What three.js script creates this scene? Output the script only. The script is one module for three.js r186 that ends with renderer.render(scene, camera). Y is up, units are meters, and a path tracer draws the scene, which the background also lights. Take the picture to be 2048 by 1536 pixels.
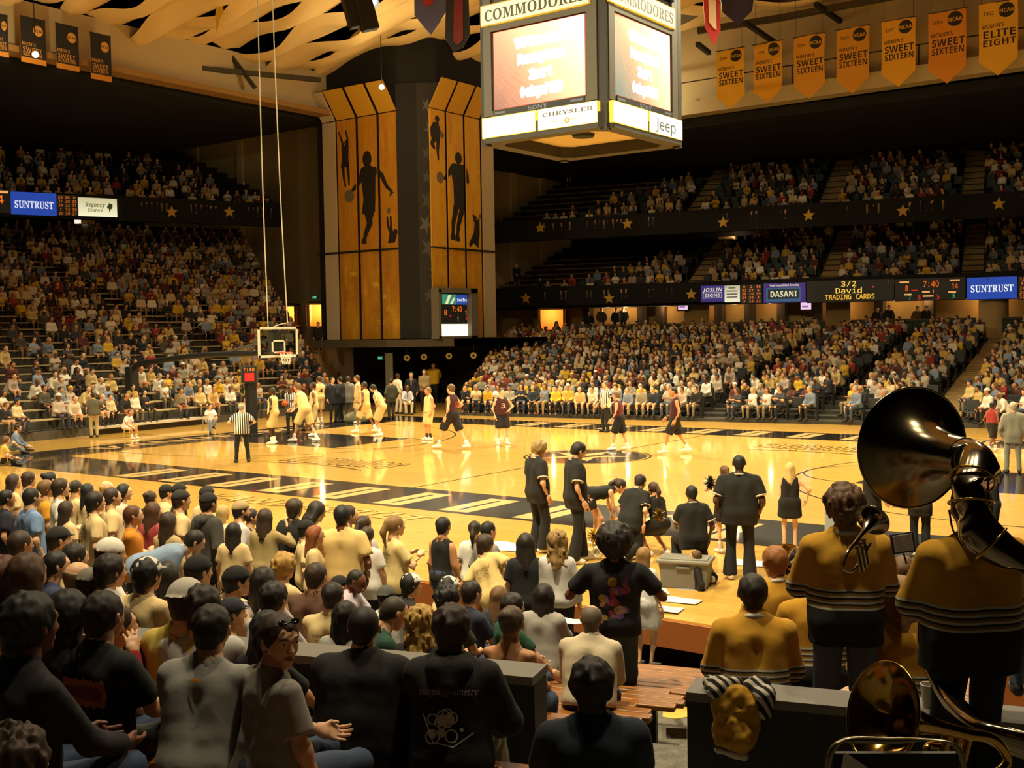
import * as THREE from 'three';
import { mergeGeometries } from 'three/addons/utils/BufferGeometryUtils.js';
import { RoundedBoxGeometry } from 'three/addons/geometries/RoundedBoxGeometry.js';
import { RectAreaLightUniformsLib } from 'three/addons/lights/RectAreaLightUniformsLib.js';

// ---------------------------------------------------------------- camera
const V3 = THREE.Vector3, PI = Math.PI;
const scene = new THREE.Scene();
const EYE = new V3(17.668, 3.608, 27.503), YAW = -0.637, PITCH = -0.045, ROLL = -0.016, FPX = 2255.1;
const FW = new V3(Math.sin(YAW) * Math.cos(PITCH), Math.sin(PITCH), -Math.cos(YAW) * Math.cos(PITCH));
const RT0 = new V3(Math.cos(YAW), 0, Math.sin(YAW)), UP0 = new V3().crossVectors(RT0, FW);
const RT = RT0.clone().multiplyScalar(Math.cos(ROLL)).addScaledVector(UP0, Math.sin(ROLL));
const UPV = UP0.clone().multiplyScalar(Math.cos(ROLL)).addScaledVector(RT0, -Math.sin(ROLL));
const camera = new THREE.PerspectiveCamera(2 * Math.atan(768 / FPX) * 180 / PI, 2048 / 1536, 0.1, 400);
camera.position.copy(EYE); camera.up.copy(UPV); camera.lookAt(EYE.clone().add(FW));
scene.add(camera);

// ---------------------------------------------------------------- renderer, sky, exposure
const renderer = new THREE.WebGLRenderer({ antialias: true });
renderer.shadowMap.enabled = true;
renderer.toneMapping = THREE.LinearToneMapping;
renderer.toneMappingExposure = 1.0;
scene.background = new THREE.Color(0.0, 0.0, 0.0);
RectAreaLightUniformsLib.init();

// ---------------------------------------------------------------- arena floodlights (their housings are built further down)
const FLOODS = [[-16.6, 18, -8.9], [-13.2, 18.2, -8.6], [-6.1, 18.2, -14.2], [5, 18.4, -10], [13, 18.4, -8], [-13, 18.2, 15], [0, 18.4, 18.5], [11, 18.4, 21]];
const FLOOD_AIM = [[-11, 0, 0], [-6, 0, -1], [-1, 0, -2], [3, 0, -1], [9, 0, -1], [-9, 0, 4], [0, 0, 6], [8, 0, 8]];
FLOODS.forEach((p, i) => {
  const l = new THREE.SpotLight(new THREE.Color(1, 0.87, 0.53), 1750, 0, 1.0, 1, 2);
  l.position.set(...p); l.target.position.set(...FLOOD_AIM[i]); l.castShadow = true; l.shadow.radius = 12;
  scene.add(l, l.target);
});
// dimmer house lights over the near seats
for (const [p, a, I] of [[[7, 16.5, 19.5], [8, 0, 18.5], 330], [[15, 16.5, 21], [14.5, 0, 19.5], 330]]) { const l = new THREE.SpotLight(new THREE.Color(1, 0.84, 0.58), I, 0, 0.8, 1, 2); l.position.set(...p); l.target.position.set(...a); l.castShadow = true; l.shadow.radius = 20; scene.add(l, l.target); }
const lamp = (x, y, z, c, I, r = 8) => { const l = new THREE.PointLight(new THREE.Color(...c), I, 0, 2); l.position.set(x, y, z); l.castShadow = true; l.shadow.radius = r; scene.add(l); return l; };

// ---------------------------------------------------------------- helpers
let seed = 12345;
const rnd = () => { seed = (seed * 1664525 + 1013904223) >>> 0; return seed / 4294967296; };
const rr = (a, b) => a + (b - a) * rnd();
const pick = (a) => a[Math.floor(rnd() * a.length)];
const ray = (px, py) => FW.clone().addScaledVector(RT, (px - 1024) / FPX).addScaledVector(UPV, -(py - 768) / FPX);
const at = (px, py, d) => EYE.clone().addScaledVector(ray(px, py), d);
const onY = (px, py, Y = 0) => { const r = ray(px, py); return EYE.clone().addScaledVector(r, (Y - EYE.y) / r.y); };
const used = new Map();
const numbered = (n) => { const k = used.get(n) ?? 0; used.set(n, k + 1); return k ? n + '_' + String(k).padStart(3, '0') : n; };
const C = (h) => new THREE.Color(h);
const mats = new Map();
function mat(color, rough = 0.8, o = {}) {
  const key = color + '|' + rough + '|' + Object.entries(o).map(([k, v]) => k + (v?.uuid ?? v)).join();
  if (!mats.has(key)) mats.set(key, new THREE.MeshStandardMaterial({ color: typeof color === 'string' || typeof color === 'number' ? C(color) : color, roughness: rough, ...o }));
  return mats.get(key);
}
const bx = (w, h, d, x = 0, y = 0, z = 0) => new THREE.BoxGeometry(w, h, d).translate(x, y, z);
const rbx = (w, h, d, r, x = 0, y = 0, z = 0) => new RoundedBoxGeometry(w, h, d, 2, r).translate(x, y, z);
const cyl = (r0, r1, h, n = 16, x = 0, y = 0, z = 0) => new THREE.CylinderGeometry(r0, r1, h, n).translate(x, y, z);
const tube = (pts, r, n = 20, k = 8) => new THREE.TubeGeometry(new THREE.CatmullRomCurve3(pts.map((p) => p.isVector3 ? p : new V3(...p))), n, r, k);
function bar(a, b, w, h = w) {
  a = a.isVector3 ? a : new V3(...a); b = b.isVector3 ? b : new V3(...b);
  const g = new THREE.BoxGeometry(w, h, a.distanceTo(b)), m = new THREE.Matrix4().lookAt(a, b, Math.abs(b.clone().sub(a).normalize().y) > 0.98 ? new V3(1, 0, 0) : new V3(0, 1, 0));
  return g.applyMatrix4(m).translate((a.x + b.x) / 2, (a.y + b.y) / 2, (a.z + b.z) / 2);
}
function plain(g) { g = g.index ? g.toNonIndexed() : g; for (const k of Object.keys(g.attributes)) if (!['position', 'normal', 'uv'].includes(k)) g.deleteAttribute(k); return g; }
const join = (list) => { const l = [].concat(list); return l.length === 1 ? l[0] : mergeGeometries(l.map(plain)); };
function part(name, geo, m, parent, label) {
  const o = new THREE.Mesh(join(geo), m); o.name = name; o.castShadow = o.receiveShadow = true;
  if (parent) { parent.add(o); if (parent.userData.origin) o.position.sub(parent.userData.origin); }
  if (label) o.userData.label = label;
  return o;
}
function thing(name, label, category, pos, group) {
  const o = new THREE.Group(); o.name = numbered(name); scene.add(o);
  Object.assign(o.userData, { label, category }); if (group) o.userData.group = group;
  if (pos) { o.position.copy(pos.isVector3 ? pos : new V3(...pos)); o.userData.origin = o.position.clone(); }
  return o;
}
function one(name, label, category, geo, m, group) {
  const o = part(numbered(name), geo, m); scene.add(o); Object.assign(o.userData, { label, category }); if (group) o.userData.group = group; return o;
}
function struct(name, geo, m, parent) { const o = part(parent ? name : numbered(name), geo, m, parent); if (!parent) { scene.add(o); o.userData.kind = 'structure'; } return o; }
function structGroup(name) { const o = new THREE.Group(); o.name = numbered(name); o.userData.kind = 'structure'; scene.add(o); return o; }
const shadowAll = () => scene.traverse((o) => { if (o.isMesh) o.castShadow = o.receiveShadow = true; });
// quad prism between four (x,z) corners, from y0 to y1 (y1 may be a list of four)
function slab(p, y0, y1) {
  const Y1 = Array.isArray(y1) ? y1 : [y1, y1, y1, y1], Y0 = Array.isArray(y0) ? y0 : [y0, y0, y0, y0];
  const v = [...p.map((q, i) => [q[0], Y0[i], q[1]]), ...p.map((q, i) => [q[0], Y1[i], q[1]])];
  const f = [[0, 1, 5, 4], [1, 2, 6, 5], [2, 3, 7, 6], [3, 0, 4, 7], [4, 5, 6, 7], [3, 2, 1, 0]];
  const area = p.reduce((s, q, i) => s + q[0] * p[(i + 1) % 4][1] - p[(i + 1) % 4][0] * q[1], 0), pos = [], uv = [];
  for (let q of f) { if (area > 0) q = [...q].reverse(); for (const k of [0, 1, 2, 0, 2, 3]) { pos.push(...v[q[k]]); uv.push(v[q[k]][0] + v[q[k]][1] * 0.3, v[q[k]][2] + v[q[k]][1]); } }
  const g = new THREE.BufferGeometry(); g.setAttribute('position', new THREE.Float32BufferAttribute(pos, 3)); g.setAttribute('uv', new THREE.Float32BufferAttribute(uv, 2)); g.computeVertexNormals(); return g;
}
// a vertical (or tilted) rectangular panel given by its four corners seen from the front (tl, tr, br, bl), pushed back by depth, uv 0..1 on its face
function panel(tl, tr, br, bl, depth = 0.04) {
  const n = new V3().crossVectors(tr.clone().sub(tl), bl.clone().sub(tl)).normalize().multiplyScalar(depth);   // points away from the viewer
  const f = [tl, tr, br, bl], b = f.map((p) => p.clone().add(n)), pos = [], uv = [], U = [[0, 1], [1, 1], [1, 0], [0, 0]];
  const q = (a, ua) => { for (const k of [0, 3, 2, 0, 2, 1]) { pos.push(a[k].x, a[k].y, a[k].z); uv.push(...ua[k]); } };
  q(f, U); q([b[1], b[0], b[3], b[2]], U.map(() => [0.01, 0.01]));
  for (let i = 0; i < 4; i++) { const j = (i + 1) % 4; q([b[i], b[j], f[j], f[i]], U.map(() => [0.01, 0.01])); }
  const g = new THREE.BufferGeometry(); g.setAttribute('position', new THREE.Float32BufferAttribute(pos, 3)); g.setAttribute('uv', new THREE.Float32BufferAttribute(uv, 2)); g.computeVertexNormals(); return g;
}
function canvas(w, h, draw) {
  const c = document.createElement('canvas'); c.width = w; c.height = h; const x = c.getContext('2d'); draw(x, w, h);
  const t = new THREE.CanvasTexture(c); t.colorSpace = THREE.SRGBColorSpace; t.magFilter = THREE.LinearFilter; t.anisotropy = 4; return t;
}
function words(x, s, cx, cy, size, maxw, color, font = 'sans-serif', style = 'bold') {
  x.font = `${style} ${size}px ${font}`; x.fillStyle = color; x.textAlign = 'center'; x.textBaseline = 'middle';
  const w = x.measureText(s).width, k = maxw ? maxw / w : 1;
  x.save(); x.translate(cx, cy); x.scale(k, 1); x.fillText(s, 0, 0); x.restore();
}
const glow = (tex, k = 1, o = {}) => new THREE.MeshStandardMaterial({ color: 0x050505, roughness: 0.5, emissive: 0xffffff, emissiveMap: tex, emissiveIntensity: k, ...o });
// value noise
const hash = (x, y, z) => { let h = (x * 374761393 + y * 668265263 + z * 2147483647) | 0; h = Math.imul(h ^ (h >>> 13), 1274126177); return ((h ^ (h >>> 16)) >>> 0) / 4294967296; };
function vnoise(x, y, z) {
  const X = Math.floor(x), Y = Math.floor(y), Z = Math.floor(z), f = (t) => t * t * (3 - 2 * t), u = f(x - X), v = f(y - Y), w = f(z - Z), L = (a, b, t) => a + (b - a) * t;
  return L(L(L(hash(X, Y, Z), hash(X + 1, Y, Z), u), L(hash(X, Y + 1, Z), hash(X + 1, Y + 1, Z), u), v), L(L(hash(X, Y, Z + 1), hash(X + 1, Y, Z + 1), u), L(hash(X, Y + 1, Z + 1), hash(X + 1, Y + 1, Z + 1), u), v), w) * 2 - 1;
}
function dataTex(w, h, f, srgb = true) {
  const a = new Uint8Array(w * h * 4);
  for (let j = 0; j < h; j++) for (let i = 0; i < w; i++) { const c = f(i / w, j / h, i, j); a.set([c[0] * 255, c[1] * 255, c[2] * 255, 255], (j * w + i) * 4); }
  const t = new THREE.DataTexture(a, w, h); t.magFilter = THREE.LinearFilter; t.wrapS = t.wrapT = THREE.RepeatWrapping; if (srgb) t.colorSpace = THREE.SRGBColorSpace; t.needsUpdate = true; return t;
}
// ================================================================ the setting
const M = {
  black: mat('#0b0a09', 0.85), dark: mat('#171411', 0.8), cream: mat('#b7a47c', 0.9), creamDark: mat('#8d7a58', 0.9), gold: mat('#c08a10', 0.75), green: mat('#16301f', 0.8),
  concrete: mat('#6d675c', 0.95), fabric: mat('#d8b878', 0.9, { side: THREE.DoubleSide }), steel: mat('#2a2722', 0.5, { metalness: 0.6 }), rail: mat('#191613', 0.5), white: mat('#e8e4da', 0.6), tan: mat('#b89868', 0.9), grey: mat('#8b8373', 0.85),
};
// ---- shell: floor under everything, outer walls and roof with thickness
struct('floor', [bx(150, 0.4, 150, -5, -1.6, -5)], mat('#2a2622', 0.95));
struct('wall_left', bx(0.5, 32, 110, -66, 13, -5), M.dark);
struct('wall_right', bx(0.5, 32, 110, 50, 13, -5), M.dark);
struct('wall_far', bx(117, 32, 0.5, -8, 13, -62), M.dark);
struct('wall_near', bx(117, 32, 0.5, -8, 13, 50), M.dark);
struct('ceiling', bx(117, 0.5, 113, -8, 29, -6), mat('#12100d', 0.95));

// ---- the raised wooden court
const woodTex = dataTex(512, 512, (u, v, i, j) => {
  const row = Math.floor(v * 16), off = hash(row, 3, 1) * 512, plank = Math.floor((i + off) / 170), n = vnoise(i * 0.03 + off, j * 0.9, 2) * 0.05 + vnoise(i * 0.2, j * 2.5, 5) * 0.03, t = 0.93 + (hash(row, plank, 7) - 0.5) * 0.1 + n;
  const seam = (j % 32) < 1 ? 0.9 : 1;
  return [Math.min(1, 0.9 * t * seam), 0.7 * t * seam, 0.33 * t * seam];
});
woodTex.repeat.set(0.5, 0.9);
const courtMat = new THREE.MeshPhysicalMaterial({ map: woodTex, color: 0xffffff, roughness: 0.28, clearcoat: 0.85, clearcoatRoughness: 0.07 });
const court = structGroup('floor_court');
{
  const g = bx(48, 0.08, 33.1, 1, -0.04, -1.45), p = g.attributes.position, uv = g.attributes.uv;
  for (let i = 0; i < p.count; i++) uv.setXY(i, p.getX(i), p.getZ(i));
  part('wood_deck', g, courtMat, court);
  part('edge_board', bx(48.06, 0.34, 0.06, 1, -0.19, 15.13), mat('#8a4a16', 0.45), court, 'orange-brown varnished edge board of the court');
  part('understructure', bx(47.6, 1.3, 32.6, 1, -0.76, -1.6), M.black, court);
}
const paintMat = new THREE.MeshPhysicalMaterial({ color: C('#0c0b0a'), roughness: 0.3, clearcoat: 0.9, clearcoatRoughness: 0.06 });
const woodPaint = new THREE.MeshPhysicalMaterial({ color: C('#e2b878'), roughness: 0.3, clearcoat: 0.9, clearcoatRoughness: 0.06 });
const goldPaint = new THREE.MeshPhysicalMaterial({ color: C('#a8780e'), roughness: 0.3, clearcoat: 0.9, clearcoatRoughness: 0.06 });
const flat = (x0, x1, z0, z1, y = 0.003) => bx(x1 - x0, 0.003, z1 - z0, (x0 + x1) / 2, y, (z0 + z1) / 2);
const ring = (r0, r1, cx, cz, a0 = 0, a1 = 2 * PI, y = 0.004, n = 72) => new THREE.RingGeometry(r0, r1, n, 1, a0, a1 - a0).rotateX(-PI / 2).translate(cx, y, cz);
part('boundary_band', [flat(-16.5, 16.5, 7.62, 10.05), flat(-16.5, 16.5, -9.95, -7.62), flat(-16.5, -14.33, -7.62, 7.62), flat(14.33, 16.5, -7.62, 7.62), flat(-14.33, -8.53, -1.83, 1.83), flat(8.53, 14.33, -1.83, 1.83)], paintMat, court, 'glossy black painted boundary band and lanes');
{
  const rim = [];
  for (const [x0, x1, z0, z1] of [[-16.4, 16.4, 9.9, 9.96]]) rim.push(flat(x0, x1, z0, z1, 0.006));
  for (let k = -5; k <= 4; k++) for (const [za, zb] of [[8.1, 9.88], [-9.7, -8.0]]) {
    const x = 0.83 + 1.87 * k, w = 0.76, t = 0.06;
    const a = part('stripe_bar', [flat(x, x + w, za, zb, 0.0065)], woodPaint, court);
    part('bar_line', [flat(x + w / 2 - 0.045, x + w / 2 + 0.045, za + 0.22, zb - 0.22, 0.009)], paintMat, court);
  }
  const line = [];
  line.push(flat(-0.025, 0.025, -7.62, 7.62)); for (const s of [-1, 1]) { line.push(ring(1.80, 1.85, s * 8.53, 0)); line.push(ring(5.99, 6.04, s * 12.73, 0, s > 0 ? PI / 2 : -PI / 2, s > 0 ? 1.5 * PI : PI / 2)); line.push(flat(Math.min(s * 12.73, s * 14.3), Math.max(s * 12.73, s * 14.3), 5.99, 6.04), flat(Math.min(s * 12.73, s * 14.3), Math.max(s * 12.73, s * 14.3), -6.04, -5.99)); }
  line.push(ring(1.80, 1.86, 0, 0));
  part('court_line', line, paintMat, court);
  part('centre_disc', new THREE.CircleGeometry(1.72, 64).rotateX(-PI / 2).translate(0, 0.006, 0), paintMat, court, 'black centre circle with a wooden star');
  const star = (r0, r1, n = 5) => { const s = new THREE.Shape(); for (let i = 0; i < n * 2; i++) { const r = i % 2 ? r1 : r0, a = i * PI / n; i ? s.lineTo(Math.sin(a) * r, Math.cos(a) * r) : s.moveTo(0, r0); } return s; };
  part('centre_star', new THREE.ShapeGeometry(star(1.35, 0.5)).rotateX(-PI / 2).translate(-0.1, 0.009, 0), woodPaint, court);
  part('centre_letter', new THREE.ShapeGeometry((() => { const s = new THREE.Shape(); [[-.62, .62], [-.3, .62], [0, -.15], [.3, .62], [.62, .62], [.12, -.6], [-.12, -.6]].forEach((p, i) => i ? s.lineTo(...p) : s.moveTo(...p)); return s; })()).rotateX(-PI / 2).translate(-0.1, 0.012, 0), paintMat, court);
}
function floorText(name, text, x0, x1, z0, z1, draw) {
  const t = canvas(1024, 192, (x, w, h) => { x.clearRect(0, 0, w, h); draw(x, w, h); });
  const g = new THREE.PlaneGeometry(x1 - x0, z1 - z0).rotateX(-PI / 2).translate((x0 + x1) / 2, 0.008, (z0 + z1) / 2);
  return part(name, g, new THREE.MeshPhysicalMaterial({ map: t, transparent: true, roughness: 0.3, clearcoat: 0.8, clearcoatRoughness: 0.08 }), court);
}
const outlined = (x, s, w, h, size, fill, stroke, lw, font, style, spin) => { x.save(); x.translate(w / 2, h / 2); if (spin) x.rotate(PI); x.font = `${style} ${size}px ${font}`; x.textAlign = 'center'; x.textBaseline = 'middle'; const k = w * 0.96 / x.measureText(s).width; x.scale(k, 1); x.lineWidth = lw; x.strokeStyle = stroke; x.lineJoin = 'round'; x.strokeText(s, 0, 0); x.fillStyle = fill; x.fillText(s, 0, 0); x.restore(); };
floorText('apron_lettering', '', -3.6, 3.3, 10.45, 11.5, (x, w, h) => outlined(x, 'VANDERBILT', w, h, 170, '#e3b45e', '#6b4a10', 9, 'sans-serif', 'italic bold'));
for (const [x0, x1, z0, z1] of [[-7.6, -3.2, 3.1, 6.1], [3.0, 7.4, -6.4, -3.4]]) floorText('script_lettering', '', x0, x1, z0, z1, (x, w, h) => { outlined(x, 'Commodores', w, h * 0.9, 130, '#d9a94e', '#2a1c08', 10, 'serif', 'italic bold', z0 < 0); x.strokeStyle = '#2a1c08'; x.lineWidth = 5; x.beginPath(); x.moveTo(60, 165); x.quadraticCurveTo(512, 130, 960, 170); x.stroke(); });
{ // baseline band lettering, read from behind the basket
  const t = canvas(1024, 128, (x, w, h) => { x.clearRect(0, 0, w, h); words(x, 'VANDERBILT', w / 2, h / 2, 130, w * 0.96, '#e2b878'); });
  part('baseline_lettering', new THREE.PlaneGeometry(11, 1.35).rotateX(-PI / 2).rotateY(PI / 2).translate(-15.5, 0.008, 0.6), new THREE.MeshPhysicalMaterial({ map: t, transparent: true, roughness: 0.3, clearcoat: 0.8 }), court);
}

// ---- seating tiers: rows of steps between a front line a-b and a back line c-d
function tiers(name, a, b, c, d, n, y0, dy, m, under = 0.8, parent = null) {
  const L = (p, q, t) => [p[0] + (q[0] - p[0]) * t, p[1] + (q[1] - p[1]) * t], gs = [];
  for (let k = 0; k < n; k++) { const p = L(a, c, k / n), q = L(b, d, k / n), r = L(b, d, (k + 1) / n), s = L(a, c, (k + 1) / n); gs.push(slab([p, q, r, s], y0 + k * dy - under, y0 + k * dy)); }
  const o = struct(name, gs, m, parent);
  o.userData.row = null;
  const f = (k, t, back = 0.35) => { const u = (k + back) / n, p = L(L(a, c, u), L(b, d, u), t); return new V3(p[0], y0 + k * dy, p[1]); };
  return { o, at: f, n, a, b, c, d, y0, dy, width: (k) => { const p = L(a, c, k / n), q = L(b, d, k / n); return Math.hypot(p[0] - q[0], p[1] - q[1]); } };
}
const END = tiers('floor_end_stand', [-19.9, 10], [-21.6, -11], [-51, 8], [-39.4, -20.7], 30, 0.3, 0.31, mat('#4a4338', 0.95));
const SIDE = tiers('floor_side_stand', [-14, -11.3], [18, -15.5], [-24.3, -29.2], [18, -38.7], 23, 0.12, 0.128, mat('#3a362e', 0.95));
const B1 = tiers('floor_lower_balcony', [-27, -29.1], [18, -39.2], [-27, -40], [19, -50], 12, 5.6, 0.36, mat('#2b2723', 0.95), 0.35);
const B2 = tiers('floor_upper_balcony', [-27, -29.1], [18, -39.2], [-27, -45], [20, -55], 16, 9.8, 0.45, mat('#2b2723', 0.95), 0.4);
const LB = tiers('floor_end_balcony', [-43.5, 5.5], [-33.6, -19], [-58, 0], [-46, -26], 15, 10.7, 0.45, mat('#26221d', 0.95), 0.45);

// ---- balcony fronts
const fasciaLine = (p, q) => ({ p: new V3(p[0], 0, p[1]), q: new V3(q[0], 0, q[1]) });
function onFascia(f, px, py, out = 0) {   // where the sight line of a pixel meets the upright plane of the balcony front
  const dir = f.q.clone().sub(f.p).normalize(), n = new V3(-dir.z, 0, dir.x); if (n.dot(EYE.clone().sub(f.p)) < 0) n.negate();
  const r = ray(px, py), t = f.p.clone().addScaledVector(n, out).sub(EYE).dot(n) / r.dot(n); return EYE.clone().addScaledVector(r, t);
}
const FS = fasciaLine([-27, -29.1], [18, -39.2]), FL = fasciaLine([-43.5, 5.5], [-33.6, -19]);
function fascia(name, f, y0, y1, thick = 0.35) {
  const dir = f.q.clone().sub(f.p).normalize(), n = new V3(-dir.z, 0, dir.x); if (n.dot(EYE.clone().sub(f.p)) < 0) n.negate();
  const a = f.p, b = f.q, i = (v, k) => [v.x + n.x * k, v.z + n.z * k];
  return struct(name, [slab([i(a, 0.1), i(b, 0.1), i(b, 0.1 - thick), i(a, 0.1 - thick)], y0, y1)], M.black);
}
fascia('wall_lower_balcony_front', FS, 5.25, 6.45);
fascia('wall_upper_balcony_front', FS, 9.3, 10.6);
fascia('wall_end_balcony_front', FL, 10.2, 11.55);
// soffits under the balconies and roof slabs over them
struct('ceiling_under_lower_balcony', slab([[-27, -29.4], [18, -39.5], [19, -50], [-27, -40]], 5.1, [5.3, 5.3, 5.35, 5.35]), M.dark);
struct('ceiling_over_upper_balcony', slab([[-27, -25.6], [24, -27.2], [24, -61], [-27, -61]], 14.2, 14.7), M.black);
struct('ceiling_over_end_balcony', slab([[-27, 14], [-27, -16.4], [-62, -16.4], [-62, 14]], 15.1, 15.5), M.black);
// back walls
struct('wall_upper_balcony_back', slab([[-27, -45.2], [20, -55.3], [20, -55.8], [-27, -45.7]], 9, 20), M.green);
struct('wall_lower_balcony_back', slab([[-27, -40.2], [19, -50.2], [19, -50.6], [-27, -40.6]], 5, 10.2), M.dark);
struct('wall_end_balcony_back', slab([[-60, 1], [-47.5, -26.5], [-48, -26.8], [-60.5, 0.8]], 9, 15.3), M.green);
struct('wall_end_stand_back', slab([[-52, 8.4], [-40, -21], [-40.4, -21.3], [-52.5, 8.2]], 0, 10.6), M.dark);
// beige corner walls with pilasters
struct('wall_corner_end', [bx(39, 24, 0.4, -45.6, 8, -21.2)], M.cream);
struct('trim_1', [bx(0.5, 17, 0.25, -33.9, 9, -20.95), bx(0.5, 17, 0.25, -39.6, 9, -20.95), bx(0.5, 17, 0.25, -44, 9, -20.95)], mat('#c9b488', 0.9));
struct('wall_corner_side', [bx(0.4, 26, 40, -27.2, 9, -41)], M.cream);
struct('trim_2', [bx(0.3, 24, 0.6, -26.95, 9, -33.2), bx(0.3, 24, 0.6, -26.95, 9, -36.6)], mat('#c9b488', 0.9));
// gallery bands high over the far side and the end
{
  const z = -25.4; // far-side gallery
  struct('wall_far_gallery', [bx(60, 4.6, 0.35, -1, 17.9, z - 0.8)], M.cream);
  struct('trim_3', [bx(60, 0.75, 0.9, -1, 15.1, z - 0.3)], mat('#b3a47e', 0.85));
  struct('wall_end_gallery', [bx(0.35, 2.1, 30, -26.3, 16.5, -0.5)], M.cream);
  struct('trim_4', [bx(0.9, 0.25, 30, -25.9, 15.35, -0.5)], mat('#8d6a34', 0.9));
}
// ---- fabric ceiling: draped strips pulled together at intervals, dark slits between them
{
  const g = structGroup('ceiling_fabric');
  for (let i = 0; i < 24; i++) {
    const z0 = -25 + i * 1.62, pos = [], idx = [], nx = 150, nw = 6;
    for (let a = 0; a <= nx; a++) {
      const x = -26.2 + a * 0.29, cellN = (x + 0.27 * z0 + (i % 2) * 3.4) / 6.8, ph = cellN * 2 * PI, w = 0.8 + 0.30 * Math.cos(ph) + 0.06 * vnoise(x * 0.3, i, 1);
      for (let b = 0; b <= nw; b++) {
        const t = b / nw * 2 - 1, lift = Math.min(1, (x + 26) / 14);
        pos.push(x, 17.35 + lift * 1.7 + 0.42 * Math.cos(ph) * 0.6 + 0.22 * (t * t) + 0.1 * vnoise(x * 0.6, t * 2, i) + 0.3 * Math.cos(z0 * 0.8), z0 + t * w);
        if (a < nx && b < nw) { const k = a * (nw + 1) + b; idx.push(k, k + 1, k + nw + 1, k + 1, k + nw + 2, k + nw + 1); }
      }
    }
    const q = new THREE.BufferGeometry(); q.setAttribute('position', new THREE.Float32BufferAttribute(pos, 3)); q.setIndex(idx); q.computeVertexNormals();
    part('fabric_strip', q, M.fabric, g);
  }
}
// ================================================================ things built into or hung in the arena
function sweep(pts, radii, n = 60, k = 18, closed = false) {   // a tube whose radius follows a list
  const c = new THREE.CatmullRomCurve3(pts, closed), fr = c.computeFrenetFrames(n, closed), pos = [], idx = [], uv = [];
  for (let i = 0; i <= n; i++) {
    const u = i / n, p = c.getPoint(u), s = u * (radii.length - 1), a = Math.min(radii.length - 2, Math.floor(s)), r = radii[a] + (radii[a + 1] - radii[a]) * (s - a);
    for (let j = 0; j <= k; j++) { const th = j / k * 2 * PI, v = fr.normals[i].clone().multiplyScalar(Math.cos(th) * r).addScaledVector(fr.binormals[i], Math.sin(th) * r).add(p); pos.push(v.x, v.y, v.z); uv.push(u, j / k); }
  }
  for (let i = 0; i < n; i++) for (let j = 0; j < k; j++) { const a = i * (k + 1) + j; idx.push(a, a + 1, a + k + 1, a + 1, a + k + 2, a + k + 1); }
  const g = new THREE.BufferGeometry(); g.setAttribute('position', new THREE.Float32BufferAttribute(pos, 3)); g.setAttribute('uv', new THREE.Float32BufferAttribute(uv, 2)); g.setIndex(idx); g.computeVertexNormals(); return g;
}
const starShape = (r0, r1) => { const s = new THREE.Shape(); for (let i = 0; i < 10; i++) { const r = i % 2 ? r1 : r0, a = i * PI / 5; i ? s.lineTo(Math.sin(a) * r, Math.cos(a) * r) : s.moveTo(0, r0); } return s; };
const facing = (o, n) => { o.lookAt(o.position.clone().add(n)); return o; };
const fNormal = (f) => { const d = f.q.clone().sub(f.p).normalize(), n = new V3(-d.z, 0, d.x); return n.dot(EYE.clone().sub(f.p)) < 0 ? n.negate() : n; };

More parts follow.
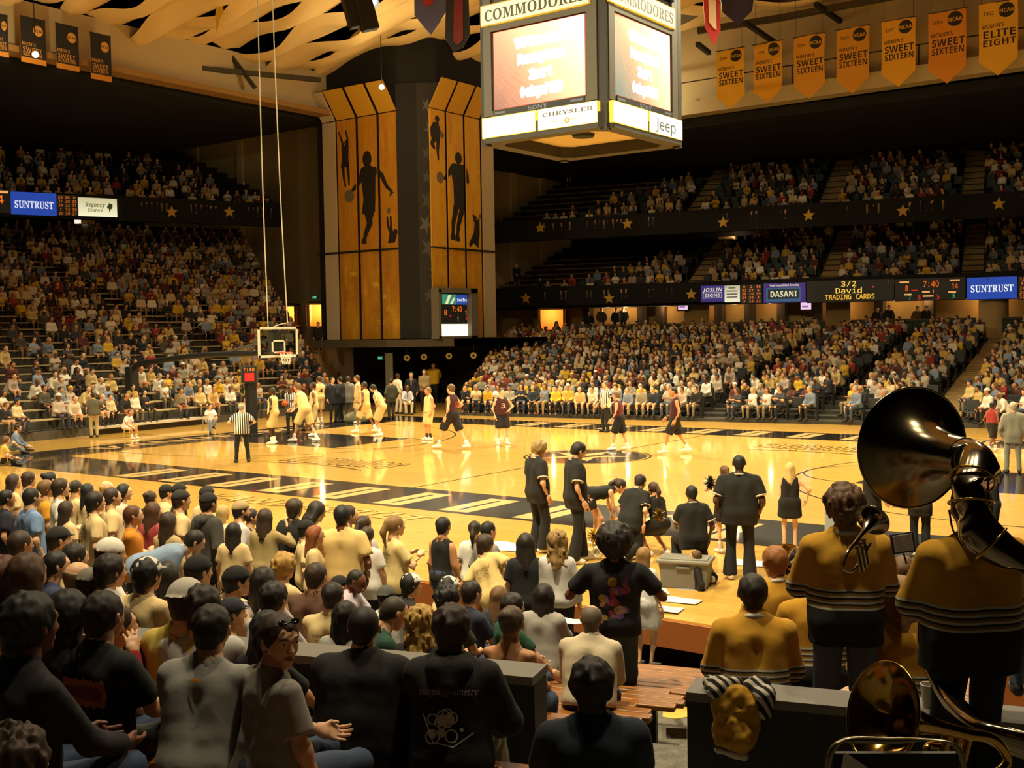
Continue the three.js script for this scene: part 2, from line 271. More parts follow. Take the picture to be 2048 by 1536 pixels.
// ---- centre-hung scoreboard
{
  const t = thing('scoreboard', 'large four-sided video scoreboard hanging over centre court', 'scoreboard', [0, 8.95, 0]);
  const oct = (h, c) => { const s = new THREE.Shape(); [[-h + c, -h], [h - c, -h], [h, -h + c], [h, h - c], [h - c, h], [-h + c, h], [-h, h - c], [-h, -h + c]].forEach((p, i) => i ? s.lineTo(...p) : s.moveTo(...p)); return s; };
  const ex = (s, d) => new THREE.ExtrudeGeometry(s, { depth: d, bevelEnabled: false }).rotateX(-PI / 2);
  const skin = mat('#3b352b', 0.6), rimS = oct(2.18, 0.32); rimS.holes.push(oct(1.75, 0.3));
  part('housing', [ex(oct(2.02, 0.2), 6.4).translate(0, 9.3, 0)], skin, t);
  part('bottom_rim', [ex(rimS, 0.42).translate(0, 8.95, 0)], mat('#2c271f', 0.6), t);
  part('underside', [ex(oct(1.8, 0.3), 0.06).translate(0, 9.28, 0)], mat('#a89468', 0.8), t);
  part('speaker_grille', [cyl(0.34, 0.3, 0.1, 24, 0, 9.24, 0)], M.black, t);
  part('corner_strip', [[1.97, 1.97], [-1.97, 1.97], [1.97, -1.97], [-1.97, -1.97]].map(([x, z]) => bx(0.2, 4.6, 0.2, x, 11.2, z)), mat('#1d1914', 0.6), t);
  part('hanger_cable', [[-1.6, -1.6], [1.6, -1.6], [-1.6, 1.6], [1.6, 1.6]].map(([x, z]) => cyl(0.03, 0.03, 6, 6, x, 18, z)), M.rail, t);
  const video = (flip) => canvas(768, 576, (x, w, h) => {
    const g = x.createLinearGradient(0, h, w, 0); g.addColorStop(0, flip ? '#5d726a' : '#8a5a4a'); g.addColorStop(0.35, flip ? '#c09068' : '#e09068'); g.addColorStop(0.7, '#ffd8a0'); g.addColorStop(1, '#fff2d8'); x.fillStyle = g; x.fillRect(0, 0, w, h);
    x.strokeStyle = 'rgba(70,30,20,.25)'; for (let i = 0; i < 70; i++) { x.lineWidth = 1 + hash(i, 2, 1) * 2; const a = hash(i, 1, 1) * w * 0.5; x.beginPath(); x.moveTo(a * 0.6, h * 0.35 + hash(i, 3, 1) * h * .7); x.lineTo(a * 0.6 + 60, h * 0.35 + hash(i, 3, 1) * h * .7 + 60); x.stroke(); }
    ['VU Baseball', 'Fourney home', '2at 1', '6-winged WLU'].forEach((s, i) => { x.lineJoin = 'round'; x.font = 'bold 84px sans-serif'; x.textAlign = 'center'; x.textBaseline = 'middle'; const m = [430, 400, 190, 350][i], k = m / x.measureText(s).width; x.save(); x.translate(w * 0.53, h * (0.2 + i * 0.21)); x.scale(k, 1); x.strokeStyle = '#fffdf4'; x.lineWidth = 26; x.strokeText(s, 0, 0); x.lineWidth = 2; x.fillStyle = '#ffffff'; x.fillText(s, 0, 0); x.strokeStyle = '#9a8a86'; x.strokeText(s, -3, -3); x.fillText(s, 0, 0); x.restore(); });
    x.strokeStyle = '#c03a10'; x.lineWidth = 5; x.strokeRect(1, 1, w - 2, h - 2);
  });
  const name = canvas(768, 128, (x, w, h) => { x.fillStyle = '#fff0b8'; x.fillRect(0, 0, w, h); words(x, 'COMMODORES', w / 2, h * 0.54, 92, w * 0.93, '#3a2c10', 'serif', 'bold'); x.strokeStyle = '#e0a820'; x.lineWidth = 6; x.strokeRect(3, 3, w - 6, h - 6); });
  const blankSign = canvas(256, 80, (x, w, h) => { x.fillStyle = '#fffae0'; x.fillRect(0, 0, w, h); x.strokeStyle = '#e6b838'; x.lineWidth = 4; x.strokeRect(1, 1, w - 2, h - 2); });
  const carSign = canvas(512, 160, (x, w, h) => { x.fillStyle = '#fff8dc'; x.fillRect(0, 0, w, h); words(x, 'CHRYSLER', w / 2, h * 0.3, 44, w * 0.86, '#6a5a40', 'serif', 'bold'); x.strokeStyle = '#d8b040'; x.lineWidth = 4; x.beginPath(); x.moveTo(w * 0.22, h * 0.66); x.quadraticCurveTo(w * 0.5, h * 0.78, w * 0.78, h * 0.6); x.stroke(); x.fillStyle = '#c89018'; x.beginPath(); x.arc(w / 2, h * 0.7, 22, 0, 7); x.fill(); x.fillStyle = '#fff3c0'; x.beginPath(); x.arc(w / 2, h * 0.7, 12, 0, 7); x.fill(); x.strokeStyle = '#e6b838'; x.strokeRect(1, 1, w - 2, h - 2); });
  const jeep = canvas(384, 160, (x, w, h) => { x.fillStyle = '#fff8dc'; x.fillRect(0, 0, w, h); words(x, 'Jeep', w / 2, h * 0.52, 120, w * 0.6, '#3a4220', 'sans-serif', 'normal'); x.strokeStyle = '#e6b838'; x.lineWidth = 4; x.strokeRect(1, 1, w - 2, h - 2); });
  const maker = canvas(512, 40, (x, w, h) => { x.fillStyle = '#1c1812'; x.fillRect(0, 0, w, h); words(x, 'SONY', w / 2, h / 2, 34, 110, '#cfc8ba', 'serif', 'bold'); x.fillStyle = '#a8a090'; x.fillRect(10, 12, 60, 14); x.fillRect(w - 76, 10, 66, 14); });
  const turn = (g, k) => g.rotateY(k * PI / 2);
  for (let k = 0; k < 4; k++) {
    const P = (x0, x1, y0, y1, z, d = 0.08) => turn(panel(new V3(x0, y1, z), new V3(x1, y1, z), new V3(x1, y0, z), new V3(x0, y0, z), d), k);
    part('side_frame', [P(-1.95, -1.68, 9.7, 14.5, 2.1), P(1.48, 1.8, 9.7, 14.5, 2.1), P(-1.68, 1.48, 12.03, 12.18, 2.1), P(-1.68, 1.48, 9.68, 9.83, 2.1)], mat('#4a4337', 0.55), t);
    part('screen', P(-1.62, 1.42, 9.86, 12.0, 2.06), glow(video(k % 2), 1.9), t, 'bright video screen');
    part('maker_strip', P(-1.62, 1.42, 9.66, 9.84, 2.12), glow(maker, 0.5), t);
    part('name_sign', P(-2.0, 1.62, 12.2, 12.78, 2.14), glow(name, 1.15), t, 'lit sign with the team name');
    part('upper_screen', P(-2.0, 1.62, 13.0, 14.4, 2.14), glow(canvas(64, 32, (x, w, h) => { x.fillStyle = '#20306a'; x.fillRect(0, 0, w, h); }), 0.5), t);
    part('sign_box', P(-1.96, -0.12, 9.08, 9.65, 2.2, 0.15), glow(blankSign, 1.9), t);
    part('sign_box', P(-0.04, 1.86, 9.08, 9.65, 2.2, 0.15), glow(k === 1 ? jeep : carSign, 1.6), t);
  }
  for (const [x, z, ry] of [[0, 2.5, 0], [2.5, 0, PI / 2]]) { const l = new THREE.RectAreaLight(new THREE.Color(1, 0.85, 0.6), 5, 3, 2.1); l.position.set(x, 10.9, z); l.lookAt(x * 4, 10.9, z * 4); scene.add(l); }
}

// ---- floodlight housings
FLOODS.forEach((p, i) => {
  const t = thing('floodlight', ['round floodlight above the end of the court, nearest the corner tower', 'floodlight beside the hanging blue flag', 'floodlight behind the scoreboard by the red pennant', 'floodlight above the far right of the court', 'floodlight high above the opposite end', 'floodlight above the near side of the basket', 'floodlight above the near sideline', 'floodlight above the near right of the court'][i], 'floodlight', p, 'arena floodlights');
  const a = new V3(...FLOOD_AIM[i]).sub(new V3(...p)).normalize(), o = new THREE.Object3D(); o.position.set(...p); o.lookAt(new V3(...p).add(a)); o.updateMatrix();
  part('housing', new THREE.LatheGeometry([[0.02, -0.75], [0.2, -0.7], [0.3, -0.45], [0.4, -0.08]].map((q) => new THREE.Vector2(...q)), 20).rotateX(PI / 2).applyMatrix4(o.matrix), mat('#3a3630', 0.5, { side: THREE.DoubleSide }), t);
  part('lens', new THREE.SphereGeometry(0.3, 16, 12).scale(1, 1, 0.5).translate(0, 0, -0.2).applyMatrix4(o.matrix), new THREE.MeshStandardMaterial({ color: 0x222222, emissive: new THREE.Color(1, 0.93, 0.85), emissiveIntensity: 14 }), t, 'glowing lamp lens');
  part('hanger', [cyl(0.04, 0.04, 1.6, 6, p[0], p[1] + 1, p[2])], M.rail, t);
});
for (const [p, I, l] of [[[-17.5, 14.8, -10.5], 42, 'small glowing gallery lamp in front of the corner tower'], [[-12, 15.5, -24], 26, 'small glowing gallery lamp behind the scoreboard'], [[-23, 14.6, 3], 16, 'small glowing gallery lamp before the end gallery']]) { const t = thing('gallery_lamp', l, 'lamp', p, 'gallery lamps'); part('bulb', new THREE.SphereGeometry(0.12, 16, 12).translate(...p), new THREE.MeshStandardMaterial({ color: 0x222222, emissive: new THREE.Color(1, 0.9, 0.7), emissiveIntensity: 6 }), t); part('stem', cyl(0.02, 0.02, 2.2, 6, p[0], p[1] + 1.2, p[2]), M.rail, t); lamp(...p, [1, 0.84, 0.5], I, 6); }
{ // dark speaker cluster beside the lights
  const t = thing('speaker_cluster', 'black hanging speaker cluster beside the floodlights under the fabric ceiling', 'speaker', at(722, 20, 48));
  for (const [px, py, w] of [[708, 22, 0.85], [733, 28, 0.8]]) { const p = at(px, py, 48), g = rbx(w * 0.7, 1.4, 0.7, 0.05).rotateX(0.25).rotateY(-0.6).translate(p.x, p.y, p.z); part('cabinet', g, M.black, t); part('grille', rbx(w * 0.6, 1.2, 0.04, 0.01).translate(0, 0, 0.36).rotateX(0.25).rotateY(-0.6).translate(p.x, p.y, p.z), mat('#2d2a26', 0.9), t); }
}

// ---- corner tower with gold panels
{
  const t = thing('corner_tower', 'tall black and gold corner tower with player silhouettes', 'tower', [-23, 3.3, -18]);
  const ZF = -15.35, XF = -19.3, yb = 3.42, ym = 8.0, yt = 14.95, yu = 16.3;
  part('core', slab([[-26.9, ZF - 0.15], [-21.1, ZF - 0.15], [XF - 0.15, -16.6], [XF - 0.15, -21.3]], 3.4, 18.5), M.black, t);
  part('core_back', slab([[-26.9, ZF - 0.2], [XF - 0.2, -21.3], [XF - 4, -21.5], [-26.9, -20.5]], 3.4, 18.5), M.black, t);
  part('chamfer_panel', panel(new V3(-21.05, yu, ZF + 0.02), new V3(-20.2, yu, -15.95), new V3(-20.2, yb, -15.95), new V3(-21.05, yb, ZF + 0.02), 0.05), mat('#15120f', 0.8), t);
  const starMat = new THREE.MeshStandardMaterial({ roughness: 0.85, map: canvas(128, 1024, (x, w, h) => { x.fillStyle = '#2e2b27'; x.fillRect(0, 0, w, h); for (let i = 0; i < 9; i++) { x.fillStyle = `rgba(140,138,135,${0.25 + 0.3 * hash(i, 9, 9)})`; x.save(); x.translate(w * (0.3 + 0.4 * hash(i, 1, 2)), 90 + i * 95); x.rotate(hash(i, 5, 5)); x.beginPath(); for (let k = 0; k < 10; k++) { const r = (k % 2 ? 16 : 42) * (0.7 + 0.5 * hash(i, 2, 2)); x.lineTo(Math.sin(k * PI / 5) * r, -Math.cos(k * PI / 5) * r); } x.fill(); x.restore(); } }) });
  part('star_panel', panel(new V3(-20.2, yu, -15.95), new V3(XF, yu, -16.65), new V3(XF, yb, -16.65), new V3(-20.2, yb, -15.95), 0.05), starMat, t, 'dark panel printed with grey stars');
  // silhouettes are flat print that runs across the three panels of a face
  const limb = (x, pts, w0, w1) => { for (let i = 0; i < pts.length - 1; i++) { const n = 14; for (let k = 0; k <= n; k++) { const u = (i + k / n) / (pts.length - 1), a = pts[i], b = pts[i + 1], r = w0 + (w1 - w0) * u; x.beginPath(); x.arc(a[0] + (b[0] - a[0]) * k / n, a[1] + (b[1] - a[1]) * k / n, r, 0, 7); x.fill(); } } };
  const poly = (x, p) => { x.beginPath(); p.forEach((q, i) => i ? x.lineTo(...q) : x.moveTo(...q)); x.closePath(); x.fill(); };
  const oval = (x, cx, cy, rx, ry, c) => { x.fillStyle = c; x.beginPath(); x.ellipse(cx, cy, rx, ry, 0, 0, 7); x.fill(); };
  const K = '#1a1408', G = '#6a5c48';
  const patina = (x, w, h, base, n) => { x.fillStyle = base; x.fillRect(0, 0, w, h); for (let i = 0; i < 240; i++) { x.fillStyle = `rgba(${hash(i, 1, n) > 0.5 ? '230,180,30' : '150,90,10'},${0.06 + 0.08 * hash(i, 2, n)})`; const s = 20 + 90 * hash(i, 3, n); x.fillRect(hash(i, 4, n) * w - 10, hash(i, 5, n) * h - s, 6 + 30 * hash(i, 6, n), s * 2); } };
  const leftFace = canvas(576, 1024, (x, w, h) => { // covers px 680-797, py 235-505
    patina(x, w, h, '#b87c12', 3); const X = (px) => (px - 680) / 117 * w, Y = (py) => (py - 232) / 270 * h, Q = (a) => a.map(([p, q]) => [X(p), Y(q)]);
    x.fillStyle = K; // leaping player at the left
    limb(x, Q([[683, 256], [688, 272], [693, 290]]), 7, 12); limb(x, Q([[697, 255], [700, 272], [699, 288]]), 7, 12); oval(x, X(697), Y(279), 17, 22, K); x.fillStyle = K; poly(x, Q([[687, 285], [702, 283], [701, 312], [703, 328], [685, 328], [688, 310]])); limb(x, Q([[690, 328], [691, 350], [694, 368]]), 14, 8); limb(x, Q([[699, 328], [701, 350], [701, 366]]), 14, 8);
    // large dribbler in the middle
    oval(x, X(738), Y(318), 44, 62, K); x.fillStyle = K; poly(x, Q([[730, 332], [726, 345], [727, 372], [729, 400], [725, 428], [752, 426], [753, 400], [754, 360], [755, 340], [745, 332]])); limb(x, Q([[730, 340], [722, 362], [708, 378]]), 26, 14); oval(x, X(701), Y(389), 48, 50, G); x.fillStyle = K; limb(x, Q([[752, 342], [766, 354], [776, 378], [786, 390]]), 26, 10); for (const k of [0, 1, 2]) limb(x, Q([[784, 389], [782 + k * 4, 399 - k * 3]]), 5, 4); limb(x, Q([[737, 426], [741, 448], [732, 470], [729, 486]]), 34, 14); poly(x, Q([[725, 478], [733, 478], [734, 489], [723, 489]])); limb(x, Q([[745, 424], [742, 440]]), 28, 20);
    // shooter at the lower right
    oval(x, X(779), Y(427), 20, 24, G); x.fillStyle = K; limb(x, Q([[776, 440], [778, 460], [784, 476]]), 9, 14); limb(x, Q([[783, 439], [783, 460], [786, 474]]), 9, 12); oval(x, X(792), Y(471), 20, 24, K); x.fillStyle = K; poly(x, Q([[780, 472], [795, 478], [790, 492], [776, 492]]));
  });
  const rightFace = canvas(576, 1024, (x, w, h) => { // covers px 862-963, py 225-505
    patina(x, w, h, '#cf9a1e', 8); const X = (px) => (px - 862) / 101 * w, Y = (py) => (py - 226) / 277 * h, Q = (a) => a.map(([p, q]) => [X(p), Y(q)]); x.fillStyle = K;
    oval(x, X(879), Y(244), 26, 26, K); x.fillStyle = K; poly(x, Q([[871, 252], [882, 250], [884, 270], [884, 287], [873, 292], [866, 282], [865, 265]])); limb(x, Q([[881, 260], [885, 272]]), 14, 10); oval(x, X(888), Y(275), 26, 26, G); x.fillStyle = K; limb(x, Q([[871, 288], [868, 296], [872, 303]]), 22, 14); limb(x, Q([[880, 288], [879, 308], [880, 325]]), 20, 10);
    oval(x, X(920), Y(316), 40, 46, K); x.fillStyle = K; poly(x, Q([[908, 328], [930, 328], [934, 342], [932, 372], [931, 424], [910, 420], [909, 372], [904, 344]])); limb(x, Q([[908, 336], [900, 352], [892, 362]]), 24, 14); oval(x, X(883), Y(362), 40, 44, G); x.fillStyle = K; limb(x, Q([[932, 336], [937, 350], [938, 362]]), 22, 14); limb(x, Q([[914, 418], [908, 450], [906, 482]]), 32, 14); limb(x, Q([[926, 420], [918, 455], [915, 484]]), 30, 14); poly(x, Q([[902, 474], [910, 474], [911, 487], [902, 487]])); poly(x, Q([[911, 476], [919, 476], [921, 489], [911, 489]]));
    limb(x, Q([[954, 436], [948, 432], [950, 442], [954, 448]]), 9, 13); oval(x, X(961), Y(432), 18, 20, G); x.fillStyle = K; poly(x, Q([[951, 440], [960, 438], [960, 470], [957, 500], [948, 490], [940, 500], [938, 492], [948, 468]]));
  });
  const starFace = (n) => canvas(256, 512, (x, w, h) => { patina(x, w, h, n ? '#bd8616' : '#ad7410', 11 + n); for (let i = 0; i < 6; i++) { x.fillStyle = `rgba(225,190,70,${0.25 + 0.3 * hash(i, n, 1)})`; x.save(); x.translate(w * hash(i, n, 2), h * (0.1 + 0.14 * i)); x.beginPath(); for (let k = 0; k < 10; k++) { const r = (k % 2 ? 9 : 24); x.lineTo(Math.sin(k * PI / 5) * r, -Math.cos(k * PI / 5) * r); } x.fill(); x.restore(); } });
  const mL = new THREE.MeshStandardMaterial({ map: leftFace, roughness: 0.7 }), mR = new THREE.MeshStandardMaterial({ map: rightFace, roughness: 0.7 }), mLs = new THREE.MeshStandardMaterial({ map: starFace(0), roughness: 0.7 }), mRs = new THREE.MeshStandardMaterial({ map: starFace(1), roughness: 0.7 }), mG = mat('#c39222', 0.7), mW = mat('#b5a486', 0.85);
  const remap = (g, u0, u1) => { const uv = g.attributes.uv; for (let i = 0; i < uv.count; i++) uv.setX(i, u0 + uv.getX(i) * (u1 - u0)); return g; };
  const L = (px, y) => { const r = ray(px, 500), k = (ZF - EYE.z) / r.z; return new V3(EYE.x + r.x * k, y, ZF); }, R = (px, y) => { const r = ray(px, 500), k = (XF - EYE.x) / r.x; return new V3(XF, y, EYE.z + r.z * k); };
  const outL = new V3(0, 1.35, 0.95), outR = new V3(0.85, 1.35, 0);
  for (const [f, out, list, face, sf, p0, p1] of [[L, outL, [[650, 675, 0], [679, 715, 1], [721, 757, 1], [763, 797, 1]], mL, mLs, 680, 797], [R, outR, [[864, 894, 1], [899, 930, 1], [935, 963, 1], [967, 990, 0]], mR, mRs, 862, 963]]) for (const [a, b, gold] of list) {
    const u0 = (a - p0) / (p1 - p0), u1 = (b - p0) / (p1 - p0);
    const up = panel(f(a, yt).add(out), f(b, yt).add(out), f(b, yt), f(a, yt), 0.05), mid = panel(f(a, yt - 0.05), f(b, yt - 0.05), f(b, ym + 0.05), f(a, ym + 0.05), 0.06), low = panel(f(a, ym - 0.05), f(b, ym - 0.05), f(b, yb), f(a, yb), 0.06);
    if (gold) { part('flared_panel', up, mG, t); part('silhouette_panel', remap(mid, u0, u1), face, t); part('star_print_panel', remap(low, u0, u1), sf, t); }
    else part('grey_strip', [up, mid, low], mW, t);
  }
  part('cross_bar', [slab([[-26.9, ZF + 0.06], [-21.1, ZF + 0.06], [-21.1, ZF - 0.1], [-26.9, ZF - 0.1]], ym - 0.04, ym + 0.04), slab([[XF + 0.06, -16.6], [XF + 0.06, -21], [XF - 0.1, -21], [XF - 0.1, -16.6]], ym - 0.04, ym + 0.04)], M.black, t);
  part('ledge', [slab([[-26.5, ZF + 0.9], [-21.2, ZF + 0.9], [XF + 0.9, -16.4], [XF + 0.9, -25], [XF - 2, -25], [-26.5, -19]].slice(0, 4), 3.0, 3.38), slab([[XF + 0.9, -16.4], [XF + 0.9, -25.5], [XF - 3, -25.5], [XF - 3, -16.4]], 3.0, 3.38)], mat('#4a3f2c', 0.8), t, 'brown ledge under the tower');
  struct('wall_tunnel', [slab([[-27.5, -18.5], [-22, -20.5], [-18.5, -23], [-18.3, -24], [-27.5, -24]].slice(0, 4), -0.2, 3.2), slab([[-18.6, -22.5], [-12.8, -27], [-13.2, -27.6], [-19, -23]], -0.2, 2.6)], M.black);
  // scoreboard recessed in the right face
  const s = thing('small_scoreboard', 'small lit scoreboard set into the base of the gold tower', 'scoreboard', [-19.2, 3.5, -17.5]);
  const S = (px, py, o = 0.02) => { const r = ray(px, py), k = (XF + o - EYE.x) / r.x; return EYE.clone().addScaledVector(r, k); };
  const rect = (a, b, c, d, o, th = 0.06) => { const p = S(a, (c + d) / 2, o), q = S(b, (c + d) / 2, o), y1 = S((a + b) / 2, c, o).y, y0 = S((a + b) / 2, d, o).y; return panel(new V3(p.x, y1, p.z), new V3(q.x, y1, q.z), new V3(q.x, y0, q.z), new V3(p.x, y0, p.z), th); };
  part('frame', [rect(878, 883, 577, 677, 0.5, 0.5), rect(943, 956, 577, 677, 0.5, 0.5), rect(878, 956, 576, 586, 0.5, 0.5), rect(878, 956, 672, 677, 0.5, 0.5)], mat('#6d6656', 0.5), s);
  part('back_plate', rect(882, 944, 585, 673, 0.12), M.black, s);
  const led = canvas(256, 256, (x, w, h) => { x.fillStyle = '#15100a'; x.fillRect(0, 0, w, h); x.fillStyle = '#2e4a9a'; x.fillRect(126, 4, 124, 86); words(x, 'SunTrust', 188, 50, 34, 112, '#ffffff'); x.fillStyle = '#3c8a6a'; x.fillRect(6, 4, 118, 86); x.fillStyle = '#e8e2b0'; poly(x, [[30, 86], [60, 10], [84, 10], [54, 88]]); poly(x, [[70, 88], [104, 30], [114, 40], [92, 88]]); words(x, '7:40', 130, 128, 60, 84, '#ff7a1c', 'monospace'); words(x, '8', 34, 158, 62, 30, '#ff7a1c', 'monospace'); words(x, '14', 218, 162, 62, 44, '#ff7a1c', 'monospace'); words(x, '1', 138, 210, 50, 20, '#ffb060', 'monospace'); x.fillStyle = '#d01818'; x.fillRect(66, 180, 16, 12); x.fillRect(206, 200, 22, 20); });
  part('display', rect(883, 943, 588, 648, 0.2), glow(led, 1.0), s);
  part('sign', rect(884, 942, 648, 674, 0.24), glow(canvas(128, 64, (x, w, h) => { x.fillStyle = '#fff6d2'; x.fillRect(0, 0, w, h); }), 1.5), s, 'white lit sign at its foot');
}

// ---- stars on the balcony fronts
for (const [f, list, where] of [[FS, [[1081, 456], [1255, 448], [1447, 445], [1618, 431], [1806, 422], [1998, 408]], 'upper'], [FS, [[1052, 597], [1219, 597], [1383, 589]], 'lower'], [FL, [[343, 424], [458, 424]], 'end']]) list.forEach(([px, py], i) => {
  const n = fNormal(f), p = onFascia(f, px, py, 0.12), t = one('star', `gold metal star on the ${where} balcony front, ${['first', 'second', 'third', 'fourth', 'fifth', 'sixth'][i]} from the corner${where === 'end' ? ' lit sign' : ' tower'}`, 'star', new THREE.ExtrudeGeometry(starShape(0.34, 0.14), { depth: 0.06, bevelEnabled: true, bevelSize: 0.02, bevelThickness: 0.02, bevelSegments: 1 }), mat('#d8a838', 0.55), 'gold balcony stars');
  t.position.copy(p); facing(t, n);
});
// ---- lit boards on the balcony fronts
function board(f, label, px0, px1, py0, py1, tex, k, w = 0.14, group = 'lit boards on the balcony front') {
  const n = fNormal(f), c = (px, py) => onFascia(f, px, py, 0.2), m = (py0 + py1) / 2, a = c(px0, m), b = c(px1, m), y1 = c((px0 + px1) / 2, py0).y, y0 = c((px0 + px1) / 2, py1).y;
  const t = thing('ribbon_board', label, 'sign', a.clone().setY(y0), group), P = (e, o) => { const s = n.clone().multiplyScalar(o); return panel(new V3(a.x, y1 + e, a.z).add(s), new V3(b.x, y1 + e, b.z).add(s), new V3(b.x, y0 - e, b.z).add(s), new V3(a.x, y0 - e, a.z).add(s), w); };
  part('case', P(0.03, -0.03), M.black, t); part('face', P(0, 0), glow(tex, k), t); return t;
}
const led = (w, h, draw) => canvas(w, h, (x) => { x.fillStyle = '#0e0b08'; x.fillRect(0, 0, w, h); draw(x, w, h); x.fillStyle = 'rgba(0,0,0,.28)'; for (let i = 0; i < w; i += 6) x.fillRect(i, 0, 2, h); for (let j = 0; j < h; j += 6) x.fillRect(0, j, w, 2); });
const stats = (n) => led(128, 128, (x, w, h) => { for (let r = 0; r < 5; r++) for (let c = 0; c < 3; c++) words(x, String(Math.floor(hash(r, c, n) * 40)), 22 + c * 42, 16 + r * 25, 24, 0, '#ff7a20', 'monospace'); });
board(FS, 'purple sign shop board on the lower balcony front', 1402, 1448, 571, 604, canvas(256, 192, (x, w, h) => { x.fillStyle = '#3a2a78'; x.fillRect(0, 0, w, h); x.strokeStyle = '#efe6d0'; x.lineWidth = 6; x.strokeRect(24, 84, 206, 62); words(x, 'JOSLIN', w / 2, 50, 60, 210, '#efe6d0', 'sans-serif', 'italic bold'); words(x, 'SIGNS', w / 2, 116, 52, 180, '#efe6d0'); }), 0.8);
board(FS, 'small white lit board with black text on the lower balcony front', 1449, 1479, 571, 604, canvas(128, 128, (x, w, h) => { const g = x.createLinearGradient(0, 0, 0, h); g.addColorStop(0, '#c8bf9a'); g.addColorStop(1, '#fff8d8'); x.fillStyle = g; x.fillRect(0, 0, w, h); x.fillStyle = '#5a5240'; for (let i = 0; i < 4; i++) { x.fillRect(18 + (i === 0 ? 16 : 0), 14 + i * 24, i === 0 ? 60 : 92, 9); } }), 0.9);
board(FS, 'narrow orange number display beside the white board', 1481, 1524, 569, 606, stats(1), 1.3);
board(FS, 'purple and blue water brand board on the lower balcony front', 1527, 1611, 566, 605, canvas(384, 192, (x, w, h) => { x.fillStyle = '#3b2770'; x.fillRect(0, 0, w, h); words(x, 'Treat Yourself Well. Everyday', w / 2, 22, 28, 270, '#ffe9d0'); x.fillStyle = '#2f5a78'; x.fillRect(24, 46, 318, 136); x.fillStyle = '#101c28'; x.fillRect(40, 60, 286, 96); words(x, 'DASANI', 183, 108, 80, 250, '#efe8b8', 'sans-serif', 'bold'); }), 0.9);
board(FS, 'wide dark message display with three orange lines', 1613, 1788, 560, 603, led(768, 192, (x, w, h) => { words(x, '3/2', w * 0.49, 34, 62, 140, '#ffd24a', 'monospace'); words(x, 'David', w * 0.49, 94, 66, 240, '#ffd24a', 'monospace'); words(x, 'TRADING CARDS', w * 0.5, 150, 60, 440, '#ffc03a', 'monospace'); x.fillStyle = '#e02020'; x.fillRect(w * 0.76, 60, 14, 14); }), 1.4);
board(FS, 'score display reading 8 and 14 with the clock at 7:40', 1790, 1931, 556, 600, led(640, 192, (x, w, h) => { words(x, '8', 108, 84, 66, 34, '#ff6a14', 'monospace'); words(x, '7:40', 330, 52, 72, 150, '#ff6a14', 'monospace'); words(x, '14', 545, 76, 66, 60, '#ff6a14', 'monospace'); x.fillStyle = '#ffb060'; for (const [a, b, c] of [[40, 24, 90], [500, 18, 90], [250, 112, 70], [84, 132, 70], [486, 120, 70], [256, 150, 96]]) x.fillRect(a, b, c, 14); words(x, '1', 352, 118, 44, 18, '#ffb060', 'monospace'); words(x, '7', 136, 166, 50, 26, '#20c070', 'monospace'); words(x, '6', 224, 166, 56, 28, '#e02020', 'monospace'); words(x, '5', 396, 166, 56, 28, '#e02020', 'monospace'); words(x, '5', 535, 160, 50, 26, '#20c070', 'monospace'); x.fillStyle = '#e02020'; x.fillRect(150, 100, 60, 8); }), 1.3);
board(FS, 'royal blue bank board beside the score display', 1934, 2034, 554, 598, canvas(448, 192, (x, w, h) => { x.fillStyle = '#1f47a8'; x.fillRect(0, 0, w, h); words(x, 'SUNTRUST', w / 2, h * 0.52, 84, w * 0.86, '#ffffff', 'serif', 'bold'); }), 0.9);
board(FS, 'orange number display past the blue bank board', 2036, 2086, 552, 598, stats(2), 1.3);
board(FL, 'orange score display at the far end of the end balcony', -45, 21, 378, 425, led(256, 192, (x, w, h) => { words(x, '14', 150, 80, 90, 110, '#ff7a20', 'monospace'); x.fillStyle = '#ffb060'; x.fillRect(120, 10, 120, 20); words(x, '5', 160, 160, 50, 26, '#20c070', 'monospace'); }), 1.3);
board(FL, 'royal blue bank board on the end balcony front', 22, 113, 385, 430, canvas(448, 192, (x, w, h) => { x.fillStyle = '#1f47a8'; x.fillRect(0, 0, w, h); words(x, 'SUNTRUST', w / 2, h * 0.55, 84, w * 0.86, '#f2f0ff', 'serif', 'bold'); }), 0.9);
board(FL, 'orange number display beside the cream board', 114, 156, 390, 431, stats(3), 1.0);
board(FL, 'cream lit board with a small tree on the end balcony front', 157, 234, 396, 433, canvas(384, 176, (x, w, h) => { const g = x.createLinearGradient(0, 0, 0, h); g.addColorStop(0, '#cfc596'); g.addColorStop(1, '#fffbd0'); x.fillStyle = g; x.fillRect(0, 0, w, h); words(x, 'Regency', w * 0.42, 66, 60, 200, '#4a4428', 'serif', 'italic bold'); words(x, 'Centers', w * 0.42, 116, 44, 150, '#6a6238', 'serif', 'italic bold'); x.fillStyle = '#2a3418'; for (let i = 0; i < 14; i++) { x.beginPath(); x.arc(308 + 40 * (hash(i, 1, 4) - .5), 70 + 46 * (hash(i, 2, 4) - .5), 12, 0, 7); x.fill(); } x.fillRect(302, 90, 10, 34); }), 0.95);

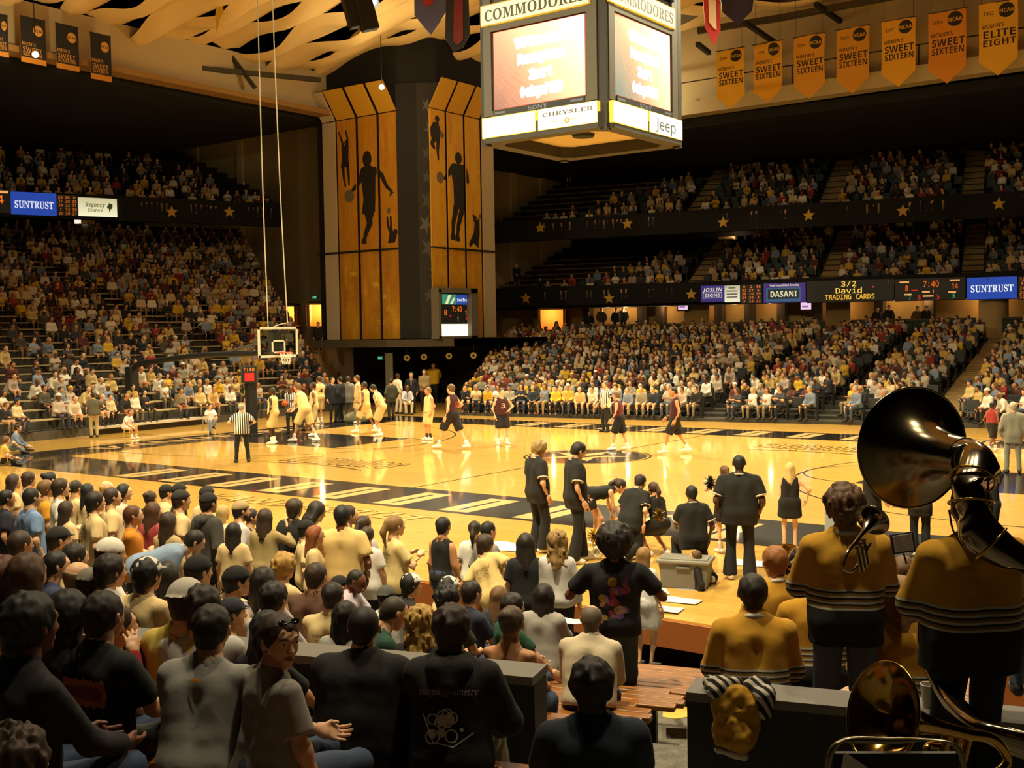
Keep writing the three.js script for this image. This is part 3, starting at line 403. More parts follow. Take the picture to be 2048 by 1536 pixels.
// ---- championship banners in front of the far gallery
[['1990', 'SWEET', 'SIXTEEN', 1433, 1488, 98, 118, '#d9a520'], ['1991', 'SWEET', 'SIXTEEN', 1507, 1564, 88, 0, '#cf981c'], ['1994', 'SWEET', 'SIXTEEN', 1588, 1649, 74, 0, '#c58d1c'], ['1995', 'SWEET', 'SIXTEEN', 1673, 1738, 60, 0, '#c08818'], ['1997', 'SWEET', 'SIXTEEN', 1763, 1831, 46, 0, '#cf9a1c'], ['2004', 'SWEET', 'SIXTEEN', 1857, 1932, 28, 0, '#c4801c'], ['1992', 'ELITE', 'EIGHT', 1958, 2036, 6, 0, '#cf9f22']].forEach(([year, a, b, p0, p1, py, , col], i) => {
  const ZB = -24.0, on = (px, y) => { const r = ray(px, y), k = (ZB - EYE.z) / r.z; return EYE.clone().addScaledVector(r, k); };
  const tl = on(p0, py), tr = on(p1, py), w = tr.x - tl.x, h = w * 1.98, top = 17.35 + 0.12 * i * 0;
  const t = thing('banner', `gold pennant banner ${['nearest the scoreboard', 'with a creased lower half, second from the scoreboard', 'third from the scoreboard', 'in the middle of the row of seven', 'third from the picture edge', 'in a more orange gold, second from the picture edge', 'lettered for the elite eight, last of the row'][i]}`, 'banner', [(tl.x + tr.x) / 2, top - h, ZB], 'gold tournament banners');
  const cloth = new THREE.MeshStandardMaterial({ roughness: 0.7, side: THREE.DoubleSide, map: canvas(256, 512, (x, W, H) => { x.fillStyle = col; x.fillRect(0, 0, W, H); x.fillStyle = '#1c160a'; x.beginPath(); x.arc(W * 0.71, H * 0.125, 52, 0, 7); x.fill(); words(x, 'NCAA', W * 0.71, H * 0.128, 38, 96, '#cfa030'); words(x, year, W * 0.25, H * 0.14, 34, 70, '#3a2a0c', 'serif'); words(x, "WOMEN'S", W * 0.36, H * 0.315, 40, 150, '#241a08'); words(x, a, W * 0.52, H * 0.425, 74, 226, '#1c1408'); words(x, b, W * 0.52, H * 0.545, 64, 226, '#1c1408'); }) });
  const nx = 10, ny = 22, pos = [], uv = [], idx = [];
  for (let j = 0; j <= ny; j++) for (let k = 0; k <= nx; k++) { const u = k / nx, v = j / ny, tip = 0.79 + 0.21 * (1 - Math.abs(u * 2 - 1)), vv = v * tip; pos.push(tl.x + u * w, top - vv * h, ZB + 0.05 * vnoise(u * 3 + i * 7, vv * 4, i) + (i === 1 ? 0.07 * Math.sin(vv * 26) * (vv > 0.6 ? 1 : 0.3) : 0)); uv.push(u, 1 - vv); if (j < ny && k < nx) { const q = j * (nx + 1) + k; idx.push(q, q + nx + 1, q + 1, q + 1, q + nx + 1, q + nx + 2); } }
  const g = new THREE.BufferGeometry(); g.setAttribute('position', new THREE.Float32BufferAttribute(pos, 3)); g.setAttribute('uv', new THREE.Float32BufferAttribute(uv, 2)); g.setIndex(idx); g.computeVertexNormals();
  part('cloth', g, cloth, t); part('hanging_rod', [cyl(0.025, 0.025, w + 0.1, 8).rotateZ(PI / 2).translate((tl.x + tr.x) / 2, top, ZB), cyl(0.008, 0.008, 2, 5, tl.x + 0.1, top + 1, ZB), cyl(0.008, 0.008, 2, 5, tr.x - 0.1, top + 1, ZB)], M.rail, t);
});
// black banners in front of the end gallery
[[-12, 15, 30, 112], [40, 90, 38, 127], [111, 156, 52, 139], [180, 221, 70, 160]].forEach(([p0, p1, y0, y1], i) => {
  const XB = -25.2, on = (px, y) => { const r = ray(px, y), k = (XB - EYE.x) / r.x; return EYE.clone().addScaledVector(r, k); };
  const a = on(p0, y0), b = on(p1, y0), top = on((p0 + p1) / 2, y0).y, bot = on((p0 + p1) / 2, y1).y, t = thing('banner', ['black and gold tournament banner hanging furthest from the corner tower', 'black and gold banner with a round gold seal, second from the edge', 'black and gold banner between two pale gallery columns', 'black and gold banner nearest the corner tower'][i], 'banner', [XB, bot, (a.z + b.z) / 2], 'black banners at the end gallery');
  const m = new THREE.MeshStandardMaterial({ roughness: 0.75, map: canvas(192, 320, (x, W, H) => { x.fillStyle = '#0e0b08'; x.fillRect(0, 0, W, H); x.fillStyle = '#c08a38'; x.beginPath(); x.arc(W * 0.7, H * 0.25, 38, 0, 7); x.fill(); words(x, 'NCAA', W * 0.7, H * 0.25, 26, 66, '#0e0b08'); words(x, "MEN'S", W * 0.32, H * 0.58, 34, 110, '#b07c2c'); words(x, 'SWEET', W * 0.45, H * 0.7, 44, 150, '#b07c2c'); words(x, 'SIXTEEN', W * 0.45, H * 0.8, 40, 150, '#b07c2c'); x.fillStyle = '#b8781c'; x.fillRect(0, H * 0.88, W, H * 0.12); }) });
  part('cloth', panel(new V3(XB, top, a.z), new V3(XB, top, b.z), new V3(XB, bot, b.z), new V3(XB, bot, a.z), 0.03), m, t); part('hanging_rod', bar([XB, top + 0.02, a.z], [XB, top + 0.02, b.z], 0.05), M.rail, t);
});
// flags and pennants among the lights
function flag(label, pts, d, m, name = 'flag', extra) {
  const s = new THREE.Shape(); const P = pts.map(([px, py]) => at(px, py, d)), o = P[0]; const c = P.map((p) => [p.clone().sub(o).dot(RT), p.clone().sub(o).dot(UPV)]); c.forEach((q, i) => i ? s.lineTo(...q) : s.moveTo(...q));
  const g = new THREE.ExtrudeGeometry(s, { depth: 0.03, bevelEnabled: false, curveSegments: 4 }); const mm = new THREE.Matrix4().makeBasis(RT, UPV, FW.clone().negate()); g.applyMatrix4(mm).translate(o.x, o.y, o.z);
  const t = thing(name, label, 'flag', o, 'hanging flags'); part('cloth', g, m, t); const a = P[0], b = P[P.length - 1]; part('pole', [bar(a, b, 0.05), cyl(0.01, 0.01, 3, 5, (a.x + b.x) / 2, a.y + 1.5, (a.z + b.z) / 2)], M.rail, t); if (extra) extra(t, o, d); return t;
}
const block = (pts, d, m, name, label) => (t) => { const s = new THREE.Shape(), P = pts.map(([px, py]) => at(px, py, d - 0.05)), o = P[0]; P.map((p) => [p.clone().sub(o).dot(RT), p.clone().sub(o).dot(UPV)]).forEach((q, i) => i ? s.lineTo(...q) : s.moveTo(...q)); const g = new THREE.ExtrudeGeometry(s, { depth: 0.02, bevelEnabled: false }); g.applyMatrix4(new THREE.Matrix4().makeBasis(RT, UPV, FW.clone().negate())).translate(o.x, o.y, o.z); part(name, g, m, t, label); };
flag('blue satin pennant with a red patch hanging beside the scoreboard', [[828, -40], [829, 30], [846, 52], [862, 70], [880, 44], [892, 24], [892, -40]], 42, mat('#4a4f80', 0.5), 'pennant', block([[842, -30], [846, 4], [855, 14], [866, 6], [872, -30]], 42, mat('#9c2420', 0.6), 'red_patch', 'red patch'));
flag('narrow black pennant with a dark red stripe next to the scoreboard', [[893, -40], [890, 76], [908, 104], [926, 96], [940, 70], [936, -40]], 40, mat('#14100e', 0.7), 'pennant', block([[908, -30], [907, 84], [916, 90], [926, 80], [926, -30]], 40, mat('#6a1414', 0.6), 'stripe', 'dark red stripe'));
flag('small red pennant with white letters past the scoreboard', [[1404, -30], [1410, 56], [1428, 92], [1441, 60], [1437, -30]], 40, mat('#a82420', 0.6), 'pennant', block([[1416, -25], [1418, 44], [1427, 56], [1433, 60], [1431, -25]], 40, mat('#d8c4a4', 0.7), 'letter_strip', 'pale letters'));
flag('dark navy flag hanging beside the red pennant', [[1438, -30], [1444, 24], [1476, 50], [1504, 22], [1511, -30]], 41, mat('#1a1a38', 0.6), 'pennant');
flag('thin yellow pennant dangling below the fabric ceiling', [[436, -5], [431, 30], [434, 68], [439, 40], [447, 26], [445, -5]], 48, mat('#c8a418', 0.6), 'pennant');

// ---- truss struts under the galleries
for (const [a, b, l] of [[[1395, 88], [1418, 106], 'short'], [[1490, 45], [1548, 84], 'long'], [[1632, 8], [1702, 58], 'longer'], [[1830, -20], [1868, 30], 'steep']]) { const p = at(a[0], a[1], 52), q = at(b[0], b[1], 55); one('strut', `${l} dark diagonal steel strut in front of the cream gallery`, 'strut', bar(p, q, 0.2), M.dark, 'gallery struts'); }
{ const g = structGroup('trim_ceiling_truss'); const P = (x, y, d) => at(x, y, d); part('chord', [bar(P(1395, 62, 55), P(1560, 36, 54), 0.28), bar(P(1560, 36, 54), P(2060, -60, 48), 0.28), bar(P(-10, 58, 46), P(210, 80, 50), 0.14), bar(P(210, 82, 50), P(460, 110, 55), 0.14), bar(P(310, 128, 52), P(640, 160, 58), 0.22)], mat('#3b3220', 0.7), g); part('brace', [bar(P(150, 42, 50), P(300, 130, 52), 0.16), bar(P(310, 128, 52), P(352, 92, 53), 0.16), bar(P(310, 128, 52), P(440, 112, 55), 0.14), bar(P(462, 112, 55), P(510, 176, 55), 0.2)], mat('#2c2416', 0.7), g); }

// ---- gallery rail, exit lights, small lights
{ const g = thing('railing', 'thin dark handrail along the far gallery walkway', 'railing', [0, 15.4, -24.9]); part('rail', [bar([-20, 16.3, -24.9], [24, 16.3, -24.9], 0.05)], M.rail, g); for (let i = 0; i < 15; i++) part('post', bar([-19 + i * 3, 15.4, -24.9], [-19 + i * 3, 16.3, -24.9], 0.05), M.rail, g); }
[[1480, 284, 72, 'under the dark roof above the far balcony'], [1881, 252, 66, 'above the far balcony beside the black stair opening'], [631, 595, 60, 'on the beige wall over the lit doorway'], [762, 716, 58, 'in the dark tunnel below the tower'], [160, 260, 66, 'in the dark above the end balcony']].forEach(([px, py, d, w]) => { const p = at(px, py, d), t = thing('exit_sign', `small green exit light ${w}`, 'sign', p, 'exit lights'); part('case', rbx(0.42, 0.24, 0.1, 0.02, p.x, p.y, p.z), M.black, t); const f = panel(at(px, py, d).add(new V3(-0.17, 0.09, 0.07)), at(px, py, d).add(new V3(0.17, 0.09, 0.07)), at(px, py, d).add(new V3(0.17, -0.09, 0.07)), at(px, py, d).add(new V3(-0.17, -0.09, 0.07)), 0.02); part('face', f, glow(canvas(96, 48, (x, w2, h) => { x.fillStyle = '#0c5a40'; x.fillRect(0, 0, w2, h); words(x, 'EXIT', w2 / 2, h / 2, 34, 80, '#8af0c0'); }), 1.0), t); });
[[814, 716], [848, 714], [898, 712], [947, 711], [999, 713]].forEach(([px, py], i) => { const p = at(px, py, 57.5); const t = thing('wall_roundel', `small round gold emblem in the dark tunnel wall, ${['first', 'second', 'third', 'fourth', 'fifth'][i]} from the exit light`, 'emblem', p, 'gold roundels under the tower'); const n = new V3(0.55, 0, 0.83), o = new THREE.Object3D(); o.position.copy(p); o.lookAt(p.clone().add(n)); o.updateMatrix(); part('disc', cyl(0.16, 0.16, 0.05, 20).rotateX(PI / 2).applyMatrix4(o.matrix), mat('#b08a30', 0.5), t); part('star', new THREE.ExtrudeGeometry(starShape(0.11, 0.05), { depth: 0.05, bevelEnabled: false }).applyMatrix4(o.matrix), M.black, t); part('post', bar(p.clone().add(new V3(0, 0.15, -0.02)), p.clone().setY(3.1).add(new V3(0, 0, -0.02)), 0.03), M.black, t); });

// ---- lit doorways in the corner walls
function doorway(label, px0, px1, py0, py1, d, k, I) {
  const a = at(px0, py0, d), b = at(px1, py0, d), c = at(px0, py1, d), t = thing('doorway', label, 'doorway', [(a.x + b.x) / 2, c.y, (a.z + b.z) / 2], 'lit doorways');
  const r = new V3(b.x - a.x, 0, b.z - a.z), n = new V3(r.z, 0, -r.x).normalize().multiplyScalar(1.6), W = mat('#d89a4c', 0.9);
  const P = (p, q) => panel(new V3(p.x, a.y, p.z), new V3(q.x, a.y, q.z), new V3(q.x, c.y, q.z), new V3(p.x, c.y, p.z), 0.1);
  part('back_wall', P(a.clone().add(n), b.clone().add(n)), W, t); part('side_wall', P(a, a.clone().add(n)), W, t); part('side_wall', P(b.clone().add(n), b), W, t);
  part('lintel', slab([[a.x, a.z], [b.x, b.z], [b.x + n.x, b.z + n.z], [a.x + n.x, a.z + n.z]], a.y, a.y + 0.15), M.dark, t); part('frame', [bar([a.x, a.y, a.z], [a.x, c.y, a.z], 0.1), bar([b.x, a.y, b.z], [b.x, c.y, b.z], 0.1), bar([a.x, a.y, a.z], [b.x, a.y, b.z], 0.1)], mat('#7a4a1c', 0.7), t);
  lamp((a.x + b.x + n.x) / 2, a.y - 0.25, (a.z + b.z + n.z) / 2, [1, 0.62, 0.24], I, 4); return t;
}
doorway('bright orange-lit doorway in the beige wall nearer the basket', 561, 590, 612, 652, 66, 1, 9);
doorway('bright orange-lit doorway in the beige wall beside the tower', 616, 646, 608, 652, 62, 1, 9);
doorway('orange-lit doorway in the beige wall right of the tower', 1079, 1128, 618, 682, 70, 1, 7);

// ---- private boxes between the side stand and the lower balcony
{
  const dir = FS.q.clone().sub(FS.p).normalize(), n = fNormal(FS), P = (px, y, back) => { const q = onFascia(FS, px, 640, -back); return new V3(q.x, y, q.z); };
  const box = (px0, px1, y0, y1, back, th = 0.15) => { const a = P(px0, y1, back), b = P(px1, y1, back), c = P(px1, y0, back), d = P(px0, y0, back); return panel(a, b, c, d, th); };
  struct('wall_boxes_back', box(1003, 2120, 2.4, 5.4, 2.6), mat('#a8834a', 0.9));
  struct('wall_boxes_front', [box(1140, 1368, 2.5, 3.95, 0.1), box(1420, 1650, 2.5, 3.95, 0.1), box(1702, 1952, 2.5, 3.95, 0.1), box(2005, 2100, 2.5, 3.95, 0.1)], mat('#27422f', 0.85));
  struct('trim_5', [box(1140, 1368, 3.93, 4.05, 0.02, 0.25), box(1420, 1650, 3.93, 4.05, 0.02, 0.25), box(1702, 1952, 3.93, 4.05, 0.02, 0.25), box(2005, 2100, 3.93, 4.05, 0.02, 0.25)], mat('#4a3b22', 0.7));
  struct('wall_boxes_piers', [1176, 1285, 1322, 1394, 1440, 1500, 1565, 1640, 1760, 1860].map((px) => bar(P(px, 2.5, 2.2), P(px, 5.4, 2.2), 0.5)), mat('#3a2a18', 0.9));
  part(numbered('column_round'), cyl(0.75, 0.75, 3.2, 24, P(1987, 0, 0.9).x, 3.8, P(1987, 0, 0.9).z), mat('#b89a66', 0.85), scene).userData.kind = 'structure';
  struct('wall_boxes_passage', [box(1369, 1418, 2.4, 5.3, 1.4, 0.2), box(1652, 1700, 2.4, 5.3, 1.4, 0.2)], mat('#9a7844', 0.9));
  for (const [px, I] of [[1215, 2.2], [1252, 3], [1330, 3], [1405, 1.6], [1470, 2], [1540, 2], [1676, 3.4], [1790, 2], [1850, 2], [1975, 3.4]]) { const p = P(px, 5.0, 1.7); lamp(p.x, p.y, p.z, [1, 0.66, 0.3], I * 1.3, 5); }
  for (const [px, py, l] of [[1366, 612, 'between two private boxes'], [1612, 611, 'at the end of the second private box']]) { const p = onFascia(FS, px, py, -1.2), t = thing('television', `small glowing television ${l}`, 'television', p, 'box televisions'), q = (w, h, o) => { const x = dir.clone().multiplyScalar(w * Math.sign(dir.dot(RT))), s = n.clone().multiplyScalar(o); return panel(p.clone().sub(x).add(s).setY(p.y + h), p.clone().add(x).add(s).setY(p.y + h), p.clone().add(x).add(s).setY(p.y - h), p.clone().sub(x).add(s).setY(p.y - h), 0.06); }; part('case', q(0.36, 0.3, 0), M.black, t); part('picture', q(0.29, 0.22, 0.05), glow(canvas(32, 24, (x) => { x.fillStyle = '#d8b8d0'; x.fillRect(0, 0, 32, 24); x.fillStyle = '#8a6a9a'; x.fillRect(4, 12, 20, 6); }), 1.3), t); }
  // bright openings at the back of the lower balcony
  [[1478, 1508, 462, 478, '#ffc070'], [1737, 1768, 448, 472, '#f0a860'], [2008, 2062, 432, 460, '#fff2dc']].forEach(([a, b, c, d, col], i) => { const p = at(a, c, 76), q = at(b, c, 76), r = at(b, d, 76), s = at(a, d, 76); const t = thing('lit_opening', ['small orange-lit stair opening at the back of the lower balcony', 'dim orange-lit opening above the middle balcony stair', 'bright white-lit opening at the far right of the lower balcony'][i], 'opening', s, 'lit openings'); part('wall', panel(p, q, r, s, 0.1), mat('#c8b48a', 0.9), t); part('lamp_panel', panel(p.clone().lerp(q, 0.3).add(n.clone().multiplyScalar(0.1)), q.clone().add(n.clone().multiplyScalar(0.1)), q.clone().lerp(r, 0.45).add(n.clone().multiplyScalar(0.1)), p.clone().lerp(q, 0.3).lerp(s.clone().lerp(r, 0.3), 0.45).add(n.clone().multiplyScalar(0.1)), 0.05), new THREE.MeshStandardMaterial({ color: 0x222222, emissive: C(col), emissiveIntensity: i === 2 ? 2.5 : 0.5 }), t); lamp(p.x + n.x * 1.2, p.y - 0.3, p.z + n.z * 1.2, [1, 0.7, 0.4], i === 2 ? 3 : 2, 4); });
  { const t = thing('lit_opening', 'narrow white-lit vertical opening behind the end stand', 'opening', at(155, 470, 70), 'lit openings'), a = at(149, 433, 70), b = at(162, 433, 70), c = at(162, 486, 70), d = at(149, 486, 70); part('glow_panel', panel(a, b, c, d, 0.1), new THREE.MeshStandardMaterial({ color: 0x222222, emissive: C('#fff0e0'), emissiveIntensity: 1.0 }), t); part('side_wall', panel(b, at(190, 433, 71), at(190, 486, 71), c, 0.1), mat('#b07830', 0.9), t); lamp(...at(170, 445, 68).toArray(), [1, 0.7, 0.4], 3, 4); }
}

// ---- basket, supports and shot clock
{
  const t = thing('basketball_goal', 'glass backboard with orange rim on a long black arm', 'basketball goal', [-21.8, 0, 0]);
  const X = -13.06, fr = mat('#d8d2c0', 0.5), pad = mat('#0f0d0b', 0.6);
  part('backboard_glass', bx(0.02, 1.02, 1.78, X, 3.43, 0), new THREE.MeshPhysicalMaterial({ color: 0xdfe6e2, roughness: 0.05, transmission: 1, thickness: 0, ior: 1.45 }), t);
  const sq = (y0, y1, z0, z1, w, x) => [bx(0.035, w, z1 - z0, x, y1 - w / 2, (z0 + z1) / 2), bx(0.035, w, z1 - z0, x, y0 + w / 2, (z0 + z1) / 2), bx(0.035, y1 - y0, w, x, (y0 + y1) / 2, z0 + w / 2), bx(0.035, y1 - y0, w, x, (y0 + y1) / 2, z1 - w / 2)];
  part('backboard_frame', sq(2.88, 3.97, -0.93, 0.93, 0.085, X), fr, t, 'pale frame around the glass');
  part('target_square', sq(3.03, 3.5, -0.31, 0.31, 0.055, X + 0.015), fr, t);
  part('rim', [new THREE.TorusGeometry(0.23, 0.018, 8, 32).rotateX(PI / 2).translate(X + 0.39, 3.05, 0), bx(0.18, 0.06, 0.14, X + 0.1, 3.04, 0)], mat('#e0481c', 0.45), t, 'orange rim');
  const net = []; for (let i = 0; i < 12; i++) for (const s of [1, -1]) { const a = i / 12 * 2 * PI, b = a + s * 0.42, c = a + s * 0.84; net.push(tube([[X + 0.39 + 0.225 * Math.cos(a), 3.04, 0.225 * Math.sin(a)], [X + 0.39 + 0.17 * Math.cos(b), 2.84, 0.17 * Math.sin(b)], [X + 0.39 + 0.13 * Math.cos(c), 2.63, 0.13 * Math.sin(c)]], 0.007, 6, 4)); }
  part('net', net, mat('#f0ead8', 0.8), t);
  part('arm', sweep([[-21.75, 2.3, 0], [-21.5, 2.55, 0], [-20.2, 2.72, 0], [-17.5, 2.95, 0], [-14.6, 3.02, 0], [-13.3, 3.1, 0]].map((p) => new V3(...p)), [0.12, 0.11, 0.1], 40, 12), pad, t); part('post', [rbx(0.42, 2.5, 0.42, 0.06, -21.8, 1.25, 0)], pad, t, 'black padded post');
  part('brace', [bar([-16.5, 2.95, 0], [-13.4, 3.55, 0], 0.09), bx(0.25, 0.9, 0.35, -13.25, 3.35, 0)], mat('#4a4640', 0.5), t);
  part('cable', [tube([[-13.4, 3.9, 0.15], [-13.55, 8.5, 0.1], [-13.7, 16.9, 0]], 0.02, 8, 5), tube([[-12.66, 4.1, -0.1], [-12.8, 8.5, -0.05], [-12.95, 16.9, 0]], 0.02, 8, 5), tube([[-13.2, 3.95, 0.12], [-12.95, 4.05, 0], [-12.66, 4.1, -0.1]], 0.02, 6, 5)], mat('#b8ac90', 0.5), t, 'pale suspension cables');
  const s = thing('shot_clock', 'shot clock with red and orange digits on a black post', 'clock', [-14.6, 0, 0]);
  part('post', [rbx(0.3, 2.1, 0.36, 0.05, -14.6, 1.05, 0), bx(0.5, 0.06, 0.5, -14.6, 0.03, 0)], pad, s); const nrm = new V3(0.62, 0, 0.78), ax = new V3(0.78, 0, -0.62), q = (w, y0, y1, o) => { const p = new V3(-14.6, 0, 0).addScaledVector(nrm, o), a = p.clone().addScaledVector(ax, -w), b = p.clone().addScaledVector(ax, w); return panel(a.clone().setY(y1), b.clone().setY(y1), b.clone().setY(y0), a.clone().setY(y0), 0.14); };
  part('case', q(0.3, 1.94, 2.58, 0.26), mat('#3c382c', 0.5), s); part('digits', q(0.26, 1.98, 2.54, 0.28), glow(canvas(96, 112, (x, w, h) => { x.fillStyle = '#100806'; x.fillRect(0, 0, w, h); words(x, '7:40', w / 2, 20, 34, 80, '#ff8a1c', 'monospace'); x.fillStyle = '#e81008'; x.fillRect(18, 44, 66, 62); words(x, '35', 51, 76, 58, 58, '#ff3820', 'monospace'); }), 1.3), s);
}
// ================================================================ people: one smooth surface per body, clothes and hair fitted over it
const clamp = (x, a, b) => Math.max(a, Math.min(b, x));
// prims: [ax, ay, az, bx, by, bz, ra, rb, {k, s, neg, cut}]; joined with a smooth minimum and meshed with surface nets
function primD(p, x, y, z) {
  const o = p[8]; let px = x - p[0], py = y - p[1], pz = z - p[2];
  if (o && o.s) { px /= o.s[0]; py /= o.s[1]; pz /= o.s[2]; return (Math.sqrt(px * px + py * py + pz * pz) - p[6]) * o.m; }
  const bx = p[3] - p[0], by = p[4] - p[1], bz = p[5] - p[2], L = bx * bx + by * by + bz * bz, t = L > 0 ? (px * bx + py * by + pz * bz) / L : 0, h = t < 0 ? 0 : t > 1 ? 1 : t;
  const dx = px - bx * h, dy = py - by * h, dz = pz - bz * h; let d = Math.sqrt(dx * dx + dy * dy + dz * dz) - (p[6] + (p[7] - p[6]) * h);
  if (o && o.cut && L > 0) { const e = (t - 1) * Math.sqrt(L); if (e > d) d = e; }
  return d;
}
const smin = (a, b, k) => { const h = Math.max(k - Math.abs(a - b), 0) / k; return Math.min(a, b) - h * h * k * 0.25; };
function field(prims, planes, x, y, z, k0 = 0.03) { let f = 9; for (const p of prims) if (!p[8]?.neg) f = smin(f, primD(p, x, y, z), p[8]?.k ?? k0); for (const p of prims) if (p[8]?.neg) f = Math.max(f, -primD(p, x, y, z)); for (const q of planes ?? []) f = Math.max(f, q[0] * x + q[1] * y + q[2] * z - q[3]); return f; }
function net(prims, cell, o = {}) {
  const k0 = o.k ?? 0.03, lo = [1e9, 1e9, 1e9], hi = [-1e9, -1e9, -1e9];
  for (const p of prims) { if (p[8]?.s) p[8].m = Math.min(...p[8].s); if (p[8]?.neg) continue; const r = Math.max(p[6], p[7]) * (p[8]?.s ? Math.max(...p[8].s) : 1) + cell * 2.5 + (o.noise ? 0.02 : 0); for (let i = 0; i < 3; i++) { lo[i] = Math.min(lo[i], p[i] - r, p[i + 3] - r); hi[i] = Math.max(hi[i], p[i] + r, p[i + 3] + r); } }
  const N = [0, 1, 2].map((i) => Math.ceil((hi[i] - lo[i]) / cell) + 1), [nx, ny, nz] = N, sy = nx, sz = nx * ny, F = new Float32Array(nx * ny * nz).fill(9);
  for (const p of prims) {
    const neg = p[8]?.neg, k = p[8]?.k ?? k0, m = Math.max(p[6], p[7]) * (p[8]?.s ? Math.max(...p[8].s) : 1) + k + cell * 2.2 + (o.noise ? 0.02 : 0), a = [], b = [];
    for (let i = 0; i < 3; i++) { a[i] = clamp(Math.floor((Math.min(p[i], p[i + 3]) - m - lo[i]) / cell), 0, N[i] - 1); b[i] = clamp(Math.ceil((Math.max(p[i], p[i + 3]) + m - lo[i]) / cell), 0, N[i] - 1); }
    for (let z = a[2]; z <= b[2]; z++) for (let y = a[1]; y <= b[1]; y++) for (let x = a[0], q = z * sz + y * sy + a[0]; x <= b[0]; x++, q++) {
      const d = primD(p, lo[0] + x * cell, lo[1] + y * cell, lo[2] + z * cell);
      F[q] = neg ? Math.max(F[q], -d) : d > m ? Math.min(F[q], d) : smin(F[q], d, k);
    }
  }
  if (o.planes || o.noise) for (let z = 0, q = 0; z < nz; z++) for (let y = 0; y < ny; y++) for (let x = 0; x < nx; x++, q++) {
    const X = lo[0] + x * cell, Y = lo[1] + y * cell, Z = lo[2] + z * cell;
    if (o.noise && Math.abs(F[q]) < 0.03 + cell * 2) F[q] += o.noise(X, Y, Z);
    if (o.planes && F[q] < cell * 3) for (const n of o.planes) { const e = n[0] * X + n[1] * Y + n[2] * Z - n[3]; if (e > F[q]) F[q] = e; }
  }
  const id = new Int32Array(nx * ny * nz).fill(-1), pos = [], idx = [];
  for (let z = 0; z < nz - 1; z++) for (let y = 0; y < ny - 1; y++) for (let x = 0; x < nx - 1; x++) {
    const q = z * sz + y * sy + x, f = [F[q], F[q + 1], F[q + sy], F[q + sy + 1], F[q + sz], F[q + sz + 1], F[q + sz + sy], F[q + sz + sy + 1]];
    let inn = 0; for (let i = 0; i < 8; i++) if (f[i] < 0) inn++;
    if (!inn || inn === 8) continue;
    let X = 0, Y = 0, Z = 0, n = 0;
    for (let i = 0; i < 8; i++) for (const b of [1, 2, 4]) { const j = i | b; if (j === i || (f[i] < 0) === (f[j] < 0)) continue; const t = f[i] / (f[i] - f[j]); X += (i & 1) + (b === 1 ? t : 0); Y += ((i >> 1) & 1) + (b === 2 ? t : 0); Z += ((i >> 2) & 1) + (b === 4 ? t : 0); n++; }
    id[q] = pos.length / 3; pos.push(lo[0] + (x + X / n) * cell, lo[1] + (y + Y / n) * cell, lo[2] + (z + Z / n) * cell);
  }
  const quad = (a, b, c, d, flip) => { if (a < 0 || b < 0 || c < 0 || d < 0) return; flip ? idx.push(a, c, b, a, d, c) : idx.push(a, b, c, a, c, d); };
  for (let z = 1; z < nz - 1; z++) for (let y = 1; y < ny - 1; y++) for (let x = 1; x < nx - 1; x++) {
    const q = z * sz + y * sy + x, s = F[q] < 0;
    if (s !== F[q + 1] < 0) quad(id[q - sy - sz], id[q - sz], id[q], id[q - sy], !s);
    if (s !== F[q + sy] < 0) quad(id[q - 1 - sz], id[q - 1], id[q], id[q - sz], !s);
    if (s !== F[q + sz] < 0) quad(id[q - 1 - sy], id[q - sy], id[q], id[q - 1], !s);
  }
  return { pos, idx };
}
function toGeo(list, uvOf) {   // list of {pos, idx, m?}
  const P = [], I = [], v = new V3();
  for (const g of list) { const b = P.length / 3; for (let i = 0; i < g.pos.length; i += 3) { v.set(g.pos[i], g.pos[i + 1], g.pos[i + 2]); if (g.m) v.applyMatrix4(g.m); P.push(v.x, v.y, v.z); } const flip = g.m && g.m.determinant() < 0; for (let i = 0; i < g.idx.length; i += 3) flip ? I.push(g.idx[i] + b, g.idx[i + 2] + b, g.idx[i + 1] + b) : I.push(g.idx[i] + b, g.idx[i + 1] + b, g.idx[i + 2] + b); }
  const geo = new THREE.BufferGeometry(); geo.setAttribute('position', new THREE.Float32BufferAttribute(P, 3)); geo.setIndex(I);
  if (uvOf) { const uv = []; for (let i = 0; i < P.length; i += 3) uv.push(...uvOf(P[i], P[i + 1], P[i + 2])); geo.setAttribute('uv', new THREE.Float32BufferAttribute(uv, 2)); }
  geo.computeVertexNormals(); return geo;
}
let TRIS = 0;
const cache = new Map(), cached = (k, f) => { if (!cache.has(k)) cache.set(k, f()); return cache.get(k); };
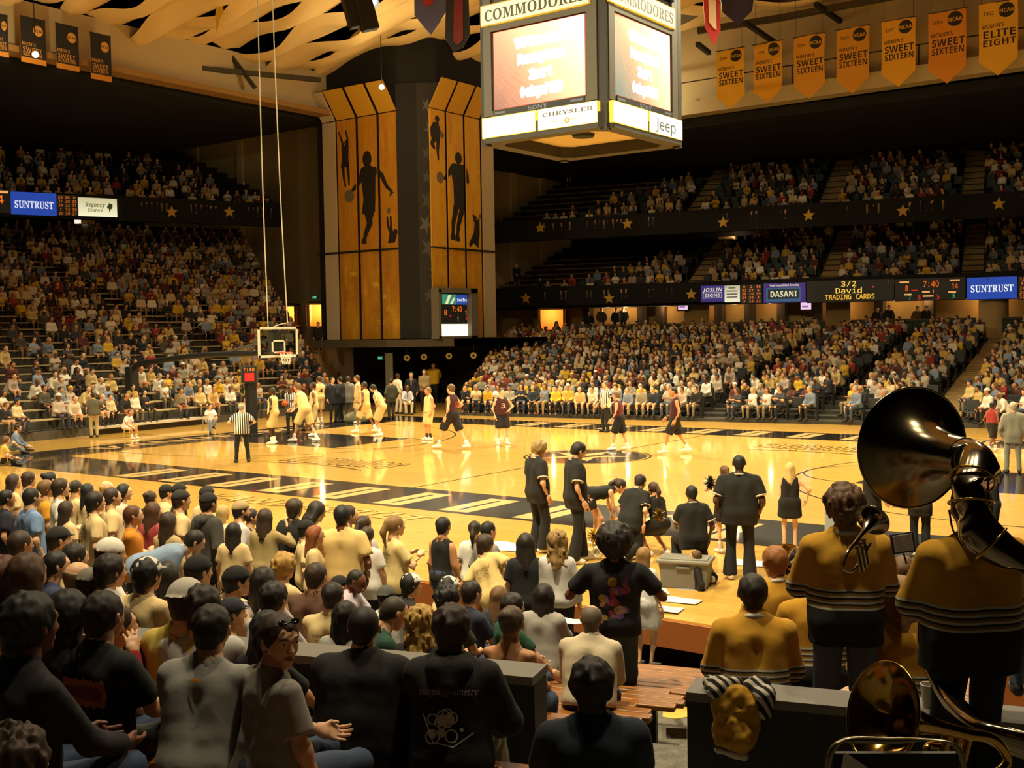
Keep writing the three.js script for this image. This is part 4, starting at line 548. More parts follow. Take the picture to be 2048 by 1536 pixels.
// ---- heads, in head coordinates: origin between the ears, +z the face
const headPrims = (fem) => [[0, 0.022, -0.016, 0, 0.022, -0.016, 0.091, 0.091, { s: [0.9, 1, 1.05] }], [0, 0.015, 0.03, 0, 0.015, 0.03, 0.072, 0.072, { s: [0.95, 1, 0.9] }], [0, -0.03, 0.028, 0, -0.075, 0.048, 0.062, fem ? 0.036 : 0.042], [0.03, -0.035, 0.055, 0.03, -0.035, 0.055, 0.026, 0.026], [-0.03, -0.035, 0.055, -0.03, -0.035, 0.055, 0.026, 0.026], [0, -0.1, 0.066, 0, -0.1, 0.066, 0.02, 0.02], [0, 0.012, 0.092, 0, -0.03, 0.112, 0.008, 0.013, { k: 0.015 }], [0.012, -0.034, 0.1, -0.012, -0.034, 0.1, 0.009, 0.009, { k: 0.01 }], [0.03, 0.028, 0.088, -0.03, 0.028, 0.088, 0.011, 0.011, { k: 0.02 }], [0.018, -0.066, 0.088, -0.018, -0.066, 0.088, 0.009, 0.009, { k: 0.012 }], [0.082, 0.012, -0.004, 0.088, -0.022, 0.004, 0.016, 0.011, { k: 0.01 }], [-0.082, 0.012, -0.004, -0.088, -0.022, 0.004, 0.016, 0.011, { k: 0.01 }], [0.032, 0.01, 0.108, 0.032, 0.01, 0.108, 0.015, 0.015, { neg: 1 }], [-0.032, 0.01, 0.108, -0.032, 0.01, 0.108, 0.015, 0.015, { neg: 1 }], [0, -0.05, -0.028, 0, -0.13, -0.05, 0.052, 0.055]];
const HL = [[0, -0.55, 0.83, 0.046]];
const wavy = (a, f) => (x, y, z) => a * vnoise(x * f, y * f * 0.6, z * f);
const CR = [0, 0.026, -0.016, 0, 0.026, -0.016, 0.1, 0.1, { s: [0.93, 1.02, 1.06] }], NAPE = [0, -0.03, -0.05, 0, -0.055, -0.055, 0.066, 0.055];
const fall = (len, r, w = 0.055) => [[w, 0.0, -0.03, w + 0.012, -len, -0.07, 0.056, r], [-w, 0.0, -0.03, -w - 0.012, -len, -0.07, 0.056, r], [0, 0, -0.05, 0, -len - 0.02, -0.1, 0.07, r * 1.1]];
const HAIR = {
  short: { p: [CR, NAPE], pl: HL, n: wavy(0.006, 40) }, buzz: { p: [[0, 0.024, -0.016, 0, 0.024, -0.016, 0.0945, 0.0945, { s: [0.915, 1.01, 1.05] }], [0, -0.03, -0.05, 0, -0.05, -0.055, 0.058, 0.05]], pl: HL }, bald: null,
  fringe: { p: [CR, NAPE], pl: [[0, -0.55, 0.83, 0.0], [0, 1, 0.25, 0.028]] }, receding: { p: [[0, 0.024, -0.016, 0, 0.024, -0.016, 0.096, 0.096, { s: [0.93, 1.0, 1.06] }], NAPE], pl: [[0, -0.2, 0.98, 0.02], [0, 0.9, 0.43, 0.075]] },
  long: { p: [CR, ...fall(0.3, 0.05)], pl: HL, n: wavy(0.007, 36) }, vlong: { p: [CR, ...fall(0.42, 0.05)], pl: HL, n: wavy(0.007, 36) }, bob: { p: [[0, 0.026, -0.018, 0, 0.026, -0.018, 0.105, 0.105], ...fall(0.11, 0.06, 0.06)], pl: HL, n: wavy(0.007, 36) },
  shag: { p: [[0, 0.026, -0.018, 0, 0.026, -0.018, 0.11, 0.11, { s: [0.95, 1, 1.03] }], [0, -0.04, -0.05, 0, -0.075, -0.06, 0.075, 0.06]], pl: HL, n: wavy(0.012, 34) },
  pony: { p: [CR, [0, 0.06, -0.115, 0, -0.06, -0.165, 0.03, 0.036], [0, -0.06, -0.165, 0, -0.25, -0.13, 0.036, 0.014], [0, -0.02, -0.045, 0, -0.03, -0.045, 0.06, 0.05]], pl: HL, n: wavy(0.005, 40) }, bun: { p: [CR, [0, 0.07, -0.12, 0, 0.07, -0.12, 0.046, 0.046], [0, -0.02, -0.045, 0, -0.03, -0.045, 0.06, 0.05]], pl: HL, n: wavy(0.006, 40) },
  curly: { p: [[0, 0.03, -0.018, 0, 0.03, -0.018, 0.116, 0.116], [0, -0.03, -0.05, 0, -0.06, -0.05, 0.08, 0.06]], pl: HL, n: wavy(0.022, 46) }, afro: { p: [[0, 0.035, -0.02, 0, 0.035, -0.02, 0.148, 0.148], [0, -0.03, -0.05, 0, -0.05, -0.05, 0.1, 0.08]], pl: [[0, -0.5, 0.86, 0.06]], n: wavy(0.02, 50) },
  curlylong: { p: [[0, 0.03, -0.018, 0, 0.03, -0.018, 0.112, 0.112], ...fall(0.27, 0.06, 0.06)], pl: HL, n: wavy(0.026, 40) },
};
const CAPS = { cap: 1, capb: -1 };
function capNet(dir, cell) {
  return cached('cap' + dir + cell, () => net([[0, 0.028, -0.012, 0, 0.028, -0.012, 0.108, 0.108, { s: [0.94, 1, 1.07] }], ...[-0.055, 0, 0.055].map((x) => [x, 0.047 - Math.abs(x) * 0.1, dir * 0.08, x * 0.85, 0.034 - Math.abs(x) * 0.1, dir * (0.172 - Math.abs(x) * 0.4), 0.011, 0.01]), [-0.05, 0.034, dir * 0.13, 0.05, 0.034, dir * 0.13, 0.01, 0.01]], cell, { k: 0.02, planes: [[0, -1, 0.12 * dir, -0.028]] }));
}
const hairNet = (type, cell) => cached('hair' + type + cell, () => net(HAIR[type].p, cell, { k: 0.03, planes: HAIR[type].pl, noise: HAIR[type].n }));
const headNet = (fem, cell) => cached('head' + fem + cell, () => net(headPrims(fem), cell, { k: 0.028 }));
// ---- hands, in hand coordinates: origin at the wrist, +y to the fingers, +x the thumb side, +z the palm
function handNet(curl, cell) {
  return cached('hand' + curl + cell, () => {
    const p = [[0.012, 0.0, 0, 0.0, 0.03, 0, 0.026, 0.024, { k: 0.02 }], [-0.01, 0.0, 0, -0.02, 0.03, 0, 0.022, 0.022, { k: 0.02 }]], L = [0.072, 0.08, 0.075, 0.058];
    for (let f = 0; f < 4; f++) {
      const x = 0.033 - f * 0.0215, y0 = 0.088 - Math.abs(f - 1.2) * 0.004; p.push([x * 0.6, 0.02, 0, x, y0, 0, 0.017, 0.0125, { k: 0.014 }]);
      let q = [x, y0, 0], a = curl * 0.5 + f * 0.04; for (const s of [0.45, 0.32, 0.23]) { const l = L[f] * s, r = [q[0] + (f - 1.5) * -0.0012 - (1 - curl) * (f - 1.5) * 0.002, q[1] + Math.cos(a) * l, q[2] + Math.sin(a) * l]; p.push([...q, ...r, 0.0095 - (f === 3 ? 0.001 : 0), 0.0082 - (f === 3 ? 0.001 : 0), { k: 0.005 }]); q = r; a += curl * 0.75; }
    }
    p.push([0.018, 0.018, 0.006, 0.044, 0.05, 0.014 + curl * 0.012, 0.016, 0.0115, { k: 0.012 }], [0.044, 0.05, 0.014 + curl * 0.012, 0.05 - curl * 0.02, 0.082, 0.022 + curl * 0.022, 0.0105, 0.009, { k: 0.006 }]);
    return net(p, cell, { k: 0.006 });
  });
}
const ik = (a, t, l1, l2, pole) => { const d = t.clone().sub(a), L = clamp(d.length(), Math.abs(l1 - l2) + 0.02, (l1 + l2) * 0.995); d.normalize(); t.copy(a).addScaledVector(d, L); const x = (l1 * l1 - l2 * l2 + L * L) / (2 * L), h = Math.sqrt(Math.max(0, l1 * l1 - x * x)), p = pole.clone().addScaledVector(d, -pole.dot(d)).normalize(); return a.clone().addScaledVector(d, x).addScaledVector(p, h); };
const POSE = {
  stand: { P: [0, 0.95, 0], fl: [0.1, 0.085, 0], fr: [-0.1, 0.085, 0.03] }, walk: { P: [0, 0.93, 0], fl: [0.08, 0.085, 0.3], fr: [-0.09, 0.13, -0.32] }, stride: { P: [0, 0.9, 0], fl: [0.1, 0.085, 0.36], fr: [-0.1, 0.12, -0.38] }, wide: { P: [0, 0.93, 0], fl: [0.19, 0.085, 0.02], fr: [-0.19, 0.085, 0] },
  sit: { P: [0, 0.55, 0], fl: [0.12, 0.085, 0.4], fr: [-0.12, 0.085, 0.4], lean: 0.12 }, low: { P: [0, 0.19, 0], fl: [0.3, 0.085, 0.35], fr: [-0.3, 0.085, 0.35], lean: 0.2, kn: 1 }, kneel: { P: [0, 0.62, 0], fl: [0.13, 0.085, 0.32], fr: [-0.12, 0.1, -0.42], lean: 0.1 }, squat: { P: [0, 0.42, 0], fl: [0.16, 0.085, 0.12], fr: [-0.16, 0.085, 0.02], lean: 0.5 }, bend: { P: [0, 0.9, -0.12], fl: [0.11, 0.085, 0], fr: [-0.11, 0.085, 0.02], lean: 1.35 }, stoop: { P: [0, 0.92, -0.05], fl: [0.12, 0.085, 0], fr: [-0.12, 0.085, 0.02], lean: 0.6 },
};
const ARM = { d: [0.24, -0.1, 0.05], h: [0.19, 0.06, 0.07], f: [0.03, 0.06, 0.22], c: [-0.08, 0.2, 0.2], l: [0.1, 0.08, 0.3], k: [0.13, 0.1, 0.4], p: [0.1, 0.27, 0.27], u: [0.13, 0.63, 0.12], r: [0.2, 0.3, 0.5], w: [0.24, 0.46, 0.2], y: [0.05, 0.02, -0.17], s: [0.24, -0.06, 0.2], b: [0.26, -0.05, -0.18], o: [0.33, 0.16, 0.3], n: [0.06, 0.5, 0.2], m: [0.2, -0.1, 0.3], q: [0.3, 0.0, 0.42] };
function rig(o) {
  const q = { ...POSE[o.pose ?? 'stand'], ...(o.q ?? {}) }, E = THREE.Euler, fem = !!o.fem, sw = (fem ? 0.152 : 0.178) * (o.wide ?? 1), P = new V3(...q.P), T = new THREE.Matrix4().makeRotationFromEuler(new E(q.lean ?? 0, q.twist ?? 0, q.side ?? 0, 'YXZ'));
  const dir = (x, y, z) => new V3(x, y, z).applyMatrix4(T), tp = (x, y, z) => dir(x, y, z).add(P), neck = tp(0, 0.475, -0.012), Hr = new THREE.Matrix4().makeRotationFromEuler(new E((q.lean ?? 0) * 0.35 + (q.hp ?? 0), (q.twist ?? 0) + (q.hy ?? 0), q.hs ?? 0, 'YXZ'));
  const nt = neck.clone().add(dir(0, 0.055, 0.015)), hc = nt.clone().add(new V3(0, 0.085, 0.02).applyMatrix4(Hr)), HM = Hr.clone().setPosition(hc), crown = hc.clone().add(new V3(0, 0.12, -0.01).applyMatrix4(Hr));
  const R = { q, fem, sw, P, T, tp, dir, neck, nt, hc, HM, crown, arms: [], legs: [] };
  const al = fem ? 0.27 : 0.29, fl = fem ? 0.235 : 0.255;
  [1, -1].forEach((s, i) => {
    const sh = tp(s * sw, 0.392, -0.012), code = q.arms?.[i] ?? (o.arms ?? 'dd')[i], v = Array.isArray(code) ? code : ARM[code], hand = tp(s * v[0], v[1], v[2]);
    const pole = Array.isArray(code) && code[3] ? dir(s * code[3][0], code[3][1], code[3][2]) : code === 'h' ? dir(s, 0, -0.5) : code === 'u' ? dir(s, 0, 0.4) : code === 'w' || code === 'n' ? dir(s * 0.6, -1, -0.1) : code === 'y' ? dir(s, 0, -0.6) : dir(s * 0.55, -0.45, -0.6);
    const el = ik(sh, hand, al, fl, pole); R.arms.push({ s, sh, el, hand, code, curl: 'pc'.includes(code) ? 0.9 : o.curl ?? 0.35 });
    const hip = P.clone().add(new V3(s * 0.092, -0.03, 0).applyAxisAngle(new V3(0, 1, 0), (q.twist ?? 0) * 0.4)), ft = new V3(...(i ? q.fr : q.fl)), kp = new V3(s * (q.kn ?? 0.12), q.pose === 'low' ? 1 : 0.1, 1), kn = ik(hip, ft, 0.43, 0.415, kp); R.legs.push({ s, hip, kn, ft, yaw: q.yaw?.[i] ?? s * 0.18 });
  });
  return R;
}
const cone = (a, b, ra, rb, o) => [a.x, a.y, a.z, b.x, b.y, b.z, ra, rb, o];
function torso(R, e, b = 0) {   // torso solids inflated by e, belly b
  const t = R.tp, f = R.fem, w = R.sw / 0.178;
  return [cone(t(0.068 * w, 0.02, 0.005), t(0.085 * w, 0.32, 0.0), (f ? 0.103 : 0.108) + e + b, (f ? 0.096 : 0.108) + e + b * 0.4), cone(t(-0.068 * w, 0.02, 0.005), t(-0.085 * w, 0.32, 0.0), (f ? 0.103 : 0.108) + e + b, (f ? 0.096 : 0.108) + e + b * 0.4), cone(t(-R.sw * 0.8, 0.378, -0.01), t(R.sw * 0.8, 0.378, -0.01), 0.054 + e, 0.054 + e), cone(t(0, 0.37, -0.015), R.neck, 0.085 + e, 0.058 + e * 0.5), cone(t(R.sw * 0.75, 0.395, -0.015), R.neck, 0.044 + e, 0.046 + e * 0.5), cone(t(-R.sw * 0.75, 0.395, -0.015), R.neck, 0.044 + e, 0.046 + e * 0.5), cone(t(-0.075, -0.03, -0.02), t(0.075, -0.03, -0.02), 0.112 + e + b * 0.6, 0.112 + e + b * 0.6), ...(f ? [cone(t(0.066, 0.27, 0.072), t(0.066, 0.27, 0.072), 0.056 + e, 0.056 + e), cone(t(-0.066, 0.27, 0.072), t(-0.066, 0.27, 0.072), 0.056 + e, 0.056 + e)] : [])];
}
const plane = (n, p) => [n.x, n.y, n.z, n.dot(p)];
const folds = (a, s) => (x, y, z) => a * (vnoise(x * 7 + s, y * 5, z * 7) + 0.6 * Math.abs(vnoise(x * 15, y * 11 + s, z * 15)) - 0.3);
const SK = ['#d2a078', '#b98055', '#74452a', '#452818'];
const skinMat = (i) => mat(SK[i], 0.55);
function person(o) {
  const R = rig(o), d = o.d ?? 12, cc = o.cell ?? clamp(d * 0.0024, 0.0145, 0.05), bc = clamp(cc * 1.8, 0.024, 0.055), hcell = clamp(d * 0.0014, 0.0068, 0.02), handc = clamp(d * 0.0013, 0.0066, 0.016);
  const seedv = (o.px ?? 0) * 0.37 + (o.py ?? 0) * 0.11, fa = cc < 0.03 ? 0.009 : 0, kids = [], add = (name, list, m, uvOf, label) => { const g = toGeo(list, uvOf); TRIS += g.index.count / 3; kids.push([name, g, m, label]); return g; };
  // body: trunk, arms, legs, head and hands in one mesh
  const B = [...torso(R, -0.012, (o.belly ?? 0) * 0.8), cone(R.neck, R.nt, 0.056, 0.05), cone(R.nt, R.hc.clone().add(new V3(0, -0.04, -0.03).applyMatrix4(new THREE.Matrix4().extractRotation(R.HM))), 0.052, 0.056)], list = [], w = o.limb ?? 1;
  for (const a of R.arms) { B.push(cone(a.sh, a.el, 0.047 * w, 0.04 * w), cone(a.el, a.hand, 0.041 * w, 0.028 * w)); const y = a.hand.clone().sub(a.el).normalize(), hint = R.dir(0, 0.25, 1), x = hint.addScaledVector(y, -hint.dot(y)).normalize(), z = new V3().crossVectors(x, y); const inn = R.dir(-a.s, 0, 0); const m = new THREE.Matrix4().makeBasis(x, y, z.dot(inn) < 0 ? z.clone().negate() : z).setPosition(a.hand.clone().addScaledVector(y, -0.012)); list.push({ ...handNet(a.curl, handc), m }); }
  for (const l of R.legs) { const f = new V3(Math.sin(l.yaw), 0, Math.cos(l.yaw)); B.push(cone(l.hip, l.kn, 0.082, 0.054), cone(l.kn, l.ft, 0.054, 0.036), cone(l.ft.clone().add(new V3(0, -0.03, 0)).addScaledVector(f, -0.03), l.ft.clone().add(new V3(0, -0.045, 0)).addScaledVector(f, 0.1), 0.034, 0.026)); }
  list.unshift(net(B, bc, { k: 0.04 })); list.push({ ...headNet(R.fem, hcell), m: R.HM }); add('body', list, skinMat(o.skin ?? 0));
  const U = R.dir(0, 1, 0), hem = (y) => plane(U.clone().negate(), R.tp(0, y, 0)), SX = R.dir(1, 0, 0), vOf = (x, y, z) => [new V3(x, y, z).sub(R.P).dot(SX) / 0.6 + 0.5, clamp((new V3(x, y, z).sub(R.P).dot(U) + 0.25) / 0.75, 0, 1)];
  const cm = (c, r = 0.9) => c?.isMaterial ? c : mat(c, r), top = o.top ?? 'tee', cneck = cone(R.neck.clone().add(R.dir(0, -0.02, 0.008)), R.nt.clone().add(R.dir(0, 0.05, 0.03)), 0.062, 0.085, { neg: 1 }), low = o.pose === 'sit' || o.pose === 'low' || o.pose === 'squat';
  const sleeve = (a, mode, e) => { const b = mode === 'short' ? a.sh.clone().lerp(a.el, 0.72) : a.el; const r = [cone(a.sh, b, 0.055 + e, mode === 'short' ? 0.066 + e : 0.05 + e, mode === 'short' ? { cut: 1 } : undefined)]; if (mode === 'long') r.push(cone(a.el, a.hand.clone().lerp(a.el, 0.06), 0.05 + e, 0.038 + e, { cut: 1 })); return r; };
  const hm = o.hem ?? ({ tee: low ? -0.07 : -0.14, long: low ? -0.07 : -0.12, sweater: low ? -0.09 : -0.17, jacket: low ? -0.09 : -0.16, suit: low ? -0.1 : -0.26, tank: -0.1, jersey: -0.08, crop: 0.0, cheer: 0.02, dress: -0.06 })[top];
  let shirtP = null, shirtPl = null;
  if (top !== 'none') {
    const e = { tee: 0.012, long: 0.01, sweater: 0.022, jacket: 0.024, suit: 0.02, tank: 0.004, jersey: 0.012, crop: 0.002, cheer: 0.004, dress: 0.006 }[top] + (o.loose ?? 0), b = o.belly ?? 0;
    shirtP = [...torso(R, e, b)]; if (hm < 0 && top !== 'tank') for (const s of [1, -1]) shirtP.push(cone(R.tp(s * 0.068, 0.1, 0.01), R.tp(s * 0.075, hm - 0.02, 0.02), 0.11 + e + b, 0.118 + e + b));
    for (const a of R.arms) if (['tee'].includes(top)) shirtP.push(...sleeve(a, 'short', e - 0.004)); else if (['long', 'sweater', 'jacket', 'suit'].includes(top)) shirtP.push(...sleeve(a, 'long', e - 0.006)); else if (['tank', 'jersey', 'cheer', 'crop', 'dress'].includes(top)) { if (top === 'jersey' || top === 'cheer') shirtP.push(cone(R.tp(a.s * 0.1, 0.3, 0), R.tp(a.s * 0.11, 0.4, -0.01), 0.07, 0.06)); const c = a.sh.clone().add(R.dir(a.s * 0.055, 0.0, 0)); shirtP.push(cone(c, c.clone().add(R.dir(a.s * 0.06, -0.06, 0)), 0.068, 0.075, { neg: 1 })); }
    shirtP.push(cneck); shirtPl = [hem(hm)]; if (top === 'dress') shirtPl.push(plane(U, R.tp(0, 0.33, 0)));
    add({ tee: 'shirt', long: 'shirt', sweater: 'sweater', jacket: 'jacket', suit: 'suit_jacket', tank: 'top', jersey: 'jersey', crop: 'top', cheer: 'top', dress: 'dress_top' }[top], [net(shirtP, cc, { k: 0.035, planes: shirtPl, noise: fa ? folds(fa, seedv) : undefined })], cm(o.topC ?? '#c8ac78'), vOf);
    if (o.collar) { const c = R.neck.clone().add(R.dir(0, 0.004, 0.005)), pts = []; for (let i = 0; i < 14; i++) { const t = i / 14 * 2 * PI; pts.push(c.clone().add(R.dir(Math.cos(t) * 0.072, -0.012 + 0.02 * Math.sin(-t), Math.sin(t) * 0.07 - 0.003))); } kids.push(['collar', sweep(pts, [o.collarR ?? 0.013, o.collarR ?? 0.013], 28, 8, true), cm(o.collar), null]); }
    if (o.cuff) for (const a of R.arms) { const b = a.sh.clone().lerp(a.el, 0.7), ax = a.el.clone().sub(a.sh).normalize(), ob = new THREE.Object3D(); ob.position.copy(b); ob.lookAt(b.clone().add(ax)); ob.updateMatrix(); kids.push(['cuff', new THREE.TorusGeometry(0.064 + (o.loose ?? 0), 0.012, 8, 22).applyMatrix4(ob.matrix), cm(o.cuff), null]); }
    if (o.hood) add('hood', [net([cone(R.tp(-0.07, 0.43, -0.09), R.tp(0.07, 0.43, -0.09), 0.05, 0.05), cone(R.tp(0, 0.36, -0.13), R.tp(0, 0.42, -0.1), 0.05, 0.06), cone(R.tp(-0.08, 0.46, -0.03), R.tp(-0.09, 0.44, 0.04), 0.035, 0.03), cone(R.tp(0.08, 0.46, -0.03), R.tp(0.09, 0.44, 0.04), 0.035, 0.03)], cc, { k: 0.05, noise: folds(0.008, 3) })], cm(o.topC));
  }
  // legs
  const bot = o.bot ?? 'pants', pc = o.legs ? cc : cc * 1.9, pel = (e) => [cone(R.tp(-0.075, -0.02, -0.015), R.tp(0.075, -0.02, -0.015), 0.115 + e, 0.115 + e), cone(R.tp(-0.06, 0.04, 0), R.tp(0.06, 0.04, 0), 0.108 + e, 0.108 + e)];
  if (bot === 'pants' || bot === 'jeans' || bot === 'flare') { const L = [...pel(0.004 + (o.belly ?? 0) * 0.6)]; for (const l of R.legs) { L.push(cone(l.hip, l.kn, 0.096, 0.07), cone(l.kn, l.ft.clone().add(new V3(0, -0.03, 0)), 0.068, bot === 'flare' ? 0.095 : 0.06, { cut: 1 })); } add('trousers', [net(L, pc, { k: 0.03, planes: [plane(U, R.tp(0, 0.09, 0))], noise: fa ? folds(0.008, seedv + 9) : undefined })], cm(o.botC ?? (bot === 'jeans' ? '#33405a' : '#1c1a18'))); }
  else if (bot === 'shorts') { const L = [...pel(0.02)]; for (const l of R.legs) L.push(cone(l.hip, l.hip.clone().lerp(l.kn, 1.02), 0.112, 0.118, { cut: 1 })); add('shorts', [net(L, pc, { k: 0.03, planes: [plane(U, R.tp(0, 0.1, 0))] })], cm(o.botC ?? '#d8b878')); }
  else if (bot === 'skirt') { const L = [...pel(0.01)], len = o.skirt ?? 0.7; for (const l of R.legs) L.push(cone(l.hip, l.hip.clone().lerp(l.kn, len), 0.115, 0.135, { cut: 1 })); L.push(cone(R.P, R.legs[0].kn.clone().lerp(R.legs[1].kn, 0.5).lerp(R.P, 1 - len), 0.12, 0.15, { cut: 1 })); add('skirt', [net(L, pc, { k: 0.05, planes: [plane(U, R.tp(0, 0.1, 0))] })], cm(o.botC ?? '#141312')); }
  if (o.sock) { const L = []; for (const l of R.legs) L.push(cone(l.ft.clone().lerp(l.kn, o.sockH ?? 0.25), l.ft, 0.05, 0.046)); add('sock', [net([L[0]], 0.02), net([L[1]], 0.02)], cm(o.sock)); }
  if (o.shoes !== null) for (const l of R.legs) { const f = new V3(Math.sin(l.yaw), 0, Math.cos(l.yaw)), c = (a, b) => l.ft.clone().add(new V3(0, b, 0)).addScaledVector(f, a); add('shoe', [net([cone(c(-0.05, -0.035), c(0.02, -0.03), 0.048, 0.046), cone(c(0.02, -0.035), c(0.15, -0.052), 0.046, 0.036)], Math.max(0.014, Math.min(0.02, cc)), { planes: [[0, -1, 0, -(l.ft.y - 0.085)]] })], cm(o.shoes ?? '#221d1a', 0.6)); }
  // hair and hats
  const hr = o.hair ?? 'short'; if (HAIR[hr]) add('hair', [{ ...hairNet(hr, hcell * 1.15), m: R.HM }], mat(o.hairC ?? '#2a1a10', 0.65));
  if (o.cap) { add('cap', [{ ...capNet(o.capB ? -1 : 1, hcell * 1.1), m: R.HM }], cm(o.cap)); if (o.brim) { const m = R.HM, dr = o.capB ? -1 : 1; add('cap_brim', [{ ...cached('brim' + dr + hcell, () => net([...[-0.055, 0, 0.055].map((x) => [x, 0.047 - Math.abs(x) * 0.1, dr * 0.09, x * 0.85, 0.035 - Math.abs(x) * 0.1, dr * (0.178 - Math.abs(x) * 0.4), 0.0125, 0.0115]), [-0.05, 0.035, dr * 0.13, 0.05, 0.035, dr * 0.13, 0.0115, 0.0115]], hcell * 1.1, { k: 0.02 })), m }], cm(o.brim)); } }
  if (o.eyes) for (const s of [1, -1]) { const p = new V3(s * 0.032, 0.011, 0.0855); kids.push(['eye', new THREE.SphereGeometry(0.0118, 14, 10).translate(p.x, p.y, p.z).applyMatrix4(R.HM), mat('#e4dcd0', 0.3), null]); kids.push(['iris', new THREE.SphereGeometry(0.0066, 12, 8).translate(p.x + 0.001 * s, p.y, p.z + 0.0076).applyMatrix4(R.HM), mat('#2a1a10', 0.2), null]); kids.push(['eyebrow', tube([[s * 0.016, 0.033, 0.1], [s * 0.034, 0.039, 0.097], [s * 0.05, 0.033, 0.086]], 0.0035, 8, 5).applyMatrix4(R.HM), mat(o.hairC ?? '#2a1a10', 0.8), null]); }
  if (o.eyes) kids.push(['lips', tube([[-0.02, -0.066, 0.091], [-0.007, -0.062, 0.099], [0, -0.0635, 0.1], [0.007, -0.062, 0.099], [0.02, -0.066, 0.091], [0, -0.071, 0.097], [-0.02, -0.066, 0.091]], 0.0045, 18, 6).applyMatrix4(R.HM), mat('#9c5648', 0.5), null]);
  if (o.beard) add('beard', [{ ...cached('beard' + hcell, () => net([[0, -0.085, 0.06, 0, -0.095, 0.072, 0.035, 0.028], [0.05, -0.04, 0.02, 0.03, -0.085, 0.05, 0.028, 0.03], [-0.05, -0.04, 0.02, -0.03, -0.085, 0.05, 0.028, 0.03]], hcell, { planes: [[0, 1, 0, -0.05]] })), m: R.HM }], mat(o.hairC ?? '#2a1a10', 0.9));
  for (const pr of o.prints ?? []) {   // flat print on the cloth, laid on the shirt's surface
    const n = pr.n ?? 14, pos = [], uv = [], idx = [], sd = pr.front ? 1 : -1;
    for (let j = 0; j <= n; j++) for (let i = 0; i <= n; i++) { const X = (i / n - 0.5) * pr.w + (pr.x ?? 0), Y = pr.y + (j / n - 0.5) * pr.h; let z = 0.42 * sd; for (let k = 0; k < 40; k++) { const p = R.tp(X, Y, z), f = field(shirtP, shirtPl, p.x, p.y, p.z, 0.035); if (f < 0.006 || z * sd < -0.1) break; z -= sd * Math.max(0.004, f * 0.8); } const p = R.tp(X, Y, z + sd * 0.006); pos.push(p.x, p.y, p.z); uv.push(sd < 0 ? 1 - i / n : i / n, j / n); if (i < n && j < n) { const q = j * (n + 1) + i; sd > 0 ? idx.push(q, q + 1, q + n + 1, q + 1, q + n + 2, q + n + 1) : idx.push(q, q + n + 1, q + 1, q + 1, q + n + 1, q + n + 2); } }
    const g = new THREE.BufferGeometry(); g.setAttribute('position', new THREE.Float32BufferAttribute(pos, 3)); g.setAttribute('uv', new THREE.Float32BufferAttribute(uv, 2)); g.setIndex(idx); g.computeVertexNormals(); kids.push([pr.front ? 'chest_print' : 'back_print', g, new THREE.MeshStandardMaterial({ map: pr.tex, transparent: true, roughness: 0.8, side: THREE.DoubleSide }), pr.label]);
  }
  if (o.more) o.more(R, kids);
  const G = new THREE.Group(); for (const [n, g, m, l] of kids) { const c = part(n, g, m, null); if (l) c.userData.label = l; G.add(c); }
  G.userData.rig = null; return { G, R };
}
const FWH = new V3(FW.x, 0, FW.z).normalize(), RTH = new V3(-FWH.z, 0, FWH.x);
const yawOf = (face) => { const a = face * PI / 180, f = FWH.clone().multiplyScalar(Math.cos(a)).addScaledVector(RTH, Math.sin(a)); return Math.atan2(f.x, f.z); };
